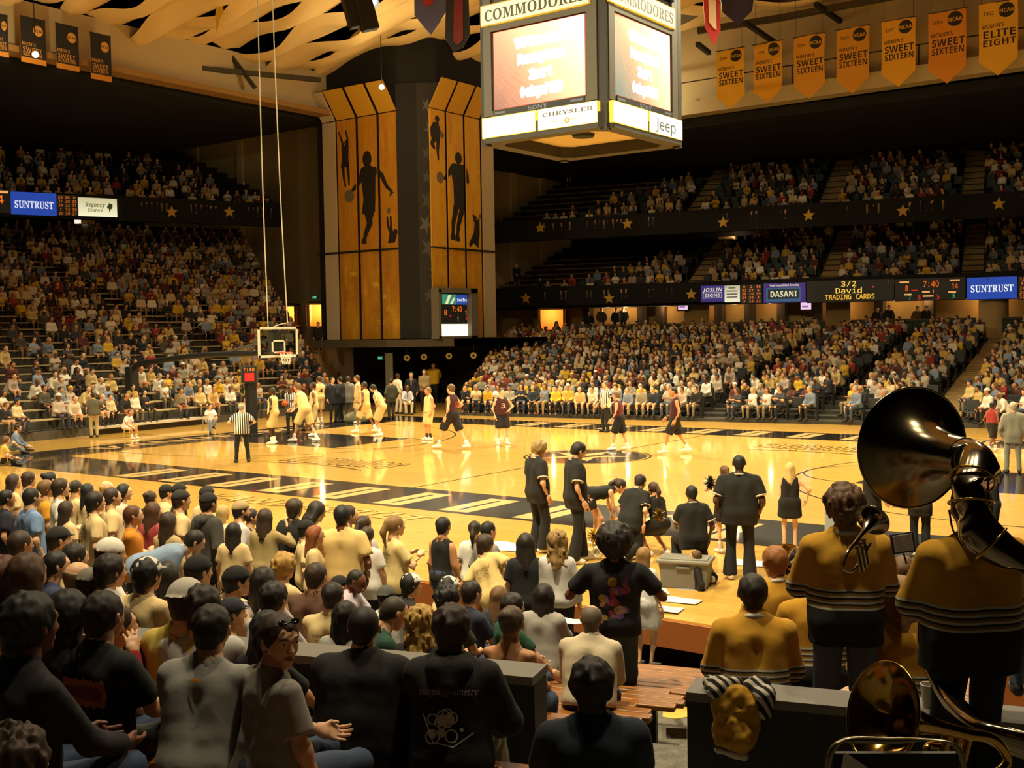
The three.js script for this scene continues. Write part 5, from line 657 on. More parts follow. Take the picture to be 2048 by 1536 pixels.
// stepped floor of the near stands (built further down): two families of rows, the higher one counts
const SDIR = new V3(-0.284, 0, -0.959), ROW = 0.85, S0 = 3.3, Z0 = 15.75, PIT = -0.75;
const sOf = (x, z) => (x - EYE.x) * SDIR.x + (z - EYE.z) * SDIR.z;
const hS = (k) => Math.max(PIT, 1.95 - 0.19 * (S0 + (k + 0.5) * ROW)), hZ = (k) => PIT + 0.16 * k;
const floorAt = (x, z) => { const k = Math.floor((sOf(x, z) - S0) / ROW), j = Math.floor((z - Z0) / ROW); return Math.max(k < -4 ? hS(-4) : hS(k), j < 0 ? PIT : hZ(j)); };
const people = [];
function put(o, label, group) {
  const { G, R } = person(o), ry = o.ry ?? yawOf(o.face ?? 0), rot = new THREE.Matrix4().makeRotationY(ry), cr = R.crown.clone().applyMatrix4(rot); let s, pos;
  if (o.foot) { const g = onY(o.foot[0], o.foot[1], o.base ?? 0), dd = g.clone().sub(EYE).dot(FW), topY = at(o.px, o.py, dd).y; s = o.s ?? clamp((topY - (o.base ?? 0)) / cr.y, 0.8, 1.25); const tgt = at(o.px, o.py, dd); const fm = new V3((R.q.fl[0] + R.q.fr[0]) / 2, 0, (R.q.fl[2] + R.q.fr[2]) / 2).applyMatrix4(rot); pos = new V3(g.x - fm.x * s, o.base ?? 0, g.z - fm.z * s); if (o.byHead) { pos.x = tgt.x - cr.x * s; pos.z = tgt.z - cr.z * s; } }
  else { if (o.pose === 'sit' && o.base === undefined) { const rv = ray(o.px, o.py), g = EYE.clone().addScaledVector(rv, o.d).sub(new V3(cr.x, 0, cr.z)), k = Math.floor((sOf(g.x, g.z) - S0) / ROW), j = Math.floor((g.z - Z0) / ROW); if (hS(k) >= (j < 0 ? PIT : hZ(j))) { let kk = Math.round((sOf(g.x, g.z) - S0) / ROW - 0.3); if (kk === 3) kk = sOf(g.x, g.z) > 6.25 ? 4 : 2; o.d -= (sOf(g.x, g.z) - (S0 + (kk + 0.3) * ROW)) / (rv.x * SDIR.x + rv.z * SDIR.z); o.base = hS(kk); } else { const jj = Math.max(0, Math.round((g.z - Z0) / ROW - 0.7)); o.d += (Z0 + (jj + 0.7) * ROW - g.z) / rv.z; o.base = hZ(jj); } } const t = at(o.px, o.py, o.d); const fl = o.base ?? floorAt(t.x - cr.x, t.z - cr.z); s = o.s ?? clamp((t.y - fl) / cr.y, 0.9, 1.12); pos = t.clone().addScaledVector(cr, -s); }
  G.name = numbered('person'); G.position.copy(pos); G.rotation.y = ry; G.scale.setScalar(s); Object.assign(G.userData, { label, category: 'person' }); if (group) G.userData.group = group; delete G.userData.rig; scene.add(G); people.push(G); return { G, R, s, pos };
}
// ================================================================ everyone in the near stands and on the near side of the court
const TAN = '#d3b682', PALE = '#c9c2b4', BLK = '#12100f', BR = '#33200f', DB = '#1e120a', BK = '#100c0a', LBN = '#6a4a24', BL = '#a98a50';
const txt = (w, h, f) => canvas(w, h, (x, W, H) => { x.clearRect(0, 0, W, H); f(x, W, H); });
const backWords = txt(256, 160, (x) => { words(x, 'VANDERBILT', 128, 26, 36, 230, 'rgba(70,52,20,.85)'); words(x, 'STUDENT', 128, 66, 34, 170, 'rgba(70,52,20,.75)'); words(x, 'SECTION', 128, 104, 34, 170, 'rgba(70,52,20,.75)'); words(x, 'MEMORIAL MAGIC', 128, 140, 24, 210, 'rgba(70,52,20,.6)'); });
const BW = [{ tex: backWords, w: 0.27, h: 0.17, y: 0.24 }];
const S = (px, py, d, o, l) => put({ px, py, d, pose: 'stand', face: 50, ...o }, l);
const T = (px, py, d, o, l) => put({ px, py, d, pose: 'sit', face: 15, arms: 'kk', bot: 'jeans', ...o }, l);
// standing rows at the left, close to the court
S(26, 948, 19.5, { fem: 1, hair: 'long', hairC: BR, topC: TAN, arms: 'fd' }, 'woman with long brown hair standing in the front row, furthest from the basket');
S(57, 944, 19.8, { fem: 1, hair: 'shag', hairC: BR, topC: '#d8cdb8', arms: 'ff' }, 'brown-haired woman standing in the front row behind the man in light blue');
S(100, 944, 20.5, { fem: 1, hair: 'bun', hairC: BK, topC: TAN }, 'woman with a small dark hair bun at the edge of the court apron');
S(12, 980, 15.5, { hair: 'short', hairC: BK, topC: '#1b1a26', skin: 1, face: 60 }, 'dark-haired man in a navy shirt at the very edge beside the light blue polo');
S(62, 976, 14.8, { hair: 'short', hairC: DB, topC: '#6f87b0', face: 45, wide: 1.1, hem: -0.2 }, 'man in a light blue polo shirt standing with his back turned');
S(91, 961, 17.4, { fem: 1, hair: 'shag', hairC: LBN, topC: '#c88a18', face: 60 }, 'person with brown hair in a golden yellow shirt beside the light blue polo');
S(120, 958, 16.8, { hair: 'shag', hairC: BR, topC: '#d2cabc', face: 60, arms: 'fd' }, 'man with shaggy brown hair in a white shirt next to the yellow shirt');
S(151, 961, 19.2, { fem: 1, hair: 'pony', hairC: DB, topC: TAN, face: 40 }, 'slim woman with a dark braid in a tan shirt at the front');
S(175, 967, 18.8, { fem: 1, hair: 'long', hairC: BK, topC: TAN, face: 40 }, 'woman with long black hair in a tan shirt beside the braided woman');
S(212, 961, 20, { hair: 'fringe', hairC: BL, topC: TAN, face: 70 }, 'balding fair-haired man at the front between two dark-haired heads');
S(247, 968, 18.2, { fem: 1, hair: 'bob', hairC: BK, topC: '#cfc0a0', face: 85 }, 'dark-haired woman in profile at the front with a pale shirt');
S(222, 976, 16, { hair: 'short', hairC: BR, topC: TAN, face: 60, q: { hp: -0.05 } }, 'brown-haired man in a tan shirt looking along the court');
S(189, 984, 14.2, { hair: 'shag', hairC: DB, topC: TAN, face: 55, wide: 1.05, hem: -0.2, prints: BW }, 'tall man with bushy dark hair in a long tan T-shirt');
S(300, 982, 18.8, { fem: 1, hair: 'bun', hairC: BR, topC: BLK, face: 20 }, 'woman in black with hair clips in pinned-up brown hair');
S(332, 970, 19.3, { hair: 'short', hairC: BK, cap: '#15120f', topC: TAN, face: 60 }, 'man in a small black cap and tan shirt next to two more caps');
S(358, 968, 18.6, { hair: 'short', cap: '#1a1712', topC: BLK, face: 70 }, 'man in a black cap and black top at the front');
S(361, 981, 15.2, { hair: 'short', hairC: BR, cap: '#2a241c', topC: TAN, face: 60, bot: 'jeans', arms: 'fd' }, 'man in a worn dark cap and loose tan shirt with his arm out');
S(413, 974, 18, { hair: 'short', hairC: BR, cap: '#1c1915', topC: TAN, face: 40, wide: 1.1 }, 'man in a dark cap and tan shirt half hidden behind the grey hooded top');
S(416, 987, 15, { hair: 'short', hairC: DB, cap: '#14110e', top: 'jacket', topC: '#37342f', hood: 1, face: 40 }, 'man in a black cap and dark grey hooded top');
S(132, 1002, 15.3, { fem: 1, hair: 'vlong', hairC: BR, topC: TAN, face: 40 }, 'woman with straight brown hair down her back in a tan shirt');
S(265, 1011, 13.5, { hair: 'short', hairC: '#5a3014', topC: '#c87a12', face: 75, arms: 'cc' }, 'reddish-haired man in an orange shirt with arms folded');
S(305, 1004, 14.8, { fem: 1, hair: 'vlong', hairC: '#4a2a14', topC: '#9c3a3a', face: 30 }, 'woman with very long brown hair in a dull red top');
S(336, 1024, 13.4, { fem: 1, hair: 'long', hairC: BR, top: 'long', topC: '#b79c6e', face: 30, arms: 'fd' }, 'woman with wavy brown hair in a tan shirt with black sleeves');
put({ px: 398, py: 1062, d: 12.2, pose: 'bend', face: 75, topC: '#7d8ea8', hair: 'short', hairC: DB, bot: 'pants', s: 1.0, base: -0.35, byBack: 1, q: { lean: 1.25, P: [0, 0.9, -0.1], arms: [[0.2, 0.1, 0.45], [0.2, 0.1, 0.45]] } }, 'man in a light blue shirt bent far forward over the row');
S(467, 1045, 13.8, { fem: 1, hair: 'vlong', hairC: DB, topC: TAN, face: 10 }, 'woman with very long dark hair in a tan shirt, behind the bent man');
S(445, 1010, 17.6, { fem: 1, hair: 'long', hairC: BL, topC: '#cbb98e', face: 40 }, 'blonde woman standing between the grey hood and the tan flat cap');
S(481, 1003, 16, { hair: 'short', hairC: DB, cap: '#9a825a', beard: 1, topC: '#b8aeb0', face: 65 }, 'bearded man in a tan cap and a pale shirt');
S(503, 1018, 17, { fem: 1, hair: 'pony', hairC: DB, topC: BLK, face: 85 }, 'dark-haired woman in profile wearing a black top');
S(530, 1017, 15.6, { fem: 1, hair: 'long', hairC: BR, top: 'long', topC: '#a08a5a', bot: 'jeans', botC: '#2c3a5c', face: 15, arms: 'dw' }, 'woman in a mottled camouflage top and jeans with one hand raised');
S(589, 998, 15.8, { hair: 'shag', hairC: BR, top: 'jacket', topC: '#191713', face: 30 }, 'brown-haired man in a black jacket seen from behind');
S(638, 1003, 15, { fem: 1, hair: 'bob', hairC: DB, topC: '#d9c8a4', face: 60, q: { hp: 0.3 } }, 'woman with a dark bob looking down in a pale shirt');
S(697, 1011, 15.6, { hair: 'short', hairC: BR, top: 'jacket', topC: '#2a2620', face: 75 }, 'man in a dark jacket in profile behind the big tan T-shirt');
S(612, 1041, 14.3, { hair: 'short', hairC: BK, cap: '#171310', brim: '#a82028', topC: TAN, face: 70, prints: BW }, 'man in a black cap with a red brim');
S(629, 1051, 13.3, { fem: 1, hair: 'long', hairC: '#8a4a20', topC: TAN, face: 78, arms: 'fd' }, 'red-haired woman in profile in a tan shirt');
S(684, 1010, 13.5, { hair: 'short', hairC: BK, topC: '#d6b470', skin: 2, face: 5, wide: 1.12, belly: 0.02, hem: -0.2, loose: 0.01 }, 'big man in a plain tan T-shirt standing square to the court');
S(727, 1032, 14.9, { fem: 1, hair: 'pony', hairC: BR, topC: '#b3a6a8', face: 30 }, 'brown-haired woman in a lavender grey top before the number 35 shirt');
S(734, 1053, 14, { fem: 1, hair: 'pony', hairC: BR, topC: '#d8d0c8', face: 15, hem: -0.2, bot: 'pants', prints: [{ tex: txt(192, 192, (x) => { words(x, 'FOX', 96, 28, 38, 80, '#5a2a2a'); words(x, '35', 96, 118, 130, 150, '#3a2420', 'serif'); }), w: 0.25, h: 0.25, y: 0.2, label: 'number 35 on the back' }] }, 'woman with a ponytail in a white shirt numbered 35');
S(790, 1031, 14.3, { fem: 1, hair: 'pony', hairC: '#7a5a30', topC: '#d0b87c', face: 60, bot: 'jeans', botC: '#1c2030', arms: 'pp', prints: BW }, 'fair-haired woman in a tan shirt clapping in profile');
S(886, 1034, 15.4, { fem: 1, hair: 'short', hairC: BK, top: 'tank', topC: '#14110f', face: 35, bot: 'jeans', botC: '#2c3850', skin: 1 }, 'short-haired woman in a sleeveless black top and jeans');
S(949, 1042, 15.9, { fem: 1, hair: 'pony', hairC: DB, topC: '#d8d2c4', face: 10 }, 'woman with a dark ponytail in a white top near the white board');
S(976, 1043, 15.3, { hair: 'short', hairC: BK, top: 'jacket', topC: '#7d7770', face: 60, bot: 'jeans' }, 'dark-haired man in a grey jacket beside the ponytailed woman');
put({ px: 971, py: 1069, d: 13.4, pose: 'stand', face: 40, top: 'tee', topC: '#d0b272', hair: 'shag', hairC: BR, bot: 'pants', prints: BW, q: { side: -0.5, lean: 0.25, arms: [[0.3, 0.05, 0.1], [0.45, 0.05, 0.15]] } }, 'man in a printed tan T-shirt leaning sideways with an outstretched arm');
S(1051, 1066, 12.8, { fem: 1, hair: 'vlong', hairC: DB, topC: '#141215', face: 5, bot: 'jeans', botC: '#4a5468', legs: 1 }, 'woman with long dark hair in a black T-shirt and jeans');
S(1114, 1062, 12.4, { fem: 1, hair: 'curlylong', hairC: '#8a6a38', top: 'long', topC: '#c8c2bc', face: 8, bot: 'pants', arms: 'fd', legs: 1 }, 'woman with long curly light brown hair in a white long-sleeved top');
S(1229, 1057, 9.7, { hair: 'afro', hairC: '#1c120a', topC: '#131114', skin: 2, face: 8, bot: 'jeans', botC: '#3c444c', hem: -0.12, legs: 1, wide: 1.12, arms: [[0.27, 0.02, 0.14], [0.27, 0.02, 0.14]].map(() => 'o').join(''), prints: [{ tex: txt(192, 256, (x, w, h) => { for (let i = 0; i < 26; i++) { x.fillStyle = ['rgba(150,40,60,.5)', 'rgba(180,150,40,.55)', 'rgba(120,70,130,.5)', 'rgba(90,40,50,.5)'][i % 4]; x.beginPath(); x.ellipse(w * (0.15 + 0.7 * hash(i, 1, 8)), h * (0.1 + 0.8 * hash(i, 2, 8)), 10 + 16 * hash(i, 3, 8), 12 + 20 * hash(i, 4, 8), hash(i, 5, 8) * 3, 0, 7); x.fill(); } }), w: 0.28, h: 0.38, y: 0.2, label: 'faded multicoloured print' }] }, 'person with a big round afro in a black T-shirt with a coloured print');
S(1288, 1094, 13.1, { fem: 1, hair: 'long', hairC: '#8a6434', topC: '#d0c9c4', face: 40, bot: 'skirt', botC: new THREE.MeshStandardMaterial({ roughness: 0.9, map: canvas(128, 128, (x, w, h) => { x.fillStyle = '#c8c2c0'; x.fillRect(0, 0, w, h); x.strokeStyle = '#5a5458'; x.lineWidth = 5; for (let i = 0; i < 9; i++) { x.beginPath(); x.moveTo(i * 16 - 10, 128); x.lineTo(i * 16 + 8, 0); x.stroke(); } }) }), skirt: 0.8, s: 0.85 }, 'girl with light brown hair in a white shirt and patterned skirt');
// seated rows behind them, far left to centre
T(40, 1062, 11.6, { hair: 'short', hairC: BR, topC: TAN, face: 40, skin: 1 }, 'brown-haired person in tan at the far edge below the light blue polo');
T(117, 1055, 11.5, { hair: 'short', hairC: DB, cap: '#1c1a18', topC: TAN, face: 60 }, 'man in a black cap and tan shirt seated below the straight-haired woman');
T(150, 1088, 10.5, { hair: 'shag', hairC: DB, topC: TAN, face: 50 }, 'dark shaggy-haired man seated behind the black cap');
T(220, 1078, 9.9, { hair: 'short', hairC: BR, topC: '#d3ccbf', face: 60, cap: '#d6d0c2', capB: 1 }, 'brown-haired man with a white cap turned backwards below the orange shirt');
T(112, 1103, 9.6, { hair: 'short', hairC: BK, topC: '#27304a', face: 65 }, 'black-haired man in a navy shirt looking along the row');
T(54, 1106, 8, { fem: 1, hair: 'long', hairC: '#43260f', topC: TAN, face: 20 }, 'woman with thick reddish brown hair near the picture edge');
T(8, 1115, 7.5, { fem: 1, hair: 'shag', hairC: '#54260e', topC: '#6a3418', face: 20 }, 'red-brown haired woman cut off by the picture edge');
T(155, 1122, 9.2, { hair: 'fringe', hairC: '#8a6c44', topC: '#c8a860', face: 40 }, 'balding man in a yellowish shirt behind the navy shirt');
T(180, 1138, 7.9, { hair: 'short', hairC: DB, cap: '#6d675a', capB: 1, topC: '#b9ad98', face: 30 }, 'man in a faded grey cap turned backwards');
T(220, 1110, 9, { hair: 'shag', hairC: DB, topC: '#c6c0c2', face: 45 }, 'dark-haired man in a lilac white shirt beside the grey cap');
T(294, 1117, 9, { hair: 'shag', hairC: BK, cap: '#cfc6b4', topC: TAN, face: 30, arms: 'fk' }, 'person in a round white cap over black hair');
T(335, 1123, 9.8, { fem: 1, hair: 'long', hairC: DB, topC: '#b3aab0', face: 20 }, 'long dark-haired woman beside the round white cap');
T(396, 1113, 9.6, { hair: 'short', hairC: BK, cap: '#131110', topC: '#7d8ca4', face: 45 }, 'man in a black cap below the bent man in blue');
T(372, 1160, 7.6, { hair: 'short', hairC: BR, cap: '#beb4a6', capB: 1, topC: '#c8b04c', face: 20, wide: 1.1 }, 'man in a whitish cap turned backwards and a yellow shirt');
T(465, 1137, 10.2, { hair: 'short', hairC: BK, topC: TAN, face: 30 }, 'black-haired man in tan just behind the cap with a gold badge');
T(473, 1134, 9.3, { hair: 'short', hairC: BK, cap: '#15130f', topC: TAN, face: 65, wide: 1.1 }, 'man in a black cap with a gold badge and tan shirt');
T(527, 1134, 9.6, { fem: 1, hair: 'long', hairC: DB, topC: '#b6adb0', face: 20 }, 'woman with long dark hair next to the gold-badged cap');
T(568, 1108, 10.8, { fem: 1, hair: 'curly', hairC: '#a8803c', topC: TAN, face: 35, prints: BW }, 'curly blond-haired person in a printed tan T-shirt');
T(632, 1126, 10.4, { hair: 'short', hairC: BR, topC: '#5e4030', face: 25, wide: 1.1 }, 'brown-haired man in a plain brown T-shirt');
T(665, 1165, 9, { hair: 'short', hairC: DB, topC: '#d0b884', face: 15, prints: BW, wide: 1.1 }, 'dark-haired man in a pale tan T-shirt with dark lettering across the shoulders');
T(719, 1141, 11.4, { hair: 'buzz', hairC: BK, topC: '#b0a4b0', skin: 2, face: 105, q: { hp: 0.35 } }, 'man with close-cropped hair in a pale checked shirt, head bowed');
T(679, 1153, 11.6, { hair: 'short', cap: '#14120f', topC: TAN, face: 60 }, 'man in a low black cap under the big tan T-shirt');
T(772, 1173, 10.4, { hair: 'short', hairC: DB, cap: '#4b4844', capB: 1, topC: '#d6d2cc', face: 15, prints: [{ tex: txt(96, 96, (x) => words(x, '7', 48, 50, 100, 60, '#1a1512')), w: 0.16, h: 0.18, y: 0.2, label: 'number 7' }] }, 'person in a grey cap and a white shirt with a number 7');
T(822, 1148, 11.7, { hair: 'shag', hairC: BK, cap: '#d8d2c8', topC: '#181512', face: 70 }, 'man in a white cap and black shirt facing the court');
T(898, 1154, 11.3, { hair: 'shag', hairC: DB, cap: '#d6d0c6', topC: TAN, face: 60 }, 'man in a white cap with the peak towards the leaning man');
T(893, 1172, 9.8, { hair: 'curly', hairC: BK, topC: '#3a3430', face: 30 }, 'dark curly-haired man just below the second white cap');
T(943, 1162, 10.4, { hair: 'short', hairC: DB, topC: '#1e2338', face: 50 }, 'man in a navy T-shirt with short dark hair, head lowered');
T(999, 1172, 11, { fem: 1, hair: 'long', hairC: '#6a4a26', topC: '#2a2a34', face: 30 }, 'woman with long light brown hair beside the navy T-shirt');
T(1025, 1188, 9.2, { fem: 1, hair: 'shag', hairC: DB, topC: '#1f4a38', face: 60, arms: 'kq' }, 'person in a dark green T-shirt behind the brown dress');
T(1088, 1167, 10.3, { fem: 1, hair: 'vlong', hairC: DB, top: 'jacket', topC: '#a09890', face: 20 }, 'woman with long brown hair in a quilted pale grey jacket');
T(548, 1165, 8, { hair: 'shag', hairC: DB, topC: '#b8b0ae', face: 30 }, 'dark-haired man in a pale shirt behind the girl with sunglasses');
T(463, 1197, 7.5, { hair: 'short', hairC: BR, cap: '#23242e', topC: '#c9b080', face: 70, wide: 1.05 }, 'man in a navy and white cap and tan shirt in profile');
T(799, 1194, 8.3, { hair: 'buzz', hairC: '#3a3028', topC: '#1d4032', face: 65, q: { hp: 0.3, lean: 0.4 } }, 'man with greying hair in a dark green shirt leaning forward');
T(840, 1214, 7.8, { fem: 1, hair: 'curlylong', hairC: '#b08a44', topC: '#191614', face: 10 }, 'woman with long curly blonde hair in a black top');
T(1183, 1209, 8.2, { hair: 'receding', hairC: '#6a5c4c', top: 'long', topC: '#c9b89a', face: 12, wide: 1.12, belly: 0.02, q: { lean: 0.35 }, botC: '#16140f' }, 'balding grey-haired man in a beige shirt hunched on the bench');
T(1023, 1213, 7.8, { fem: 1, hair: 'bun', hairC: '#4f3c2a', top: 'dress', topC: '#3a2218', face: 25, wide: 1.1, skin: 1 }, 'woman with pinned-up hair in a low-backed brown top');
// the nearest people, in front of the dark partition
const flame = txt(256, 128, (x, w, h) => { x.fillStyle = '#a85a14'; for (let i = 0; i < 60; i++) { const u = i / 60; x.beginPath(); x.ellipse(20 + u * (w - 40), h / 2 + 22 * Math.sin(i * 2.4), 14, 30, hash(i, 3, 3) - 0.5, 0, 7); x.fill(); } x.fillStyle = '#7a1c10'; for (let i = 0; i < 50; i++) { const u = i / 50; x.beginPath(); x.ellipse(30 + u * (w - 60), h / 2 + 8 * Math.sin(i * 3.1), 8, 18, hash(i, 4, 3) - 0.5, 0, 7); x.fill(); } });
T(206, 1184, 5.3, { hair: 'short', hairC: DB, topC: '#0f1211', face: 25, prints: [{ tex: flame, w: 0.34, h: 0.17, y: 0.27, label: 'red and orange flame print' }], legs: 1, botC: '#2c3230' }, 'man in a black T-shirt with a red flame print across the shoulders');
T(58, 1190, 5, { hair: 'shag', hairC: BK, top: 'long', topC: '#17151a', face: 35, skin: 2, wide: 1.08 }, 'dark-haired man in a navy and white striped jersey at the corner');
T(136, 1180, 6.1, { fem: 1, hair: 'long', hairC: BK, topC: '#12141c', face: 30 }, 'woman with black hair between the striped jersey and the flame shirt');
T(236, 1212, 6.6, { hair: 'short', hairC: BR, top: 'long', topC: '#8c1a1a', face: 60, q: { arms: ['k', [0.3, 0.52, 0.05, [1, -0.6, 0.3]]] } }, 'person in a red long-sleeved top with an arm raised to the head');
T(405, 1172, 6.1, { hair: 'shag', hairC: DB, topC: '#bcb6ae', face: 5, wide: 1.05 }, 'brown-haired man in a whitish T-shirt behind the grey shirt');
T(424, 1210, 5.5, { hair: 'short', hairC: DB, topC: '#8d8a82', face: 10, wide: 1.08, legs: 1, arms: 'kq', q: { lean: 0.3 }, prints: [{ tex: txt(64, 32, (x) => { x.fillStyle = '#c8801c'; x.beginPath(); x.ellipse(32, 16, 24, 11, 0, 0, 7); x.fill(); }), w: 0.07, h: 0.035, y: 0.37, n: 4, label: 'small orange collar badge' }] }, 'man in a grey T-shirt with a small orange badge below the collar');
T(535, 1222, 6.5, { fem: 1, hair: 'long', hairC: BK, topC: '#121110', face: 30 }, 'woman with black hair right behind the girl with sunglasses');
T(691, 1202, 7.3, { fem: 1, hair: 'vlong', hairC: DB, topC: '#9c958c', face: 15 }, 'woman with long dark brown hair beside the broad black T-shirt');
T(727, 1212, 6.0, { hair: 'buzz', hairC: DB, topC: '#100e0c', face: 8, belly: 0.06, wide: 1.18, loose: 0.015, legs: 1, botC: '#55503f', arms: 'kq' }, 'heavy man in a plain black T-shirt sitting on the wooden bench');
const geo = txt(256, 256, (x, w) => { words(x, 'simple geometry', w / 2, 34, 36, 236, '#a8a49a', 'serif', 'italic'); x.strokeStyle = '#b8b2a8'; x.fillStyle = '#a8a298'; x.lineWidth = 5; for (let i = 0; i < 15; i++) { x.beginPath(); x.arc(60 + 140 * hash(i, 1, 6), 110 + 100 * hash(i, 2, 6), 8 + 18 * hash(i, 3, 6), 0, 7); i % 3 ? x.stroke() : x.fill(); } x.beginPath(); x.moveTo(30, 120); x.lineTo(70, 228); x.lineTo(150, 244); x.lineTo(230, 190); x.stroke(); });
T(903, 1211, 5.6, { hair: 'shag', hairC: '#2e1c10', top: 'jacket', topC: '#121110', hood: 1, face: 5, wide: 1.05, legs: 1, bot: 'pants', botC: '#7d7058', prints: [{ tex: geo, w: 0.33, h: 0.33, y: 0.2, n: 20, label: 'white lettering and sketch' }], q: { fr: [-0.25, 0.085, 0.4], arms: ['k', [0.22, 0.05, 0.3]] } }, 'person in a black hooded jacket with white lettering on the back');
T(1182, 1318, 4.3, { hair: 'shag', hairC: '#1a110b', topC: '#182230', face: 0, wide: 1.08, loose: 0.01 }, 'dark-haired person in a dark blue T-shirt nearest the aisle steps');
put({ px: 558, py: 1230, d: 4.9, pose: 'sit', face: 45, fem: 1, top: 'tee', topC: '#908a80', bot: 'jeans', botC: '#39455c', hair: 'pony', hairC: '#33200f', eyes: 1, legs: 1, cell: 0.0105, q: { hy: -1.5, hp: 0.05, twist: -0.1, arms: [[0.1, 0.12, 0.34], [0.24, -0.16, 0.2]] }, more: (R, k) => { const L = (s) => new THREE.SphereGeometry(0.024, 14, 8, 0, 2 * PI, 0, PI / 2).scale(1, 0.35, 0.72).rotateX(1.1).translate(s * 0.034, 0.108, 0.076).applyMatrix4(R.HM); k.push(['sunglasses', join([L(1), L(-1), tube([[-0.06, 0.1, 0.075], [0, 0.112, 0.092], [0.06, 0.1, 0.075]], 0.004, 10, 5).applyMatrix4(R.HM), tube([[0.06, 0.1, 0.075], [0.098, 0.07, 0], [0.1, 0.04, -0.05]], 0.003, 8, 5).applyMatrix4(R.HM), tube([[-0.06, 0.1, 0.075], [-0.098, 0.07, 0], [-0.1, 0.04, -0.05]], 0.003, 8, 5).applyMatrix4(R.HM)]), mat('#1a1a1c', 0.12), 'sunglasses pushed up into the hair']); } }, 'young woman in a grey T-shirt with sunglasses on her head looking back');
T(28, 1462, 3.6, { fem: 1, hair: 'curly', hairC: '#3a2716', topC: '#1c1510', face: 30, s: 0.95 }, 'curly brown-haired person at the bottom corner, only the head showing');

// the band, in gold and black striped sweaters
const sweaterTex = canvas(8, 512, (x, w, h) => { x.fillStyle = '#0f0d0c'; x.fillRect(0, 0, w, h); const Y = (v) => (1 - v) * h; x.fillStyle = '#b5831c'; x.fillRect(0, 0, w, Y(0.56)); for (let i = 0; i < 4; i++) { const a = 0.56 - i * 0.047; x.fillStyle = '#b0a894'; x.fillRect(0, Y(a), w, h * 0.017); x.fillStyle = '#14100c'; x.fillRect(0, Y(a - 0.017), w, h * 0.013); if (i < 3) { x.fillStyle = '#7a5a18'; x.fillRect(0, Y(a - 0.03), w, h * 0.017); } } });
const sweater = new THREE.MeshStandardMaterial({ map: sweaterTex, roughness: 0.95 });
const BAND = { top: 'sweater', topC: sweater, collar: '#b4ac9e', collarR: 0.019, face: 5, arms: 'pp', bot: 'jeans' };
put({ px: 1690, py: 974, d: 7.3, pose: 'stand', ...BAND, face: 8, hair: 'curly', hairC: '#54371c', botC: '#4a566a', legs: 1, wide: 1.08, cell: 0.0125 }, 'curly brown-haired man in a striped gold sweater standing above the band');
T(1549, 1092, 9.8, { ...BAND, hair: 'short', hairC: '#8a5424', face: -15 }, 'red-haired bandsman in a striped gold sweater, turned away to the court');
T(1580, 1097, 10.8, { ...BAND, hair: 'curly', hairC: BK, face: 10 }, 'dark curly-haired bandsman in front of the red-haired one');
T(1505, 1148, 8.0, { ...BAND, hair: 'short', hairC: DB, face: 5, wide: 1.08 }, 'dark-haired bandsman in a gold sweater nearest the wooden benches');
T(1629, 1120, 8.5, { ...BAND, hair: 'shag', hairC: BK, face: 5 }, 'dark-haired bandsman beside the standing man in jeans');
T(1800, 1152, 7.4, { ...BAND, fem: 1, hair: 'vlong', hairC: '#7d5a34', face: 10 }, 'band woman with straight light brown hair down her gold sweater');
T(1808, 1113, 9.3, { ...BAND, hair: 'short', hairC: '#5a3a1c', face: 30 }, 'brown-haired bandsman seated in front of the long-haired woman');
T(2040, 1085, 9.5, { ...BAND, hair: 'short', hairC: '#6a4420', face: 0 }, 'brown-haired bandsman behind the big horn at the picture edge');
const tubaMan = put({ px: 1942, py: 968, d: 5.6, pose: 'stand', ...BAND, face: -5, hair: 'short', hairC: DB, wide: 1.2, belly: 0.03, bot: 'pants', botC: '#141416', legs: 1, s: 1.02 }, 'big bandsman in a striped gold sweater carrying the sousaphone');
put({ px: 1392, py: 1132, d: 14, foot: [1385, 1236], base: -0.42, s: 0.74, byHead: 1, pose: 'sit', face: -75, hair: 'short', hairC: '#5a3c1c', top: 'long', topC: '#15130f', bot: 'jeans', botC: '#6c7488', legs: 1, collar: '#a8780e', shoes: '#8a7a6a', q: { fl: [0.12, 0.1, 0.35], fr: [-0.12, 0.1, 0.25] } }, 'small boy in a black and gold shirt sitting on the edge of the court');

// cheer squad and others along the near sideline
const CH = { top: 'tee', topC: '#16130f', collar: '#c4b8a0', cuff: '#c4b8a0', bot: 'flare', botC: '#131110', loose: 0.01, hem: -0.2, legs: 1, shoes: '#d8d2c4' };
put({ px: 1096, py: 882, foot: [1078, 1104], ...CH, face: 60, hair: 'curly', hairC: '#8f7440', arms: 'sd', q: { hp: 0.35 } }, 'tall cheer squad man with curly blond hair in a black jersey');
put({ px: 1158, py: 885, foot: [1155, 1125], ...CH, face: 75, hair: 'short', hairC: DB, arms: 'sd', q: { hp: 0.5, fl: [0.1, 0.085, 0.12], fr: [-0.1, 0.085, -0.08] } }, 'dark-haired cheer squad man looking down at the floor');
put({ px: 1215, py: 962, foot: [1190, 1092], s: 0.98, fem: 1, pose: 'bend', face: 80, top: 'cheer', topC: '#15120f', hem: -0.05, bot: 'skirt', botC: '#15120f', skirt: 0.5, hair: 'pony', hairC: BR, shoes: '#e0dacc', q: { lean: 1.45, hp: 0.1, arms: [[0.16, 0.42, 0.5], [0.12, 0.42, 0.5]] }, legs: 1 }, 'cheerleader in black bending over to the floor');
put({ px: 1283, py: 947, foot: [1270, 1108], s: 1.0, pose: 'kneel', face: 40, ...CH, hair: 'short', hairC: DB, byHead: 1, arms: 'sd', q: { lean: 0.45, hp: 0.2 } }, 'cheer squad man on one knee beside the bending cheerleader');
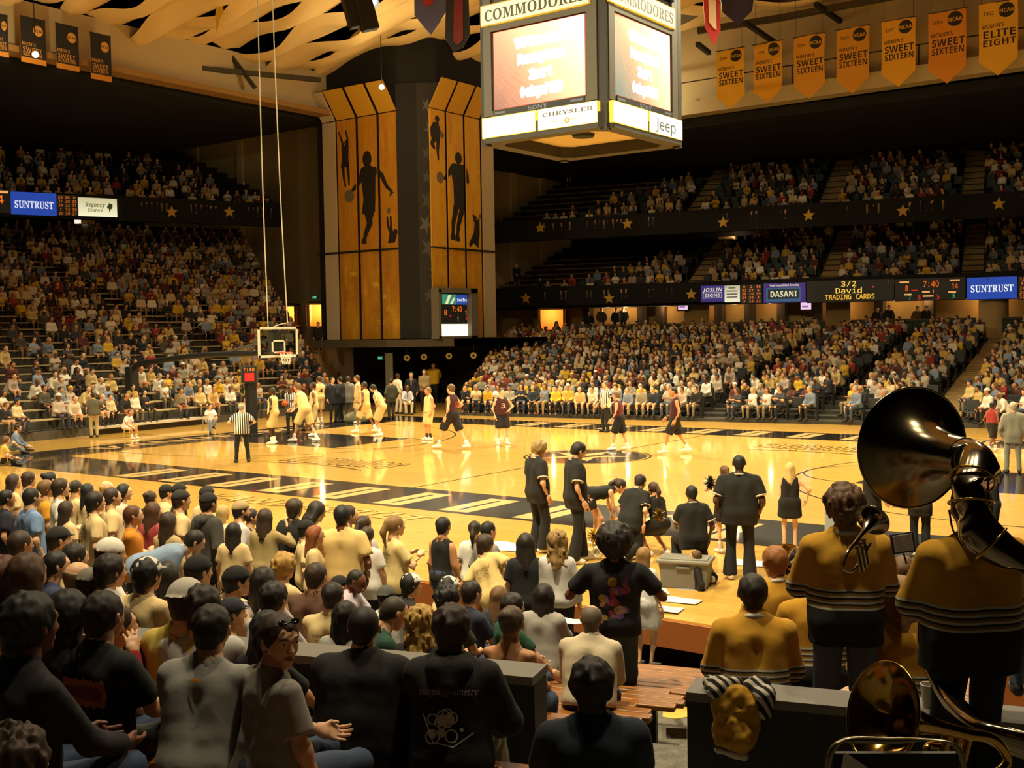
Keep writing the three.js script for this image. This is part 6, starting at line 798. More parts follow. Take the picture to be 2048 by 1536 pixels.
put({ px: 1306, py: 966, foot: [1318, 1110], s: 0.9, fem: 1, pose: 'squat', face: -30, top: 'cheer', topC: '#15120f', bot: 'skirt', botC: '#15120f', hair: 'pony', hairC: '#3c1f10', skin: 1, byHead: 1, shoes: '#e0dacc', q: { P: [0, 0.6, 0], lean: 0.3, arms: 'kq' } }, 'brown-haired cheerleader with a black bow crouching beside the kneeling man');
put({ px: 1383, py: 968, foot: [1378, 1155], s: 1.0, pose: 'kneel', face: -10, ...CH, hair: 'buzz', hairC: BK, skin: 2, byHead: 1, arms: 'kd' }, 'dark-skinned cheer squad man kneeling with his back turned');
put({ px: 1446, py: 930, foot: [1450, 1105], fem: 1, face: -20, top: 'cheer', topC: '#15120f', bot: 'skirt', botC: '#15120f', hair: 'pony', hairC: '#5a3a1c', shoes: '#e0dacc', arms: 'ww', sock: '#d8d2c4', q: { arms: [[0.3, 0.4, 0.2], [0.1, 0.3, 0.3]] } }, 'cheerleader with a pom-pom half hidden behind the biggest squad man');
put({ px: 1477, py: 908, foot: [1480, 1160], ...CH, face: 12, hair: 'buzz', hairC: '#14100c', skin: 3, wide: 1.22, belly: 0.03, limb: 1.25, arms: 'dd', q: { fl: [0.13, 0.085, 0.05], fr: [-0.13, 0.085, -0.05] } }, 'very big cheer squad man in a black jersey seen from behind');
put({ px: 1575, py: 925, foot: [1580, 1102], fem: 1, face: 10, top: 'cheer', topC: '#16130f', bot: 'skirt', botC: '#15120f', skirt: 0.62, hair: 'vlong', hairC: '#c9a868', shoes: '#e0dacc', arms: 'do', legs: 1, q: { arms: ['f', [0.3, 0.02, 0.0, [1, 0, -0.5]]] } }, 'blonde cheerleader in a short black dress with two black bows');
put({ px: 1733, py: 917, foot: [1745, 1108], ...CH, face: 120, hair: 'short', hairC: BR, arms: 'sq', q: { hp: 0.15 }, prints: [{ tex: txt(128, 96, (x) => { words(x, 'V', 64, 34, 60, 60, '#b8ae9a', 'serif'); words(x, 'VANDY', 64, 78, 34, 110, '#a8843a', 'serif', 'italic bold'); }), w: 0.2, h: 0.15, y: 0.26, front: 1, label: 'letter on the chest' }] }, 'cheer squad man in a black jersey with a letter, facing back');
put({ px: 1836, py: 930, foot: [1840, 1112], ...CH, collar: null, face: 20, hair: 'short', hairC: DB, wide: 1.15, arms: 'oo', q: { arms: [[0.36, 0.2, 0.2, [1, 0, 0]], [0.3, 0.2, 0.25, [1, 0, 0]]] } }, 'broad man in a black T-shirt behind the sousaphone bell');
put({ px: 1992, py: 931, foot: [1985, 1105], fem: 1, face: -65, top: 'cheer', topC: '#141110', bot: 'skirt', botC: '#131110', hair: 'pony', hairC: BK, skin: 2, shoes: '#e0dacc', arms: 'kf' }, 'dark-haired cheerleader in black right of the sousaphone');
// ================================================================ the near stands: steps, benches, dark partition
const clipPoly = (P, a, b, c) => { const out = []; for (let i = 0; i < P.length; i++) { const p = P[i], q = P[(i + 1) % P.length], f = a * p[0] + b * p[1] - c, g = a * q[0] + b * q[1] - c; if (f >= 0) out.push(p); if ((f >= 0) !== (g >= 0)) { const t = f / (f - g); out.push([p[0] + (q[0] - p[0]) * t, p[1] + (q[1] - p[1]) * t]); } } return out; };
const UDIR = new V3(0.959, 0, -0.284), fromSU = (s, u, y = 0) => new V3(EYE.x, y, EYE.z).addScaledVector(SDIR, s).addScaledVector(UDIR, u);
const prism = (P, y0, y1) => { const s = new THREE.Shape(); P.forEach((p, i) => i ? s.lineTo(p[0], -p[1]) : s.moveTo(p[0], -p[1])); return new THREE.ExtrudeGeometry(s, { depth: y1 - y0, bevelEnabled: false }).rotateX(-PI / 2).translate(0, y0, 0); };
{
  // where the two families of rows meet: 1.95 - .19 s = -.75 + .188 (z - 15.75)
  const A = [-0.19 * SDIR.x, -0.19 * SDIR.z - 0.188], Cc = -1.95 - 0.75 - 0.19 * (EYE.x * SDIR.x + EYE.z * SDIR.z) - 0.188 * 15.75, gs = [], conc = dataTex(256, 256, (u, v, i, j) => { const n = 0.42 + 0.05 * vnoise(i * 0.05, j * 0.05, 1) + 0.05 * vnoise(i * 0.4, j * 0.4, 2); return [n, n * 0.95, n * 0.84]; });
  for (let k = -9; k < 13; k++) { const a = S0 + k * ROW, b = a + ROW; let P = [fromSU(a, -40), fromSU(a, 30), fromSU(b, 30), fromSU(b, -40)].map((p) => [p.x, p.z]); P = clipPoly(P, 0, 1, 15.2); P = clipPoly(P, A[0], A[1], Cc); P = clipPoly(P, -1, 0, -34); if (P.length > 2) gs.push(prism(P, -1.4, hS(k))); }
  for (let j = 0; j < 22; j++) { let P = [[-24, Z0 + j * ROW], [34, Z0 + j * ROW], [34, Z0 + (j + 1) * ROW], [-24, Z0 + (j + 1) * ROW]]; P = clipPoly(P, -A[0], -A[1], -Cc); if (P.length > 2) gs.push(prism(P, -1.4, hZ(j))); }
  gs.push(prism([[-24, 15.2], [34, 15.2], [34, Z0 + 0.5], [-24, Z0 + 0.5]], -1.4, PIT));
  struct('floor_near_stand', gs, new THREE.MeshStandardMaterial({ map: conc, roughness: 0.95, color: 0xffffff }));
}
const uAt = (px, s) => { const r = ray(px, 1380), k = s / (r.x * SDIR.x + r.z * SDIR.z); return EYE.clone().addScaledVector(r, k).sub(EYE).dot(UDIR); };
const plankTex = dataTex(256, 64, (u, v, i, j) => { const n = 0.85 + 0.12 * vnoise(i * 0.02, j * 0.5, 4) + 0.1 * vnoise(i * 0.1, j * 1.4, 7); const w = hash(i >> 3, j >> 2, 2) > 0.97 ? 0.6 : 1; return [Math.min(1, 0.62 * n * w), 0.38 * n * w, 0.13 * n * w]; });
const plankMat = new THREE.MeshStandardMaterial({ map: plankTex, roughness: 0.35 }), legMat = mat('#15120f', 0.5, { metalness: 0.3 });
function bench(label, s, u0, u1, h, round) {
  const c = fromSU(s, (u0 + u1) / 2, h), t = thing('bench', label, 'bench', c, 'slatted wooden benches'), ry = Math.atan2(-UDIR.z, UDIR.x), L = u1 - u0;
  for (let i = 0; i < 4; i++) { const g = rbx(L - (round ? [0.16, 0.03, 0.0, 0.05][i] : 0), 0.045, 0.098, 0.012, (round ? -[0.08, 0.015, 0, 0.025][i] : 0), 0.418, (i - 1.5) * 0.106); const uv = g.attributes.uv, p = g.attributes.position; for (let k = 0; k < uv.count; k++) uv.setXY(k, p.getX(k) * 0.5 + i * 0.37, p.getZ(k) * 2.2 + p.getY(k)); g.rotateY(ry).translate(c.x, c.y, c.z); part('slat', g, plankMat, t); }
  const n = Math.max(2, Math.round(L / 2)); for (let i = 0; i < n; i++) { const x = (i + 0.5) / n * L - L / 2 + (i === n - 1 ? L / n / 2 - 0.28 : 0); part('leg', [bx(0.09, 0.36, 0.07, x, 0.2, 0), bx(0.07, 0.03, 0.34, x, 0.385, 0), cyl(0.04, 0.11, 0.04, 14, x, 0.02, 0)].map((g) => g.rotateY(ry).translate(c.x, c.y, c.z)), legMat, t); }
  return t;
}
const benchS = (k) => S0 + (k + 0.3) * ROW;
[['slatted bench in the row nearest the camera side', 0, -13, 1090], ['slatted bench under the girl with sunglasses', 1, -13, 1060], ['slatted bench under the broad black T-shirt', 2, -12, 1040], ['slatted bench just beyond the dark partition', 4, -9, 1245], ['slatted bench with a rounded end beside the aisle steps', 5, -8, 1306], ['slatted bench with a rounded end under the hunched man in beige', 6, -6, 1372], ['long slatted bench with a yellow sheet on it', 7, -4, 1990], ['long slatted bench one row behind the yellow sheet, nearer the court', 8, -3, 1990], ['long slatted bench two rows below the court edge', 9, -2, 1990], ['slatted bench closest to the court edge', 10, -1, 1990], ['slatted bench under the seated band members nearest the partition', 4, null, 2100], ['slatted bench under the bandsman nearest the aisle', 5, null, 2100], ['slatted bench under the band row before the boy', 6, null, 2100]].forEach(([l, k, u0, px]) => { const s = benchS(k); bench(l, s, u0 === null ? uAt(1450, s) : u0, uAt(px, s), hS(k), k === 5 || k === 6); });
{ // dark partition with a grey cap, in two lengths with the aisle between
  const capM = mat('#6f6a63', 0.7), P = (s, u) => { const p = fromSU(s, u); return [p.x, p.z]; };
  [['black partition wall with a grey cap on the side of the seated crowd', -13, uAt(1080, 6.2)], ['black partition wall with a grey cap in front of the band', uAt(1381, 6.2), 10]].forEach(([l, a, b]) => { const c = fromSU(6.2, (a + b) / 2, hS(3)), t = thing('partition_wall', l, 'partition', c, 'black partitions'); part('panel', prism([P(6.1, a), P(6.1, b), P(6.32, b), P(6.32, a)], hS(3), 1.57), mat('#0d0b0d', 0.6), t); part('cap', prism([P(6.07, a), P(6.07, b), P(6.35, b), P(6.35, a)], 1.57, 1.62), capM, t, 'grey cap rail'); });
}
{ const t = thing('step_edging', 'pale yellow safety strips on the concrete aisle steps', 'strip', fromSU(5, 1.2, hS(2))); for (const [k, a, b] of [[3, 1300, 1378], [2, 1290, 1378], [1, 1270, 1378], [4, 1262, 1300]]) { const s = S0 + (k + 1) * ROW - 0.05; part('strip', bx(Math.abs(uAt(b, s) - uAt(a, s)), 0.006, 0.055).rotateY(Math.atan2(-UDIR.z, UDIR.x)).translate(...fromSU(s, (uAt(a, s) + uAt(b, s)) / 2, hS(k) + 0.004).toArray()), mat('#c8a84c', 0.8), t); } }
// loose things
const sheet = (label, px, py, Y, w, h, ry, m, name = 'paper_sheet', tilt = 0) => { const p = onY(px, py, Y), n = 6, g = new THREE.BoxGeometry(w, 0.004, h, n, 1, n), q = g.attributes.position; for (let i = 0; i < q.count; i++) q.setY(i, q.getY(i) + 0.012 * (1 + vnoise(q.getX(i) * 9 + px, q.getZ(i) * 9, 1)) + 0.004); g.computeVertexNormals(); g.rotateX(tilt).rotateY(ry).translate(0, 0.001, 0); const o = one(name, label, name === 'paper_sheet' ? 'paper' : 'board', g, m); o.position.copy(p); return o; };
const YEL = mat('#d8b040', 0.7), WHT = mat('#e2dccf', 0.7);
sheet('crumpled yellow sheet lying on the wooden bench', 1445, 1336, hS(7) + 0.44, 0.34, 0.28, 0.3, YEL); sheet('yellow sheet lying on the concrete step beside the bench leg', 1350, 1429, hS(5), 0.2, 0.26, 0.5, YEL);
sheet('white board lying on the court behind the ponytailed woman', 1010, 1094, 0, 1.1, 0.7, 0.2, WHT, 'white_board'); sheet('white paper on the court beside the big afro', 1160, 1150, 0, 0.5, 0.4, 0.4, WHT); sheet('long white banner paper on the court edge near the boy', 1335, 1200, 0, 0.9, 0.25, 0.1, WHT); sheet('white paper in front of the grey storage box', 1300, 1186, 0, 0.5, 0.3, 0.7, WHT); sheet('patterned white paper beside the seated boy', 1340, 1222, 0, 0.3, 0.3, 0.2, mat('#b8b4b8', 0.8)); sheet('crumpled white paper behind the very big squad man', 1500, 1128, 0, 0.5, 0.4, 0.2, WHT); sheet('big white card beside the quilted jacket', 1135, 1244, hS(6) + 0.44, 0.42, 0.3, 0.2, WHT, 'white_card', -0.1);
{ const p = at(640, 1378, 6.1); const g = new THREE.ExtrudeGeometry((() => { const s = new THREE.Shape(); [[-.09, 0], [.09, -.03], [.085, .03], [0.01, 0.06], [0, .2], [-.05, .2], [-.05, .07], [-.09, .05]].forEach((q, i) => i ? s.lineTo(...q) : s.moveTo(...q)); return s; })(), { depth: 0.004, bevelEnabled: false }); g.rotateX(-0.5).rotateY(-0.6); const o = one('paper_sheet', 'folded yellow paper on the bench beside the girl with sunglasses', 'paper', g, YEL); o.position.copy(p).setY(hS(2) + 0.5); }
{ // grey storage box
  const c = onY(1372, 1172, 0), t = thing('storage_box', 'grey plastic storage box with a lid on the court', 'box', c), m = mat('#6e6a60', 0.6), sh = new THREE.Shape(); [[-0.3, 0], [0.3, 0], [0.34, 0.34], [-0.34, 0.34]].forEach((q, i) => i ? sh.lineTo(...q) : sh.moveTo(...q));
  part('tub', new THREE.ExtrudeGeometry(sh, { depth: 0.36, bevelEnabled: true, bevelSize: 0.015, bevelThickness: 0.015 }).translate(0, 0, -0.18).rotateY(0.3).translate(c.x, 0.015, c.z), m, t); part('lid', [rbx(0.76, 0.05, 0.48, 0.02, 0, 0.38, 0), rbx(0.66, 0.02, 0.38, 0.008, 0, 0.41, 0)].map((g) => g.rotateY(0.3).translate(c.x, 0, c.z)), mat('#7d796e', 0.6), t); part('handle', [rbx(0.2, 0.03, 0.03, 0.01, 0, 0.3, 0.215), rbx(0.2, 0.03, 0.03, 0.01, 0, 0.3, -0.215)].map((g) => g.rotateY(0.3).translate(c.x, 0, c.z)), m, t);
}
function pompom(label, px, py, d, col, r) { const p = at(px, py, d), t = thing('pom_pom', label, 'pom-pom', p, 'cheer pom-poms'), gs = []; for (let i = 0; i < 90; i++) { const a = rr(0, 2 * PI), b = Math.acos(rr(-1, 1)), v = new V3(Math.sin(b) * Math.cos(a), Math.cos(b), Math.sin(b) * Math.sin(a)).multiplyScalar(r * rr(0.6, 1)); gs.push(bar(p, p.clone().add(v), 0.022, 0.003)); } part('strands', gs, mat(col, 0.25, { metalness: 0.7 }), t); part('grip', new THREE.SphereGeometry(r * 0.25, 10, 8).translate(p.x, p.y, p.z), M.black, t); }
{ const p1 = onY(1188, 1082, 0.12), p2 = onY(1212, 1085, 0.12); pompom('gold metallic pom-pom on the floor under the bending cheerleader', 1188, 1072, p1.clone().sub(EYE).dot(FW), '#b08a2c', 0.15); pompom('black metallic pom-pom beside the gold one on the floor', 1213, 1068, p2.clone().sub(EYE).dot(FW), '#1a1814', 0.14); pompom('black and silver pom-pom held up beside the very big squad man', 1420, 966, 17.6, '#3a382e', 0.13); pompom('dark gold pom-pom on the crouching cheerleader\'s knee', 1318, 1030, 17, '#8a6a20', 0.12); }
{ const p = onY(1195, 1118, 0), t = thing('tape_roll', 'white roll of tape standing on the court behind the afro', 'tape roll', p); part('roll', new THREE.TorusGeometry(0.07, 0.035, 10, 24).translate(p.x, 0.105, p.z), mat('#d8ccac', 0.7), t); part('core', new THREE.CylinderGeometry(0.037, 0.037, 0.06, 20, 1, true).rotateX(PI / 2).translate(p.x, 0.105, p.z), mat('#8a7a5a', 0.8, { side: THREE.DoubleSide }), t); }
{ // sweater thrown over the partition
  const s0 = 6.2, c = fromSU(6.07, uAt(1470, 6.07), 1.62), t = thing('draped_sweater', 'gold sweater with striped sleeves thrown over the partition', 'sweater', c), L = (u, ds, y) => c.clone().addScaledVector(UDIR, u).addScaledVector(SDIR, ds).add(new V3(0, y, 0));
  const f = (a, b, ra, rb) => cone(a, b, ra, rb), nz = (x, y, z) => 0.012 * vnoise(x * 16, y * 14, z * 16) + 0.008 * vnoise(x * 34, y * 30, z * 34);
  part('body', toGeo([net([f(L(-0.06, -0.02, 0.0), L(-0.05, -0.03, -0.2), 0.065, 0.07), f(L(0.02, -0.02, 0.02), L(0.03, -0.04, -0.22), 0.06, 0.07), f(L(0.1, -0.02, -0.02), L(0.07, -0.03, -0.19), 0.045, 0.06)], 0.009, { k: 0.05, noise: nz })]), mat('#a87a18', 0.95), t);
  const st = new THREE.MeshStandardMaterial({ roughness: 0.95, map: canvas(256, 8, (x, w, h) => { for (let i = 0; i < 16; i++) { x.fillStyle = i % 2 ? '#14110e' : '#b8ae9c'; x.fillRect(i * 16, 0, 16, h); } }) }), uvS = (x, y, z) => { const p = new V3(x, y, z).sub(c); return [(p.dot(UDIR) * 0.7 + p.dot(SDIR) * 0.7 + p.y * 0.6) * 2.6 + 0.5, 0.5]; };
  part('striped_sleeve', toGeo([net([f(L(-0.16, 0.1, 0.04), L(-0.09, -0.03, 0.045), 0.04, 0.05), f(L(-0.09, -0.03, 0.045), L(-0.0, 0.02, 0.07), 0.05, 0.04)], 0.009, { k: 0.04, noise: nz })], uvS), st, t); part('striped_sleeve', toGeo([net([f(L(0.1, 0.1, 0.05), L(0.16, -0.02, 0.03), 0.045, 0.05), f(L(0.16, -0.02, 0.03), L(0.17, -0.04, -0.06), 0.045, 0.035), f(L(0.08, 0.02, 0.06), L(0.14, 0.05, 0.07), 0.04, 0.035)], 0.009, { k: 0.04, noise: nz })], uvS), st, t);
  part('collar', toGeo([net([f(L(-0.08, -0.05, -0.285), L(0.05, -0.06, -0.3), 0.022, 0.026)], 0.008, { noise: nz })]), mat('#b4ac9e', 0.9), t);
}
// ---- instruments
const brass = new THREE.MeshStandardMaterial({ color: C('#8a7f6c'), metalness: 1, roughness: 0.16, side: THREE.DoubleSide }), brassGold = new THREE.MeshStandardMaterial({ color: C('#b89448'), metalness: 1, roughness: 0.14, side: THREE.DoubleSide });
const bellGeo = (r0, r1, len, n = 48) => { const pts = []; for (let i = 0; i <= 30; i++) { const t = i / 30, r = r0 + (r1 - r0) * Math.pow(t, 3.2) * 0.92 + (r1 - r0) * 0.08 * t; pts.push(new THREE.Vector2(r, len * (1 - Math.pow(1 - t, 1.25)))); } return new THREE.LatheGeometry(pts, n); };
const aim = (g, p, dir) => { const q = new THREE.Quaternion().setFromUnitVectors(new V3(0, 1, 0), dir.clone().normalize()); return g.applyMatrix4(new THREE.Matrix4().makeRotationFromQuaternion(q).setPosition(p)); };
{ // sousaphone: the flaring bell turned to the court, its neck curling down to the man's shoulder and round his body
  const t = thing('sousaphone', 'large tarnished silver sousaphone with its wide bell turned away', 'sousaphone', at(1950, 1100, 5.5)), th = at(1930, 915, 5.5), dir = FW.clone().multiplyScalar(0.9).addScaledVector(RT, -0.22).addScaledVector(UPV, 0.05).normalize();
  part('bell', aim(bellGeo(0.098, 0.318, 0.44, 72), th, dir), new THREE.MeshStandardMaterial({ color: C('#776a50'), metalness: 1, roughness: 0.2, side: THREE.DoubleSide }), t, 'wide flaring bell');
  part('bell_rim', aim(new THREE.TorusGeometry(0.318, 0.006, 8, 72).rotateX(PI / 2).translate(0, 0.44, 0), th, dir), brass, t);
  const P = [th.clone().addScaledVector(dir, 0.03), th.clone().addScaledVector(dir, -0.1).addScaledVector(UPV, -0.02), at(1944, 960, 5.3), at(1942, 1005, 5.26), at(1950, 1050, 5.24), at(1982, 1088, 5.2), at(2036, 1124, 5.16), at(2100, 1180, 5.12), at(2190, 1290, 5.0), at(2230, 1420, 4.95), at(2130, 1500, 4.95), at(1990, 1470, 5.1), at(1890, 1380, 5.6), at(1850, 1270, 5.85), at(1880, 1160, 5.85), at(1960, 1110, 5.75)];
  part('neck', sweep(P, [0.098, 0.098, 0.098, 0.096, 0.095, 0.095, 0.094, 0.092, 0.088, 0.08, 0.07, 0.06, 0.05, 0.042, 0.034, 0.026], 150, 26), brass, t);
  const ringAt = (i, r) => { const q = P[i], v = P[i + 1].clone().sub(P[i - 1]); return aim(new THREE.TorusGeometry(r, 0.006, 8, 32).rotateX(PI / 2), q, v); };
  part('ferrule', [ringAt(3, 0.099), ringAt(5, 0.098), ringAt(2, 0.1)], brassGold, t); part('guard_wire', [tube([at(1962, 900, 5.45), at(1976, 950, 5.36), at(1974, 1000, 5.3)], 0.006, 16, 6), tube([at(1898, 1020, 5.3), at(1906, 1060, 5.27), at(1926, 1095, 5.22)], 0.005, 16, 6)], brassGold, t);
}
function horn(label, px, py, d, dir, r, len, m, extra) { const p = at(px, py, d), D = dir.normalize(), t = thing('horn', label, 'horn', p, 'band horns'), b = p.clone().addScaledVector(D, -len); part('bell', aim(bellGeo(r * 0.12, r, len), b, D), m, t); part('bell_rim', aim(new THREE.TorusGeometry(r, 0.005, 8, 48).rotateX(PI / 2).translate(0, len, 0), b, D), m, t); const s = new V3().crossVectors(D, new V3(0, 1, 0)).normalize(), u = new V3().crossVectors(s, D); part('tubing', sweep([b, b.clone().addScaledVector(D, -0.12), b.clone().addScaledVector(D, -0.2).addScaledVector(u, -0.06), b.clone().addScaledVector(D, -0.12).addScaledVector(u, -0.13), b.clone().addScaledVector(D, 0.08).addScaledVector(u, -0.13), b.clone().addScaledVector(D, 0.12).addScaledVector(u, -0.08).addScaledVector(s, 0.03), b.clone().addScaledVector(D, 0.02).addScaledVector(u, -0.06).addScaledVector(s, 0.05)], [r * 0.12, r * 0.1, r * 0.09, r * 0.08, r * 0.075], 60, 12), m, t); part('valve', [0, 1, 2].map((i) => aim(cyl(0.016, 0.016, 0.16, 12), b.clone().addScaledVector(D, -0.03 + i * 0.045).addScaledVector(u, -0.1).addScaledVector(s, 0.02), u)), m, t); return t; }
horn('baritone horn with a gleaming bell at the bottom beside the partition', 1764, 1428, 3.7, FW.clone().multiplyScalar(-0.32).addScaledVector(RT, -0.9).addScaledVector(UPV, 0.28), 0.17, 0.36, brassGold); horn('silver horn bell in front of the standing bandsman', 1746, 1040, 6.9, FW.clone().multiplyScalar(0.55).addScaledVector(RT, 0.5).addScaledVector(UPV, 0.35), 0.1, 0.26, brass); horn('small brass horn bell raised above the red-haired bandsman', 1571, 1094, 10.4, new V3(-0.2, 0.9, -0.4), 0.1, 0.24, brassGold);
one('slide', 'grey instrument slide pointing up to the blonde cheerleader', 'slide', [bar(at(1580, 1128, 10.6), at(1622, 1092, 10.9), 0.022), bar(at(1584, 1134, 10.6), at(1626, 1098, 10.9), 0.022)], mat('#7d7870', 0.3, { metalness: 0.8 }));
{ const p = at(1806, 1086, 6.6), t = thing('music_folder', 'small white music card in a holder beside the curly-haired bandsman', 'music folder', p), X = RT.clone(), q = (w, h, o) => { const f = FW.clone().multiplyScalar(-o); const a = UPV.clone().multiplyScalar(h).addScaledVector(RT, -h * 0.15), b = X.clone().multiplyScalar(w).addScaledVector(UPV, w * 0.15); return panel(p.clone().add(a).sub(b).add(f), p.clone().add(a).add(b).add(f), p.clone().sub(a).add(b).add(f), p.clone().sub(a).sub(b).add(f), 0.012); }; part('cover', q(0.067, 0.058, 0), mat('#3a3448', 0.6), t); part('page', q(0.055, 0.048, 0.006), new THREE.MeshStandardMaterial({ roughness: 0.8, map: canvas(64, 64, (x) => { x.fillStyle = '#d0cac4'; x.fillRect(0, 0, 64, 64); x.fillStyle = '#8a8480'; for (let i = 0; i < 7; i++) x.fillRect(6, 8 + i * 8, 52, 2); }) }), t); part('lyre', bar(p.clone().addScaledVector(UPV, -0.05), p.clone().addScaledVector(UPV, -0.12).addScaledVector(RT, 0.02), 0.01), brass, t); }
{ const p = onY(1670, 1062, 0.0), t = thing('drum_case', 'white and grey box stood on the court behind the standing bandsman', 'box', p); part('case', rbx(0.34, 0.52, 0.3, 0.03).rotateY(0.3).translate(p.x, 0.27, p.z), mat('#aaa59c', 0.6), t); part('lid', rbx(0.36, 0.05, 0.32, 0.02).rotateY(0.3).translate(p.x, 0.55, p.z), mat('#8d887f', 0.6), t); }
{ // paper cup on the partition and a folding chair with a sheet at the very bottom
  const c = fromSU(6.2, uAt(1858, 6.2), 1.62), t = thing('paper_cup', 'white paper cup standing on the partition beside the sousaphone player', 'cup', c); part('cup', new THREE.LatheGeometry([[0.001, 0], [0.03, 0], [0.042, 0.12], [0.044, 0.12], [0.032, -0.001]].map((q) => new THREE.Vector2(...q)), 24).translate(c.x, c.y + 0.001, c.z), mat('#d0c8ba', 0.6, { side: THREE.DoubleSide }), t); part('rim', new THREE.TorusGeometry(0.043, 0.003, 6, 24).rotateX(PI / 2).translate(c.x, c.y + 0.12, c.z), WHT, t);
  const p = at(1705, 1520, 3.4), k = thing('chair', 'metal chair back with a white sheet below the horn bell', 'chair', p), q = (x, y, z = 0) => p.clone().addScaledVector(RT, x).addScaledVector(UPV, y).addScaledVector(FW, z); part('frame', sweep([q(-0.08, -0.5), q(-0.07, 0.0), q(-0.045, 0.05), q(0, 0.06), q(0.1, 0.058), q(0.3, 0.05), q(0.33, 0.0), q(0.33, -0.5)], [0.011, 0.011], 60, 10), mat('#8d8468', 0.25, { metalness: 0.9 }), k); part('back', panel(q(-0.06, 0.02), q(0.32, 0.02), q(0.32, -0.2), q(-0.06, -0.2), 0.02), mat('#1c1614', 0.6), k); part('sheet', panel(q(-0.03, 0.03, -0.02), q(0.06, -0.03, -0.02), q(0.09, -0.2, -0.02), q(-0.06, -0.12, -0.02), 0.003), WHT, k, 'white sheet of paper');
}

// ================================================================ players, officials and staff on and around the court
const P0 = (px, py, fx, fy, o, l) => put({ px, py, foot: [fx, fy], d: onY(fx, fy, 0).sub(EYE).dot(FW), legs: 1, ...o }, l);
const refTex = new THREE.MeshStandardMaterial({ roughness: 0.9, map: (() => { const t = canvas(256, 8, (x, w, h) => { for (let i = 0; i < 20; i++) { x.fillStyle = i % 2 ? '#1a1816' : '#e6e0d4'; x.fillRect(i * 12.8, 0, 13, h); } }); t.wrapS = THREE.RepeatWrapping; return t; })() });
const REF = { topC: refTex, bot: 'pants', botC: '#131110', shoes: '#0d0c0b', hair: 'short' }, GOLD = { top: 'jersey', topC: '#dcbf80', bot: 'shorts', botC: '#cfb274', shoes: '#e6e0d2', sock: '#e0d8c8', sockH: 0.25 }, DARK = { top: 'jersey', topC: '#3a1014', bot: 'shorts', botC: '#171214', shoes: '#e0dcd4', sock: '#e0dcd4', sockH: 0.2 };
const num = (s, c = '#e8dcc8') => [{ tex: txt(64, 64, (x) => words(x, s, 32, 34, 60, 52, c)), w: 0.2, h: 0.2, y: 0.22, n: 6 }], numF = (s, c) => num(s, c).map((p) => ({ ...p, front: 1 }));
P0(467, 806, 485, 925, { ...REF, hair: 'fringe', hairC: '#8a8278', face: -20, arms: 'hh', belly: 0.02, q: { fl: [0.17, 0.085, 0], fr: [-0.17, 0.085, 0] } }, 'referee in a striped shirt with hands on hips near the baseline, back turned');
P0(553, 774, 547, 888, { ...GOLD, hair: 'buzz', skin: 3, face: -75, arms: 'df' }, 'player in a gold uniform beside the shot clock looking down, facing the basket');
P0(583, 770, 583, 866, { ...REF, hair: 'buzz', skin: 2, face: 180, arms: 'hc' }, 'referee in a striped shirt holding the orange ball against his hip');
P0(604, 760, 611, 884, { ...GOLD, hair: 'short', hairC: '#6a4a28', face: -70, pose: 'stoop', arms: 'kk', q: { fl: [0.12, 0.085, 0.25], fr: [-0.12, 0.085, -0.35], lean: 0.35 } }, 'fair gold-uniformed player walking with his head down by the lane');
P0(622, 764, 628, 872, { ...GOLD, hair: 'buzz', hairC: BK, skin: 2, face: -90, arms: 'dd' }, 'gold-uniformed player just behind the stooping fair one');
P0(641, 752, 640, 846, { ...GOLD, hair: 'short', hairC: '#4a3018', face: -40, arms: 'fd', prints: num('4', '#3a2a14') }, 'tall gold-uniformed player beyond the lane with his back turned');
P0(666, 754, 667, 845, { top: 'suit', topC: '#171a22', bot: 'pants', botC: '#14161c', hair: 'short', face: 150 }, 'man in a dark suit standing at the bench behind the tall gold player');
P0(683, 753, 682, 844, { top: 'suit', topC: '#14161d', bot: 'pants', botC: '#121319', hair: 'short', hairC: BK, face: -60 }, 'second man in a dark suit at the bench beside the grey suit');
P0(701, 752, 698, 843, { top: 'suit', topC: '#6d6a66', bot: 'pants', botC: '#4a4744', hair: 'short', hairC: BR, face: 5 }, 'man in a grey suit standing at the bench with his back turned');
P0(713, 750, 716, 846, { ...GOLD, hair: 'short', hairC: '#4a3018', face: -100 }, 'gold-uniformed player partly hidden behind the grey suit');
P0(723, 763, 732, 866, { ...GOLD, hair: 'buzz', skin: 2, face: -70, pose: 'walk', arms: 'df' }, 'dark-skinned gold player looking down beside the bent player');
P0(754, 769, 760, 872, { ...GOLD, hair: 'short', hairC: DB, face: -80, arms: 'hh', q: { lean: 0.4, hp: 0.3, P: [0, 0.92, -0.05] } }, 'gold-uniformed player bent forward with hands on hips');
P0(778, 757, 783, 838, { top: 'suit', topC: '#3a382a', bot: 'pants', botC: '#33312a', hair: 'short', hairC: BR, face: -30 }, 'man in a dark olive suit behind the bent gold player');
P0(797, 746, 797, 828, { top: 'long', topC: '#d8ceb8', bot: 'pants', botC: '#cfc6b2', hair: 'buzz', skin: 2, face: 40 }, 'tall man in white warm-ups beside the olive suit');
P0(822, 745, 824, 826, { top: 'suit', topC: '#15131a', bot: 'pants', botC: '#131118', hair: 'short', hairC: '#7a7064', face: 180, prints: [{ tex: txt(16, 32, (x) => { x.fillStyle = '#d8d2c8'; x.fillRect(4, 0, 8, 32); }), w: 0.05, h: 0.2, y: 0.33, n: 4, front: 1 }] }, 'older man in a dark suit and white shirt facing the court');
P0(847, 738, 850, 822, { top: 'jacket', topC: '#8a7850', bot: 'pants', botC: '#2a2420', hair: 'short', face: 180, arms: 'ff' }, 'person in a tan coat beside the yellow jacket');
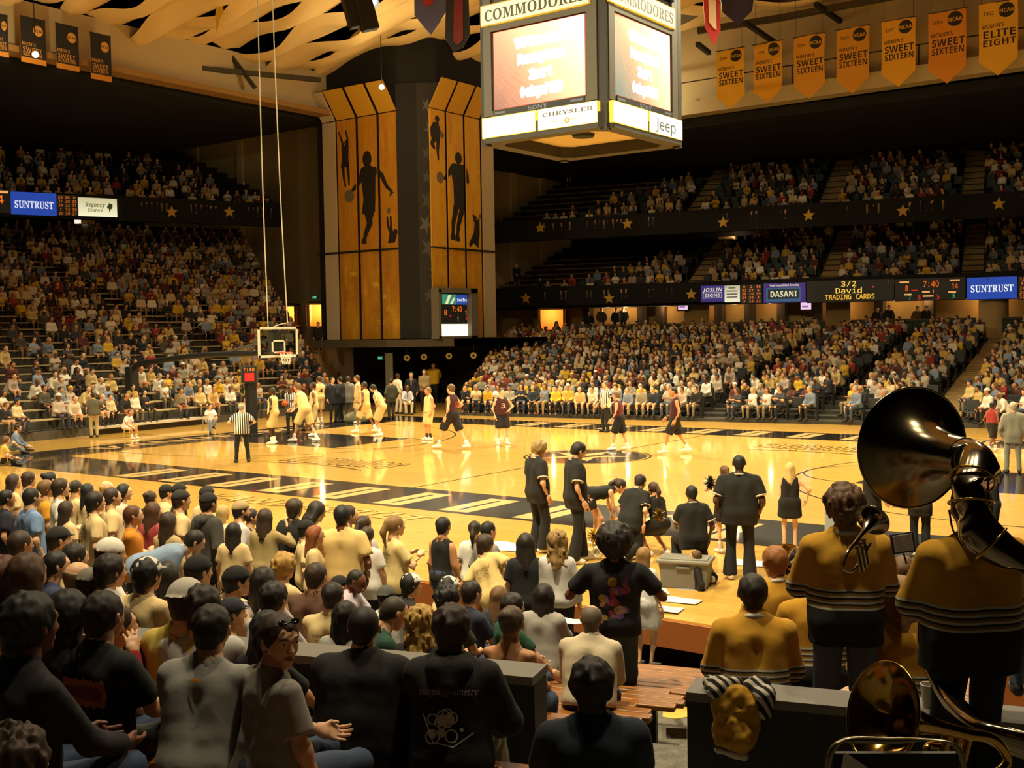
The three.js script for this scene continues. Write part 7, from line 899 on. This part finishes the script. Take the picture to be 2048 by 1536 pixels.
P0(868, 721, 868, 806, { top: 'jacket', topC: '#c89a14', bot: 'pants', botC: '#15130f', hair: 'buzz', skin: 1, face: 180, arms: 'yy', wide: 1.1, loose: 0.02 }, 'steward in a bright yellow jacket standing before the dark tunnel');
P0(815, 770, 818, 830, { pose: 'sit', top: 'long', topC: '#b9b4bc', bot: 'pants', botC: '#cdc0a0', hair: 'buzz', skin: 2, face: 165, arms: 'kk', base: 0, prints: [{ tex: txt(16, 32, (x) => { x.fillStyle = '#1a1618'; x.fillRect(3, 0, 10, 32); }), w: 0.05, h: 0.26, y: 0.28, n: 4, front: 1 }] }, 'man in a pale shirt, dark tie and cream trousers seated at the bench end');
P0(856, 774, 858, 880, { ...GOLD, hair: 'short', hairC: '#6a5030', skin: 1, face: -120, arms: 'dd', sock: '#3a2a22' }, 'slim gold-uniformed player facing sideways before the tower');
P0(893, 767, 906, 898, { ...DARK, hair: 'short', hairC: '#5a4020', face: -60, pose: 'stride', arms: 'dh', prints: num('32', '#a03030') }, 'dark-uniformed player striding with his back turned');
P0(1002, 776, 1005, 889, { ...DARK, hair: 'short', hairC: '#4a3018', face: 160, arms: 'hd', q: { fl: [0.14, 0.085, 0.02], fr: [-0.14, 0.085, 0] }, prints: numF('3', '#d8a090') }, 'dark-uniformed player facing us with one hand on his hip');
P0(1213, 762, 1212, 864, { ...REF, hair: 'short', hairC: '#5a4a38', face: -120, arms: 'ss', wide: 1.08 }, 'referee in a striped shirt standing beyond centre court');
P0(1243, 782, 1241, 901, { ...DARK, topC: '#5a1a1c', hair: 'short', hairC: '#6a5030', face: -70, arms: 'ss', q: { fl: [0.14, 0.085, 0.16], fr: [-0.14, 0.085, -0.2], lean: 0.12 } }, 'dark-uniformed player walking over the black centre circle');
P0(1345, 774, 1352, 908, { ...DARK, hair: 'buzz', hairC: BK, skin: 1, face: -90, pose: 'walk', arms: 'ds', q: { hp: 0.3 } }, 'bare-shouldered dark-uniformed player walking away past centre court');
P0(1821, 790, 1812, 935, { top: 'suit', topC: '#1d222e', bot: 'pants', botC: '#1b1f2a', hair: 'short', hairC: DB, face: 60, q: { lean: 0.2, hp: 0.35 } }, 'man in a navy suit bending his head beside the sousaphone bell');
P0(1978, 803, 1984, 905, { ...DARK, topC: '#8a2a28', hair: 'buzz', hairC: BK, skin: 2, face: 60, pose: 'walk' }, 'dark-uniformed player in a red striped shirt walking behind the grey suit');
P0(2034, 802, 2026, 946, { top: 'suit', topC: '#8d8776', bot: 'pants', botC: '#857f70', hair: 'fringe', hairC: '#a89a80', face: 12, wide: 1.1, q: { fl: [0.14, 0.085, 0], fr: [-0.14, 0.085, 0] } }, 'bald coach in a light grey checked suit with his back turned');
P0(184, 784, 189, 875, { top: 'tee', topC: '#5a554a', bot: 'pants', botC: '#a8946a', hair: 'short', hairC: BR, face: -30, arms: 'dh' }, 'man in a grey shirt and khaki trousers standing before the end stand');
P0(259, 820, 268, 878, { pose: 'sit', base: 0, top: 'tee', topC: '#ddd6ca', bot: 'shorts', botC: '#d8d0c4', hair: 'buzz', skin: 1, face: 110, sock: '#e0d8cc', shoes: '#e0d8cc', arms: 'kk', q: { lean: 0.4 } }, 'ball boy in white seated on a yellow stool by the baseline');
P0(408, 808, 424, 868, { pose: 'sit', base: 0, top: 'tee', topC: '#ddd6ca', bot: 'jeans', botC: '#7d8494', hair: 'short', face: 150, q: { fl: [0.05, 0.3, 0.3], fr: [-0.12, 0.085, 0.42] }, arms: 'kk' }, 'person in a white T-shirt sitting cross-legged on a chair behind the baseline');
P0(484, 795, 492, 854, { pose: 'sit', base: 0, top: 'tee', topC: '#e0dacd', bot: 'pants', botC: '#d8d0c2', hair: 'short', hairC: BK, face: 170, arms: 'pp' }, 'person in all white sitting just behind the striped referee');
P0(31, 848, 52, 905, { pose: 'low', base: 0, top: 'long', topC: '#6f7f98', bot: 'jeans', botC: '#6f7c94', hair: 'short', face: 80, arms: 'kk' }, 'person in denim sitting on the floor in the corner by the end stand');
P0(12, 872, 30, 930, { pose: 'low', base: 0, top: 'tee', topC: '#c8a44c', bot: 'pants', botC: '#12100f', hair: 'shag', hairC: LBN, face: 60, arms: 'kk' }, 'fair-haired person in a yellow shirt sitting on the floor at the picture edge');
P0(623, 808, 618, 862, { pose: 'squat', base: 0, top: 'suit', topC: '#4a4436', bot: 'pants', botC: '#4a4436', hair: 'short', face: -40, s: 1 }, 'man in a brown suit crouching beside the shot clock post');
{ const g = onY(583, 866, 0), d = g.sub(EYE).dot(FW), p = at(570, 807, d - 0.25), t = thing('basketball', 'orange basketball held by the referee beside the lane', 'ball', p); part('ball', new THREE.SphereGeometry(0.122, 24, 18).translate(p.x, p.y, p.z), mat('#b8521c', 0.7), t); part('seam', [0, 1, 2].map((i) => new THREE.TorusGeometry(0.1225, 0.003, 6, 40).rotateY(i * PI / 3).translate(p.x, p.y, p.z)), M.black, t); }
for (const [fx, fy, l, c] of [[262, 880, 'small yellow stool under the ball boy', '#c8a020'], [418, 866, 'folding chair under the person in the white T-shirt', '#8d8878'], [818, 834, 'dark chair at the end of the team bench', '#1a1714'], [486, 853, 'pale stool under the person in white', '#a8a090']]) { const p = onY(fx, fy - 6, 0), t = thing('stool', l, 'stool', p, 'courtside stools'); part('seat', rbx(0.38, 0.04, 0.38, 0.015, p.x, 0.42, p.z), mat(c, 0.5), t); for (const [a, b] of [[-1, -1], [1, -1], [-1, 1], [1, 1]]) part('leg', bar([p.x + a * 0.15, 0.41, p.z + b * 0.15], [p.x + a * 0.18, 0, p.z + b * 0.18], 0.03), mat(c, 0.5), t); }
{ const p = onY(713, 846, 0), t = thing('kit_bag', 'grey-green kit bag lying at the team bench', 'bag', p); part('bag', toGeo([net([[-0.3, 0.2, 0, 0.3, 0.2, 0, 0.2, 0.18], [-0.15, 0.32, 0, 0.1, 0.38, 0, 0.14, 0.1]], 0.03, { k: 0.1, noise: folds(0.02, 4) })]).rotateY(0.6).translate(p.x, 0, p.z), mat('#6d6a54', 0.9), t); part('strap', tube([[p.x - 0.2, 0.3, p.z], [p.x, 0.55, p.z], [p.x + 0.2, 0.32, p.z]], 0.02, 14, 6), mat('#d8d2c4', 0.8), t); }
{ const p = onY(780, 812, 0), t = thing('sign_post', 'pale upright panel behind the team bench', 'panel', p); part('panel', rbx(0.5, 2.2, 0.06, 0.02, p.x, 1.6, p.z), mat('#6d6a52', 0.8), t); part('foot', rbx(0.6, 0.5, 0.4, 0.03, p.x, 0.25, p.z), M.black, t); }
// ================================================================ the seated crowd
const END_C = ['#c9b078', '#d8cdb8', '#c8a040', '#2a2a30', '#3a3a44', '#1d1b1a', '#6d7a90', '#d6cfc2', '#8d8878', '#c4a868', '#5a3028', '#a09888', '#7d8aa0', '#26303c', '#d0a828', '#b0a090', '#e0dacc', '#8a2a2a', '#4a4438', '#cdbb90'];
const cname = { '#c9b078': 'tan', '#d8cdb8': 'cream', '#c8a040': 'gold', '#2a2a30': 'charcoal', '#3a3a44': 'slate', '#1d1b1a': 'black', '#6d7a90': 'blue-grey', '#d6cfc2': 'white', '#8d8878': 'grey', '#c4a868': 'sandy', '#5a3028': 'brown', '#a09888': 'pale grey', '#7d8aa0': 'light blue', '#26303c': 'navy', '#d0a828': 'bright yellow', '#b0a090': 'beige', '#e0dacc': 'bright white', '#8a2a2a': 'red', '#4a4438': 'olive', '#cdbb90': 'straw-coloured' };
const HAIRC = ['#2a1a10', '#4a3018', '#15100c', '#6a4a28', '#8a8278', '#3a2414', '#a08a58'], hname = ['brown', 'light brown', 'black', 'fair brown', 'grey', 'dark brown', 'blond'], PANTS = ['#1c1c22', '#2f3a50', '#8a7a5a', '#26221e', '#3f4a5c', '#6a6250'];
const protos = [{ arms: 'll', hair: 'short' }, { arms: 'kc', hair: 'short', q: { lean: 0.4 } }, { arms: 'cc', hair: 'long', fem: 1, q: { lean: -0.05 } }, { arms: 'pp', hair: 'bob', fem: 1 }, { arms: 'kk', hair: 'buzz', q: { lean: 0.55, hp: -0.3 }, belly: 0.03 }, { arms: 'll', hair: 'short', cap: '#fff', belly: 0.02 }].map((o) => { const { G, R } = person({ pose: 'sit', top: o.fem ? 'tee' : 'long', bot: 'pants', cell: 0.04, d: 45, ...o }); return { G, R }; });
const ord = (n) => ['first', 'second', 'third', 'fourth', 'fifth', 'sixth', 'seventh', 'eighth', 'ninth', 'tenth', 'eleventh', 'twelfth', 'thirteenth', 'fourteenth', 'fifteenth', 'sixteenth', 'seventeenth', 'eighteenth', 'nineteenth', 'twentieth'][n] ?? (n + 1) + 'th';
const proj = (p) => { const v = p.clone().sub(EYE), d = v.dot(FW); return [1024 + FPX * v.dot(RT) / d, 768 - FPX * v.dot(UPV) / d, d]; };
const seats = [];
function fill(T, name, occ, aisles, tmin = () => 0, tmax = () => 1, spacing = 0.56) {
  for (let k = 0; k < T.n; k++) { const W = T.width(k), n = Math.floor(W / spacing); for (let i = 0; i < n; i++) { const t = (i + 0.5) / n; if (t < tmin(k) || t > tmax(k)) continue; const p = T.at(k, t), [x, y, d] = proj(p.clone().setY(p.y + 1.2)); if (x < -20 || x > 2070 || y < -20 || y > 1560) continue; if (aisles.some(([a, w]) => Math.abs(p.x * a.nx + p.z * a.nz - a.c) < w)) continue; const o = typeof occ === 'function' ? occ(k / T.n, t, x) : occ; if (rnd() > o) continue; seats.push({ p, d, x, y, k, name, i }); } }
}
const aisle = (px, w, T) => { const m = T.at(0, 0.5), r = ray(px, 640), dir = new V3(T.b[0] - T.a[0], 0, T.b[1] - T.a[1]).normalize(), n = new V3(-dir.z, 0, dir.x), a = new V3(T.a[0], 0, T.a[1]), q = EYE.clone().addScaledVector(r, a.clone().sub(EYE).dot(n) / r.dot(n)); return [{ nx: dir.x, nz: dir.z, c: q.dot(dir) - 0 }, w]; };
const A1 = [aisle(330, 0.7, END), aisle(80, 0.7, END), aisle(560, 0.6, END)], A2 = [aisle(1420, 0.6, SIDE), aisle(1655, 0.6, SIDE), aisle(1880, 0.7, SIDE)], A3 = [aisle(1376, 0.8, B1), aisle(1648, 0.8, B1), aisle(1942, 0.8, B1)];
fill(END, 'end', (r) => r < 0.45 ? 0.62 : 0.86, A1); fill(SIDE, 'side', (r) => 0.82, A2);
fill(B1, 'lower balcony', (r, t) => 0.72 - 0.3 * r, A3, (k) => 0.1 + 0.022 * k); fill(B2, 'upper balcony', (r, t) => r < 0.6 ? 0.6 : 0.38, A3, (k) => 0.1 + 0.02 * k); fill(LB, 'end balcony', (r) => 0.66 - 0.5 * r, [], () => 0, (k) => 1 - 0.03 * k);
const shade = { end: 'end stand', side: 'side stand' };
seats.sort((a, b) => a.d - b.d);
const indiv = Math.max(0, 300 - people.length), fam = new Map(); let made = 0; const rest = [];
for (const s of seats) {
  const v = Math.floor(rnd() * protos.length), top = pick(END_C), hi = Math.floor(rnd() * HAIRC.length), sk = rnd() < 0.82 ? (rnd() < 0.6 ? 0 : 1) : 2, pants = pick(PANTS), ry = Math.atan2(-6 - s.p.x + rr(-3, 3), 0 - s.p.z + rr(-3, 3)), sc = rr(0.94, 1.06), capC = pick(['#15120f', '#d8d2c8', '#c8a040', '#26304a']);
  Object.assign(s, { v, top, hi, sk, pants, ry, sc, capC });
  if (made < indiv && (s.name === 'end' || s.name === 'side') && s.x > -5 && s.x < 2050) {
    const { G } = protos[v], g = G.clone(); g.name = numbered('person'); g.position.copy(s.p); g.rotation.y = ry; g.scale.setScalar(sc);
    g.children.forEach((c) => { c.material = c.name === 'body' ? skinMat(sk) : c.name === 'hair' ? mat(HAIRC[hi], 0.7) : c.name === 'trousers' ? mat(pants, 0.9) : c.name === 'shoe' ? mat('#221d1a', 0.6) : c.name === 'cap' ? mat(capC, 0.9) : mat(top, 0.9); });
    const hair = ['short', 'short', 'long', 'bobbed', 'cropped', 'capped'][v], where = s.name === 'end' ? `${ord(s.k)} row of the end stand behind the basket` : `${ord(s.k)} row of the far side stand`, key = s.name + s.k; const nth = (fam.get(key) ?? 0); fam.set(key, nth + 1); s.key = key;
    g.userData = { category: 'person', group: s.name === 'end' ? 'spectators in the end stand' : 'spectators in the far side stand', where, cn: cname[top], hn: v === 5 ? 'cap' : hname[hi] + ' hair' }; g.userData.sx = s.x; s.g = g; scene.add(g); people.push(g); made++;
  } else rest.push(s);
}
{ // labels: place in the row counted from the tower corner, with the colours that can be seen
  const rows = new Map(); for (const s of seats) if (s.g) { const r = rows.get(s.key) ?? []; r.push(s); rows.set(s.key, r); }
  for (const r of rows.values()) { r.sort((a, b) => a.name === 'end' ? b.x - a.x : a.x - b.x); r.forEach((s, i) => { const u = s.g.userData; s.g.userData = { category: 'person', group: u.group, label: s.name === 'end' ? `${u.cn} top and ${u.hn}, ${ord(s.k)} end-stand row, ${ord(i)} from the tower` : `${u.cn} top and ${u.hn}, ${ord(s.k)} far-side row, ${ord(i)} from the tower` }; }); }
}
{ // everyone further back: one crowd
  const crowd = new THREE.Group(); crowd.name = numbered('crowd'); crowd.userData = { label: 'dense seated crowd filling the far stands and balconies', category: 'crowd', kind: 'stuff' }; scene.add(crowd);
  const base = new THREE.MeshStandardMaterial({ color: 0xffffff, roughness: 0.9 }), M4 = new THREE.Matrix4(), Q = new THREE.Quaternion(), col = new THREE.Color();
  protos.forEach(({ G }, v) => { const list = rest.filter((s) => s.v === v); if (!list.length) return; for (const c of G.children) { if (c.name === 'shoe') continue; const im = new THREE.InstancedMesh(c.geometry, base, list.length); im.name = 'crowd_' + c.name; list.forEach((s, i) => { im.setMatrixAt(i, M4.compose(s.p, Q.setFromAxisAngle(new V3(0, 1, 0), s.ry), new V3(s.sc, s.sc, s.sc))); im.setColorAt(i, col.set(c.name === 'body' ? SK[s.sk] : c.name === 'hair' ? HAIRC[s.hi] : c.name === 'trousers' ? s.pants : c.name === 'cap' ? s.capC : s.top)); }); im.userData.kind = 'stuff'; crowd.add(im); } });
}
// ---- bleacher planks, stadium seats, aisle stairs
{ const t = thing('bleachers', 'long tan bleacher planks of the end stand', 'bleachers', [-20, 0.3, 0]), m = mat('#a8946c', 0.8); for (let k = 0; k < END.n; k++) { const a = END.at(k, 0.005, 0.3), b = END.at(k, 0.995, 0.3); part('plank', bar(a.setY(a.y + 0.42), b.setY(b.y + 0.42), 0.34, 0.05), m, t); } part('front_rail', bar(END.at(0, 0.35, -0.15).setY(0.28), END.at(0, 0.62, -0.15).setY(0.28), 0.3, 0.1), mat('#b8ae98', 0.7), t); }
{ const seatG = mergeGeometries([rbx(0.44, 0.06, 0.4, 0.02, 0, 0.41, 0.02), rbx(0.44, 0.4, 0.06, 0.02, 0, 0.66, -0.2), bx(0.05, 0.4, 0.3, 0.22, 0.2, 0)].map(plain)), list = []; for (const [T, f] of [[SIDE, '#24282a'], [B1, '#1c2e2e'], [B2, '#1e3230']]) for (let k = 0; k < T.n; k++) { const W = T.width(k), n = Math.floor(W / 0.56); for (let i = 0; i < n; i++) { const p = T.at(k, (i + 0.5) / n), [x] = proj(p); if (x < -20 || x > 2080) continue; if ((T === SIDE ? A2 : A3).some(([a, w]) => Math.abs(p.x * a.nx + p.z * a.nz - a.c) < w)) continue; if (T !== SIDE && (i + 0.5) / n < 0.1 + 0.02 * k) continue; list.push([p, f]); } }
  const im = new THREE.InstancedMesh(seatG, new THREE.MeshStandardMaterial({ color: 0xffffff, roughness: 0.6 }), list.length), m = new THREE.Matrix4(), c = new THREE.Color(); list.forEach(([p, f], i) => { im.setMatrixAt(i, m.makeRotationY(0.1).setPosition(p)); im.setColorAt(i, c.set(f)); }); im.name = numbered('stadium_seats'); im.userData = { kind: 'stuff', label: 'rows of dark plastic stadium seats', category: 'seats' }; scene.add(im); }
function stairs(T, A, label, k1 = T.n) { const t = thing('aisle_stairs', label, 'stairs', T.at(0, 0.5), 'balcony and stand aisles'), m = mat('#9a8050', 0.9), dir = new V3(T.b[0] - T.a[0], 0, T.b[1] - T.a[1]).normalize(), L = T.width(0); const a = new V3(T.a[0], 0, T.a[1]); for (let k = 0; k < k1; k++) { const gs = []; const tt = (k2, back) => { let lo = 0, hi = 1; for (let q = 0; q < 30; q++) { const mid = (lo + hi) / 2, p = T.at(k2, mid, back); (p.x * A[0].nx + p.z * A[0].nz < A[0].c) ? lo = mid : hi = mid; } return T.at(k2, lo, back); }; for (const [bk, h] of [[0.25, 0.06], [0.75, 0.06 + T.dy * 0.5]]) { const p = tt(k, bk), ry = Math.atan2(-dir.z, dir.x); gs.push(bx(1.1, h + 0.04, 0.5).rotateY(ry).translate(p.x, p.y + h / 2, p.z)); } part('step', gs, m, t); } return t; }
A3.forEach((a, i) => { stairs(B1, a, ['tan aisle stairs of the lower balcony nearest the tower', 'middle tan aisle stairs of the lower balcony', 'tan aisle stairs of the lower balcony past the score display'][i]); stairs(B2, a, ['tan aisle stairs of the upper balcony nearest the tower', 'middle tan aisle stairs of the upper balcony', 'tan aisle stairs of the upper balcony past the score display'][i], 11); });
stairs(SIDE, A2[2], 'dim aisle stairs of the side stand under the round column');
// stair blocks with rails at the tower end of both balconies
for (const [T, l, r] of [[B1, 'lower', 9], [B2, 'upper', 9]]) { const t = thing('end_stairs', `tan end stairs with a dark handrail on the ${l} balcony`, 'stairs', T.at(0, 0.04)); for (let k = 0; k < r; k++) { const a = T.at(k, 0.012, 0), b = T.at(k, 0.095 + 0.02 * k, 0), c = T.at(k, 0.095 + 0.02 * k, 1), d = T.at(k, 0.012, 1); part('step', slab([[a.x, a.z], [b.x, b.z], [c.x, c.z], [d.x, d.z]], a.y, a.y + 0.08), mat('#8a744a', 0.9), t); } const q = (k) => { const p = T.at(k, 0.03 + 0.014 * k, 0.5); return p.setY(p.y + 1.0); }; part('handrail', [bar(q(0), q(8), 0.06), ...[0, 3, 6, 8].map((k) => bar(q(k), q(k).setY(q(k).y - 1), 0.05))], M.rail, t); }
// people standing by the walls and in the private boxes
const W0 = (px, py, d, base, o, l) => { const t = at(px, py, d); return put({ px, py, d, base, top: 'jacket', topC: '#14120f', bot: 'pants', hair: 'short', cell: 0.045, face: 180, s: (t.y - base) / 1.69, ...o }, l); };
for (const [px, py, d, h, o, l] of [[1033, 527, 70.5, 1.8, { arms: 'ff' }, 'guard standing behind the lower balcony front beside the tower'], [1137, 322, 75, 1.8, { arms: 'yy' }, 'guard standing on the stairs of the upper balcony'], [1080, 556, 71.5, 1.1, {}, 'small dark figure at the lower balcony rail beside the guard'], [1178, 622, 70, 1.7, {}, 'dark figure in the first private box by the orange doorway'], [1203, 614, 70, 1.75, { topC: '#4a3a22' }, 'figure in brown standing in the first private box'], [1232, 616, 69.5, 1.7, {}, 'dark figure in front of the bright box wall'], [1246, 612, 69.7, 1.8, {}, 'tall dark figure beside the bright box wall'], [1690, 640, 64, 1.75, { topC: '#8a6a28', face: 100 }, 'person in yellow climbing the passage between the private boxes'], [1755, 614, 63, 1.7, {}, 'dark figure under the wide message display'], [1778, 610, 62.5, 1.75, {}, 'dark figure beside the white light under the score display'], [1835, 612, 62, 1.7, { topC: '#5a4020' }, 'brown figure in the box under the score display'], [1853, 611, 62, 1.7, {}, 'dark figure at the end of the box under the score display'], [1133, 664, 64, 1.7, { topC: '#241e18' }, 'person standing at the top of the side stand by the green wall'], [487, 360, 68, 1.7, {}, 'dark figure on the end balcony stairs'], [246, 478, 66, 1.7, { topC: '#a86a28' }, 'person in orange standing at the back of the end stand'], [636, 644, 60, 1.7, {}, 'dark figure in front of the lit doorway beside the tower'], [115, 640, 53, 1.75, { topC: '#151311', botC: '#c8c0ae' }, 'man in black with white trousers standing in the end stand'], [158, 660, 52, 1.75, { topC: '#8d8878', botC: '#a09888' }, 'person in grey standing on the end stand aisle']]) { const t = at(px, py, d); W0(px, py, d, t.y - h, o, l); }

shadowAll();
renderer.render(scene, camera);
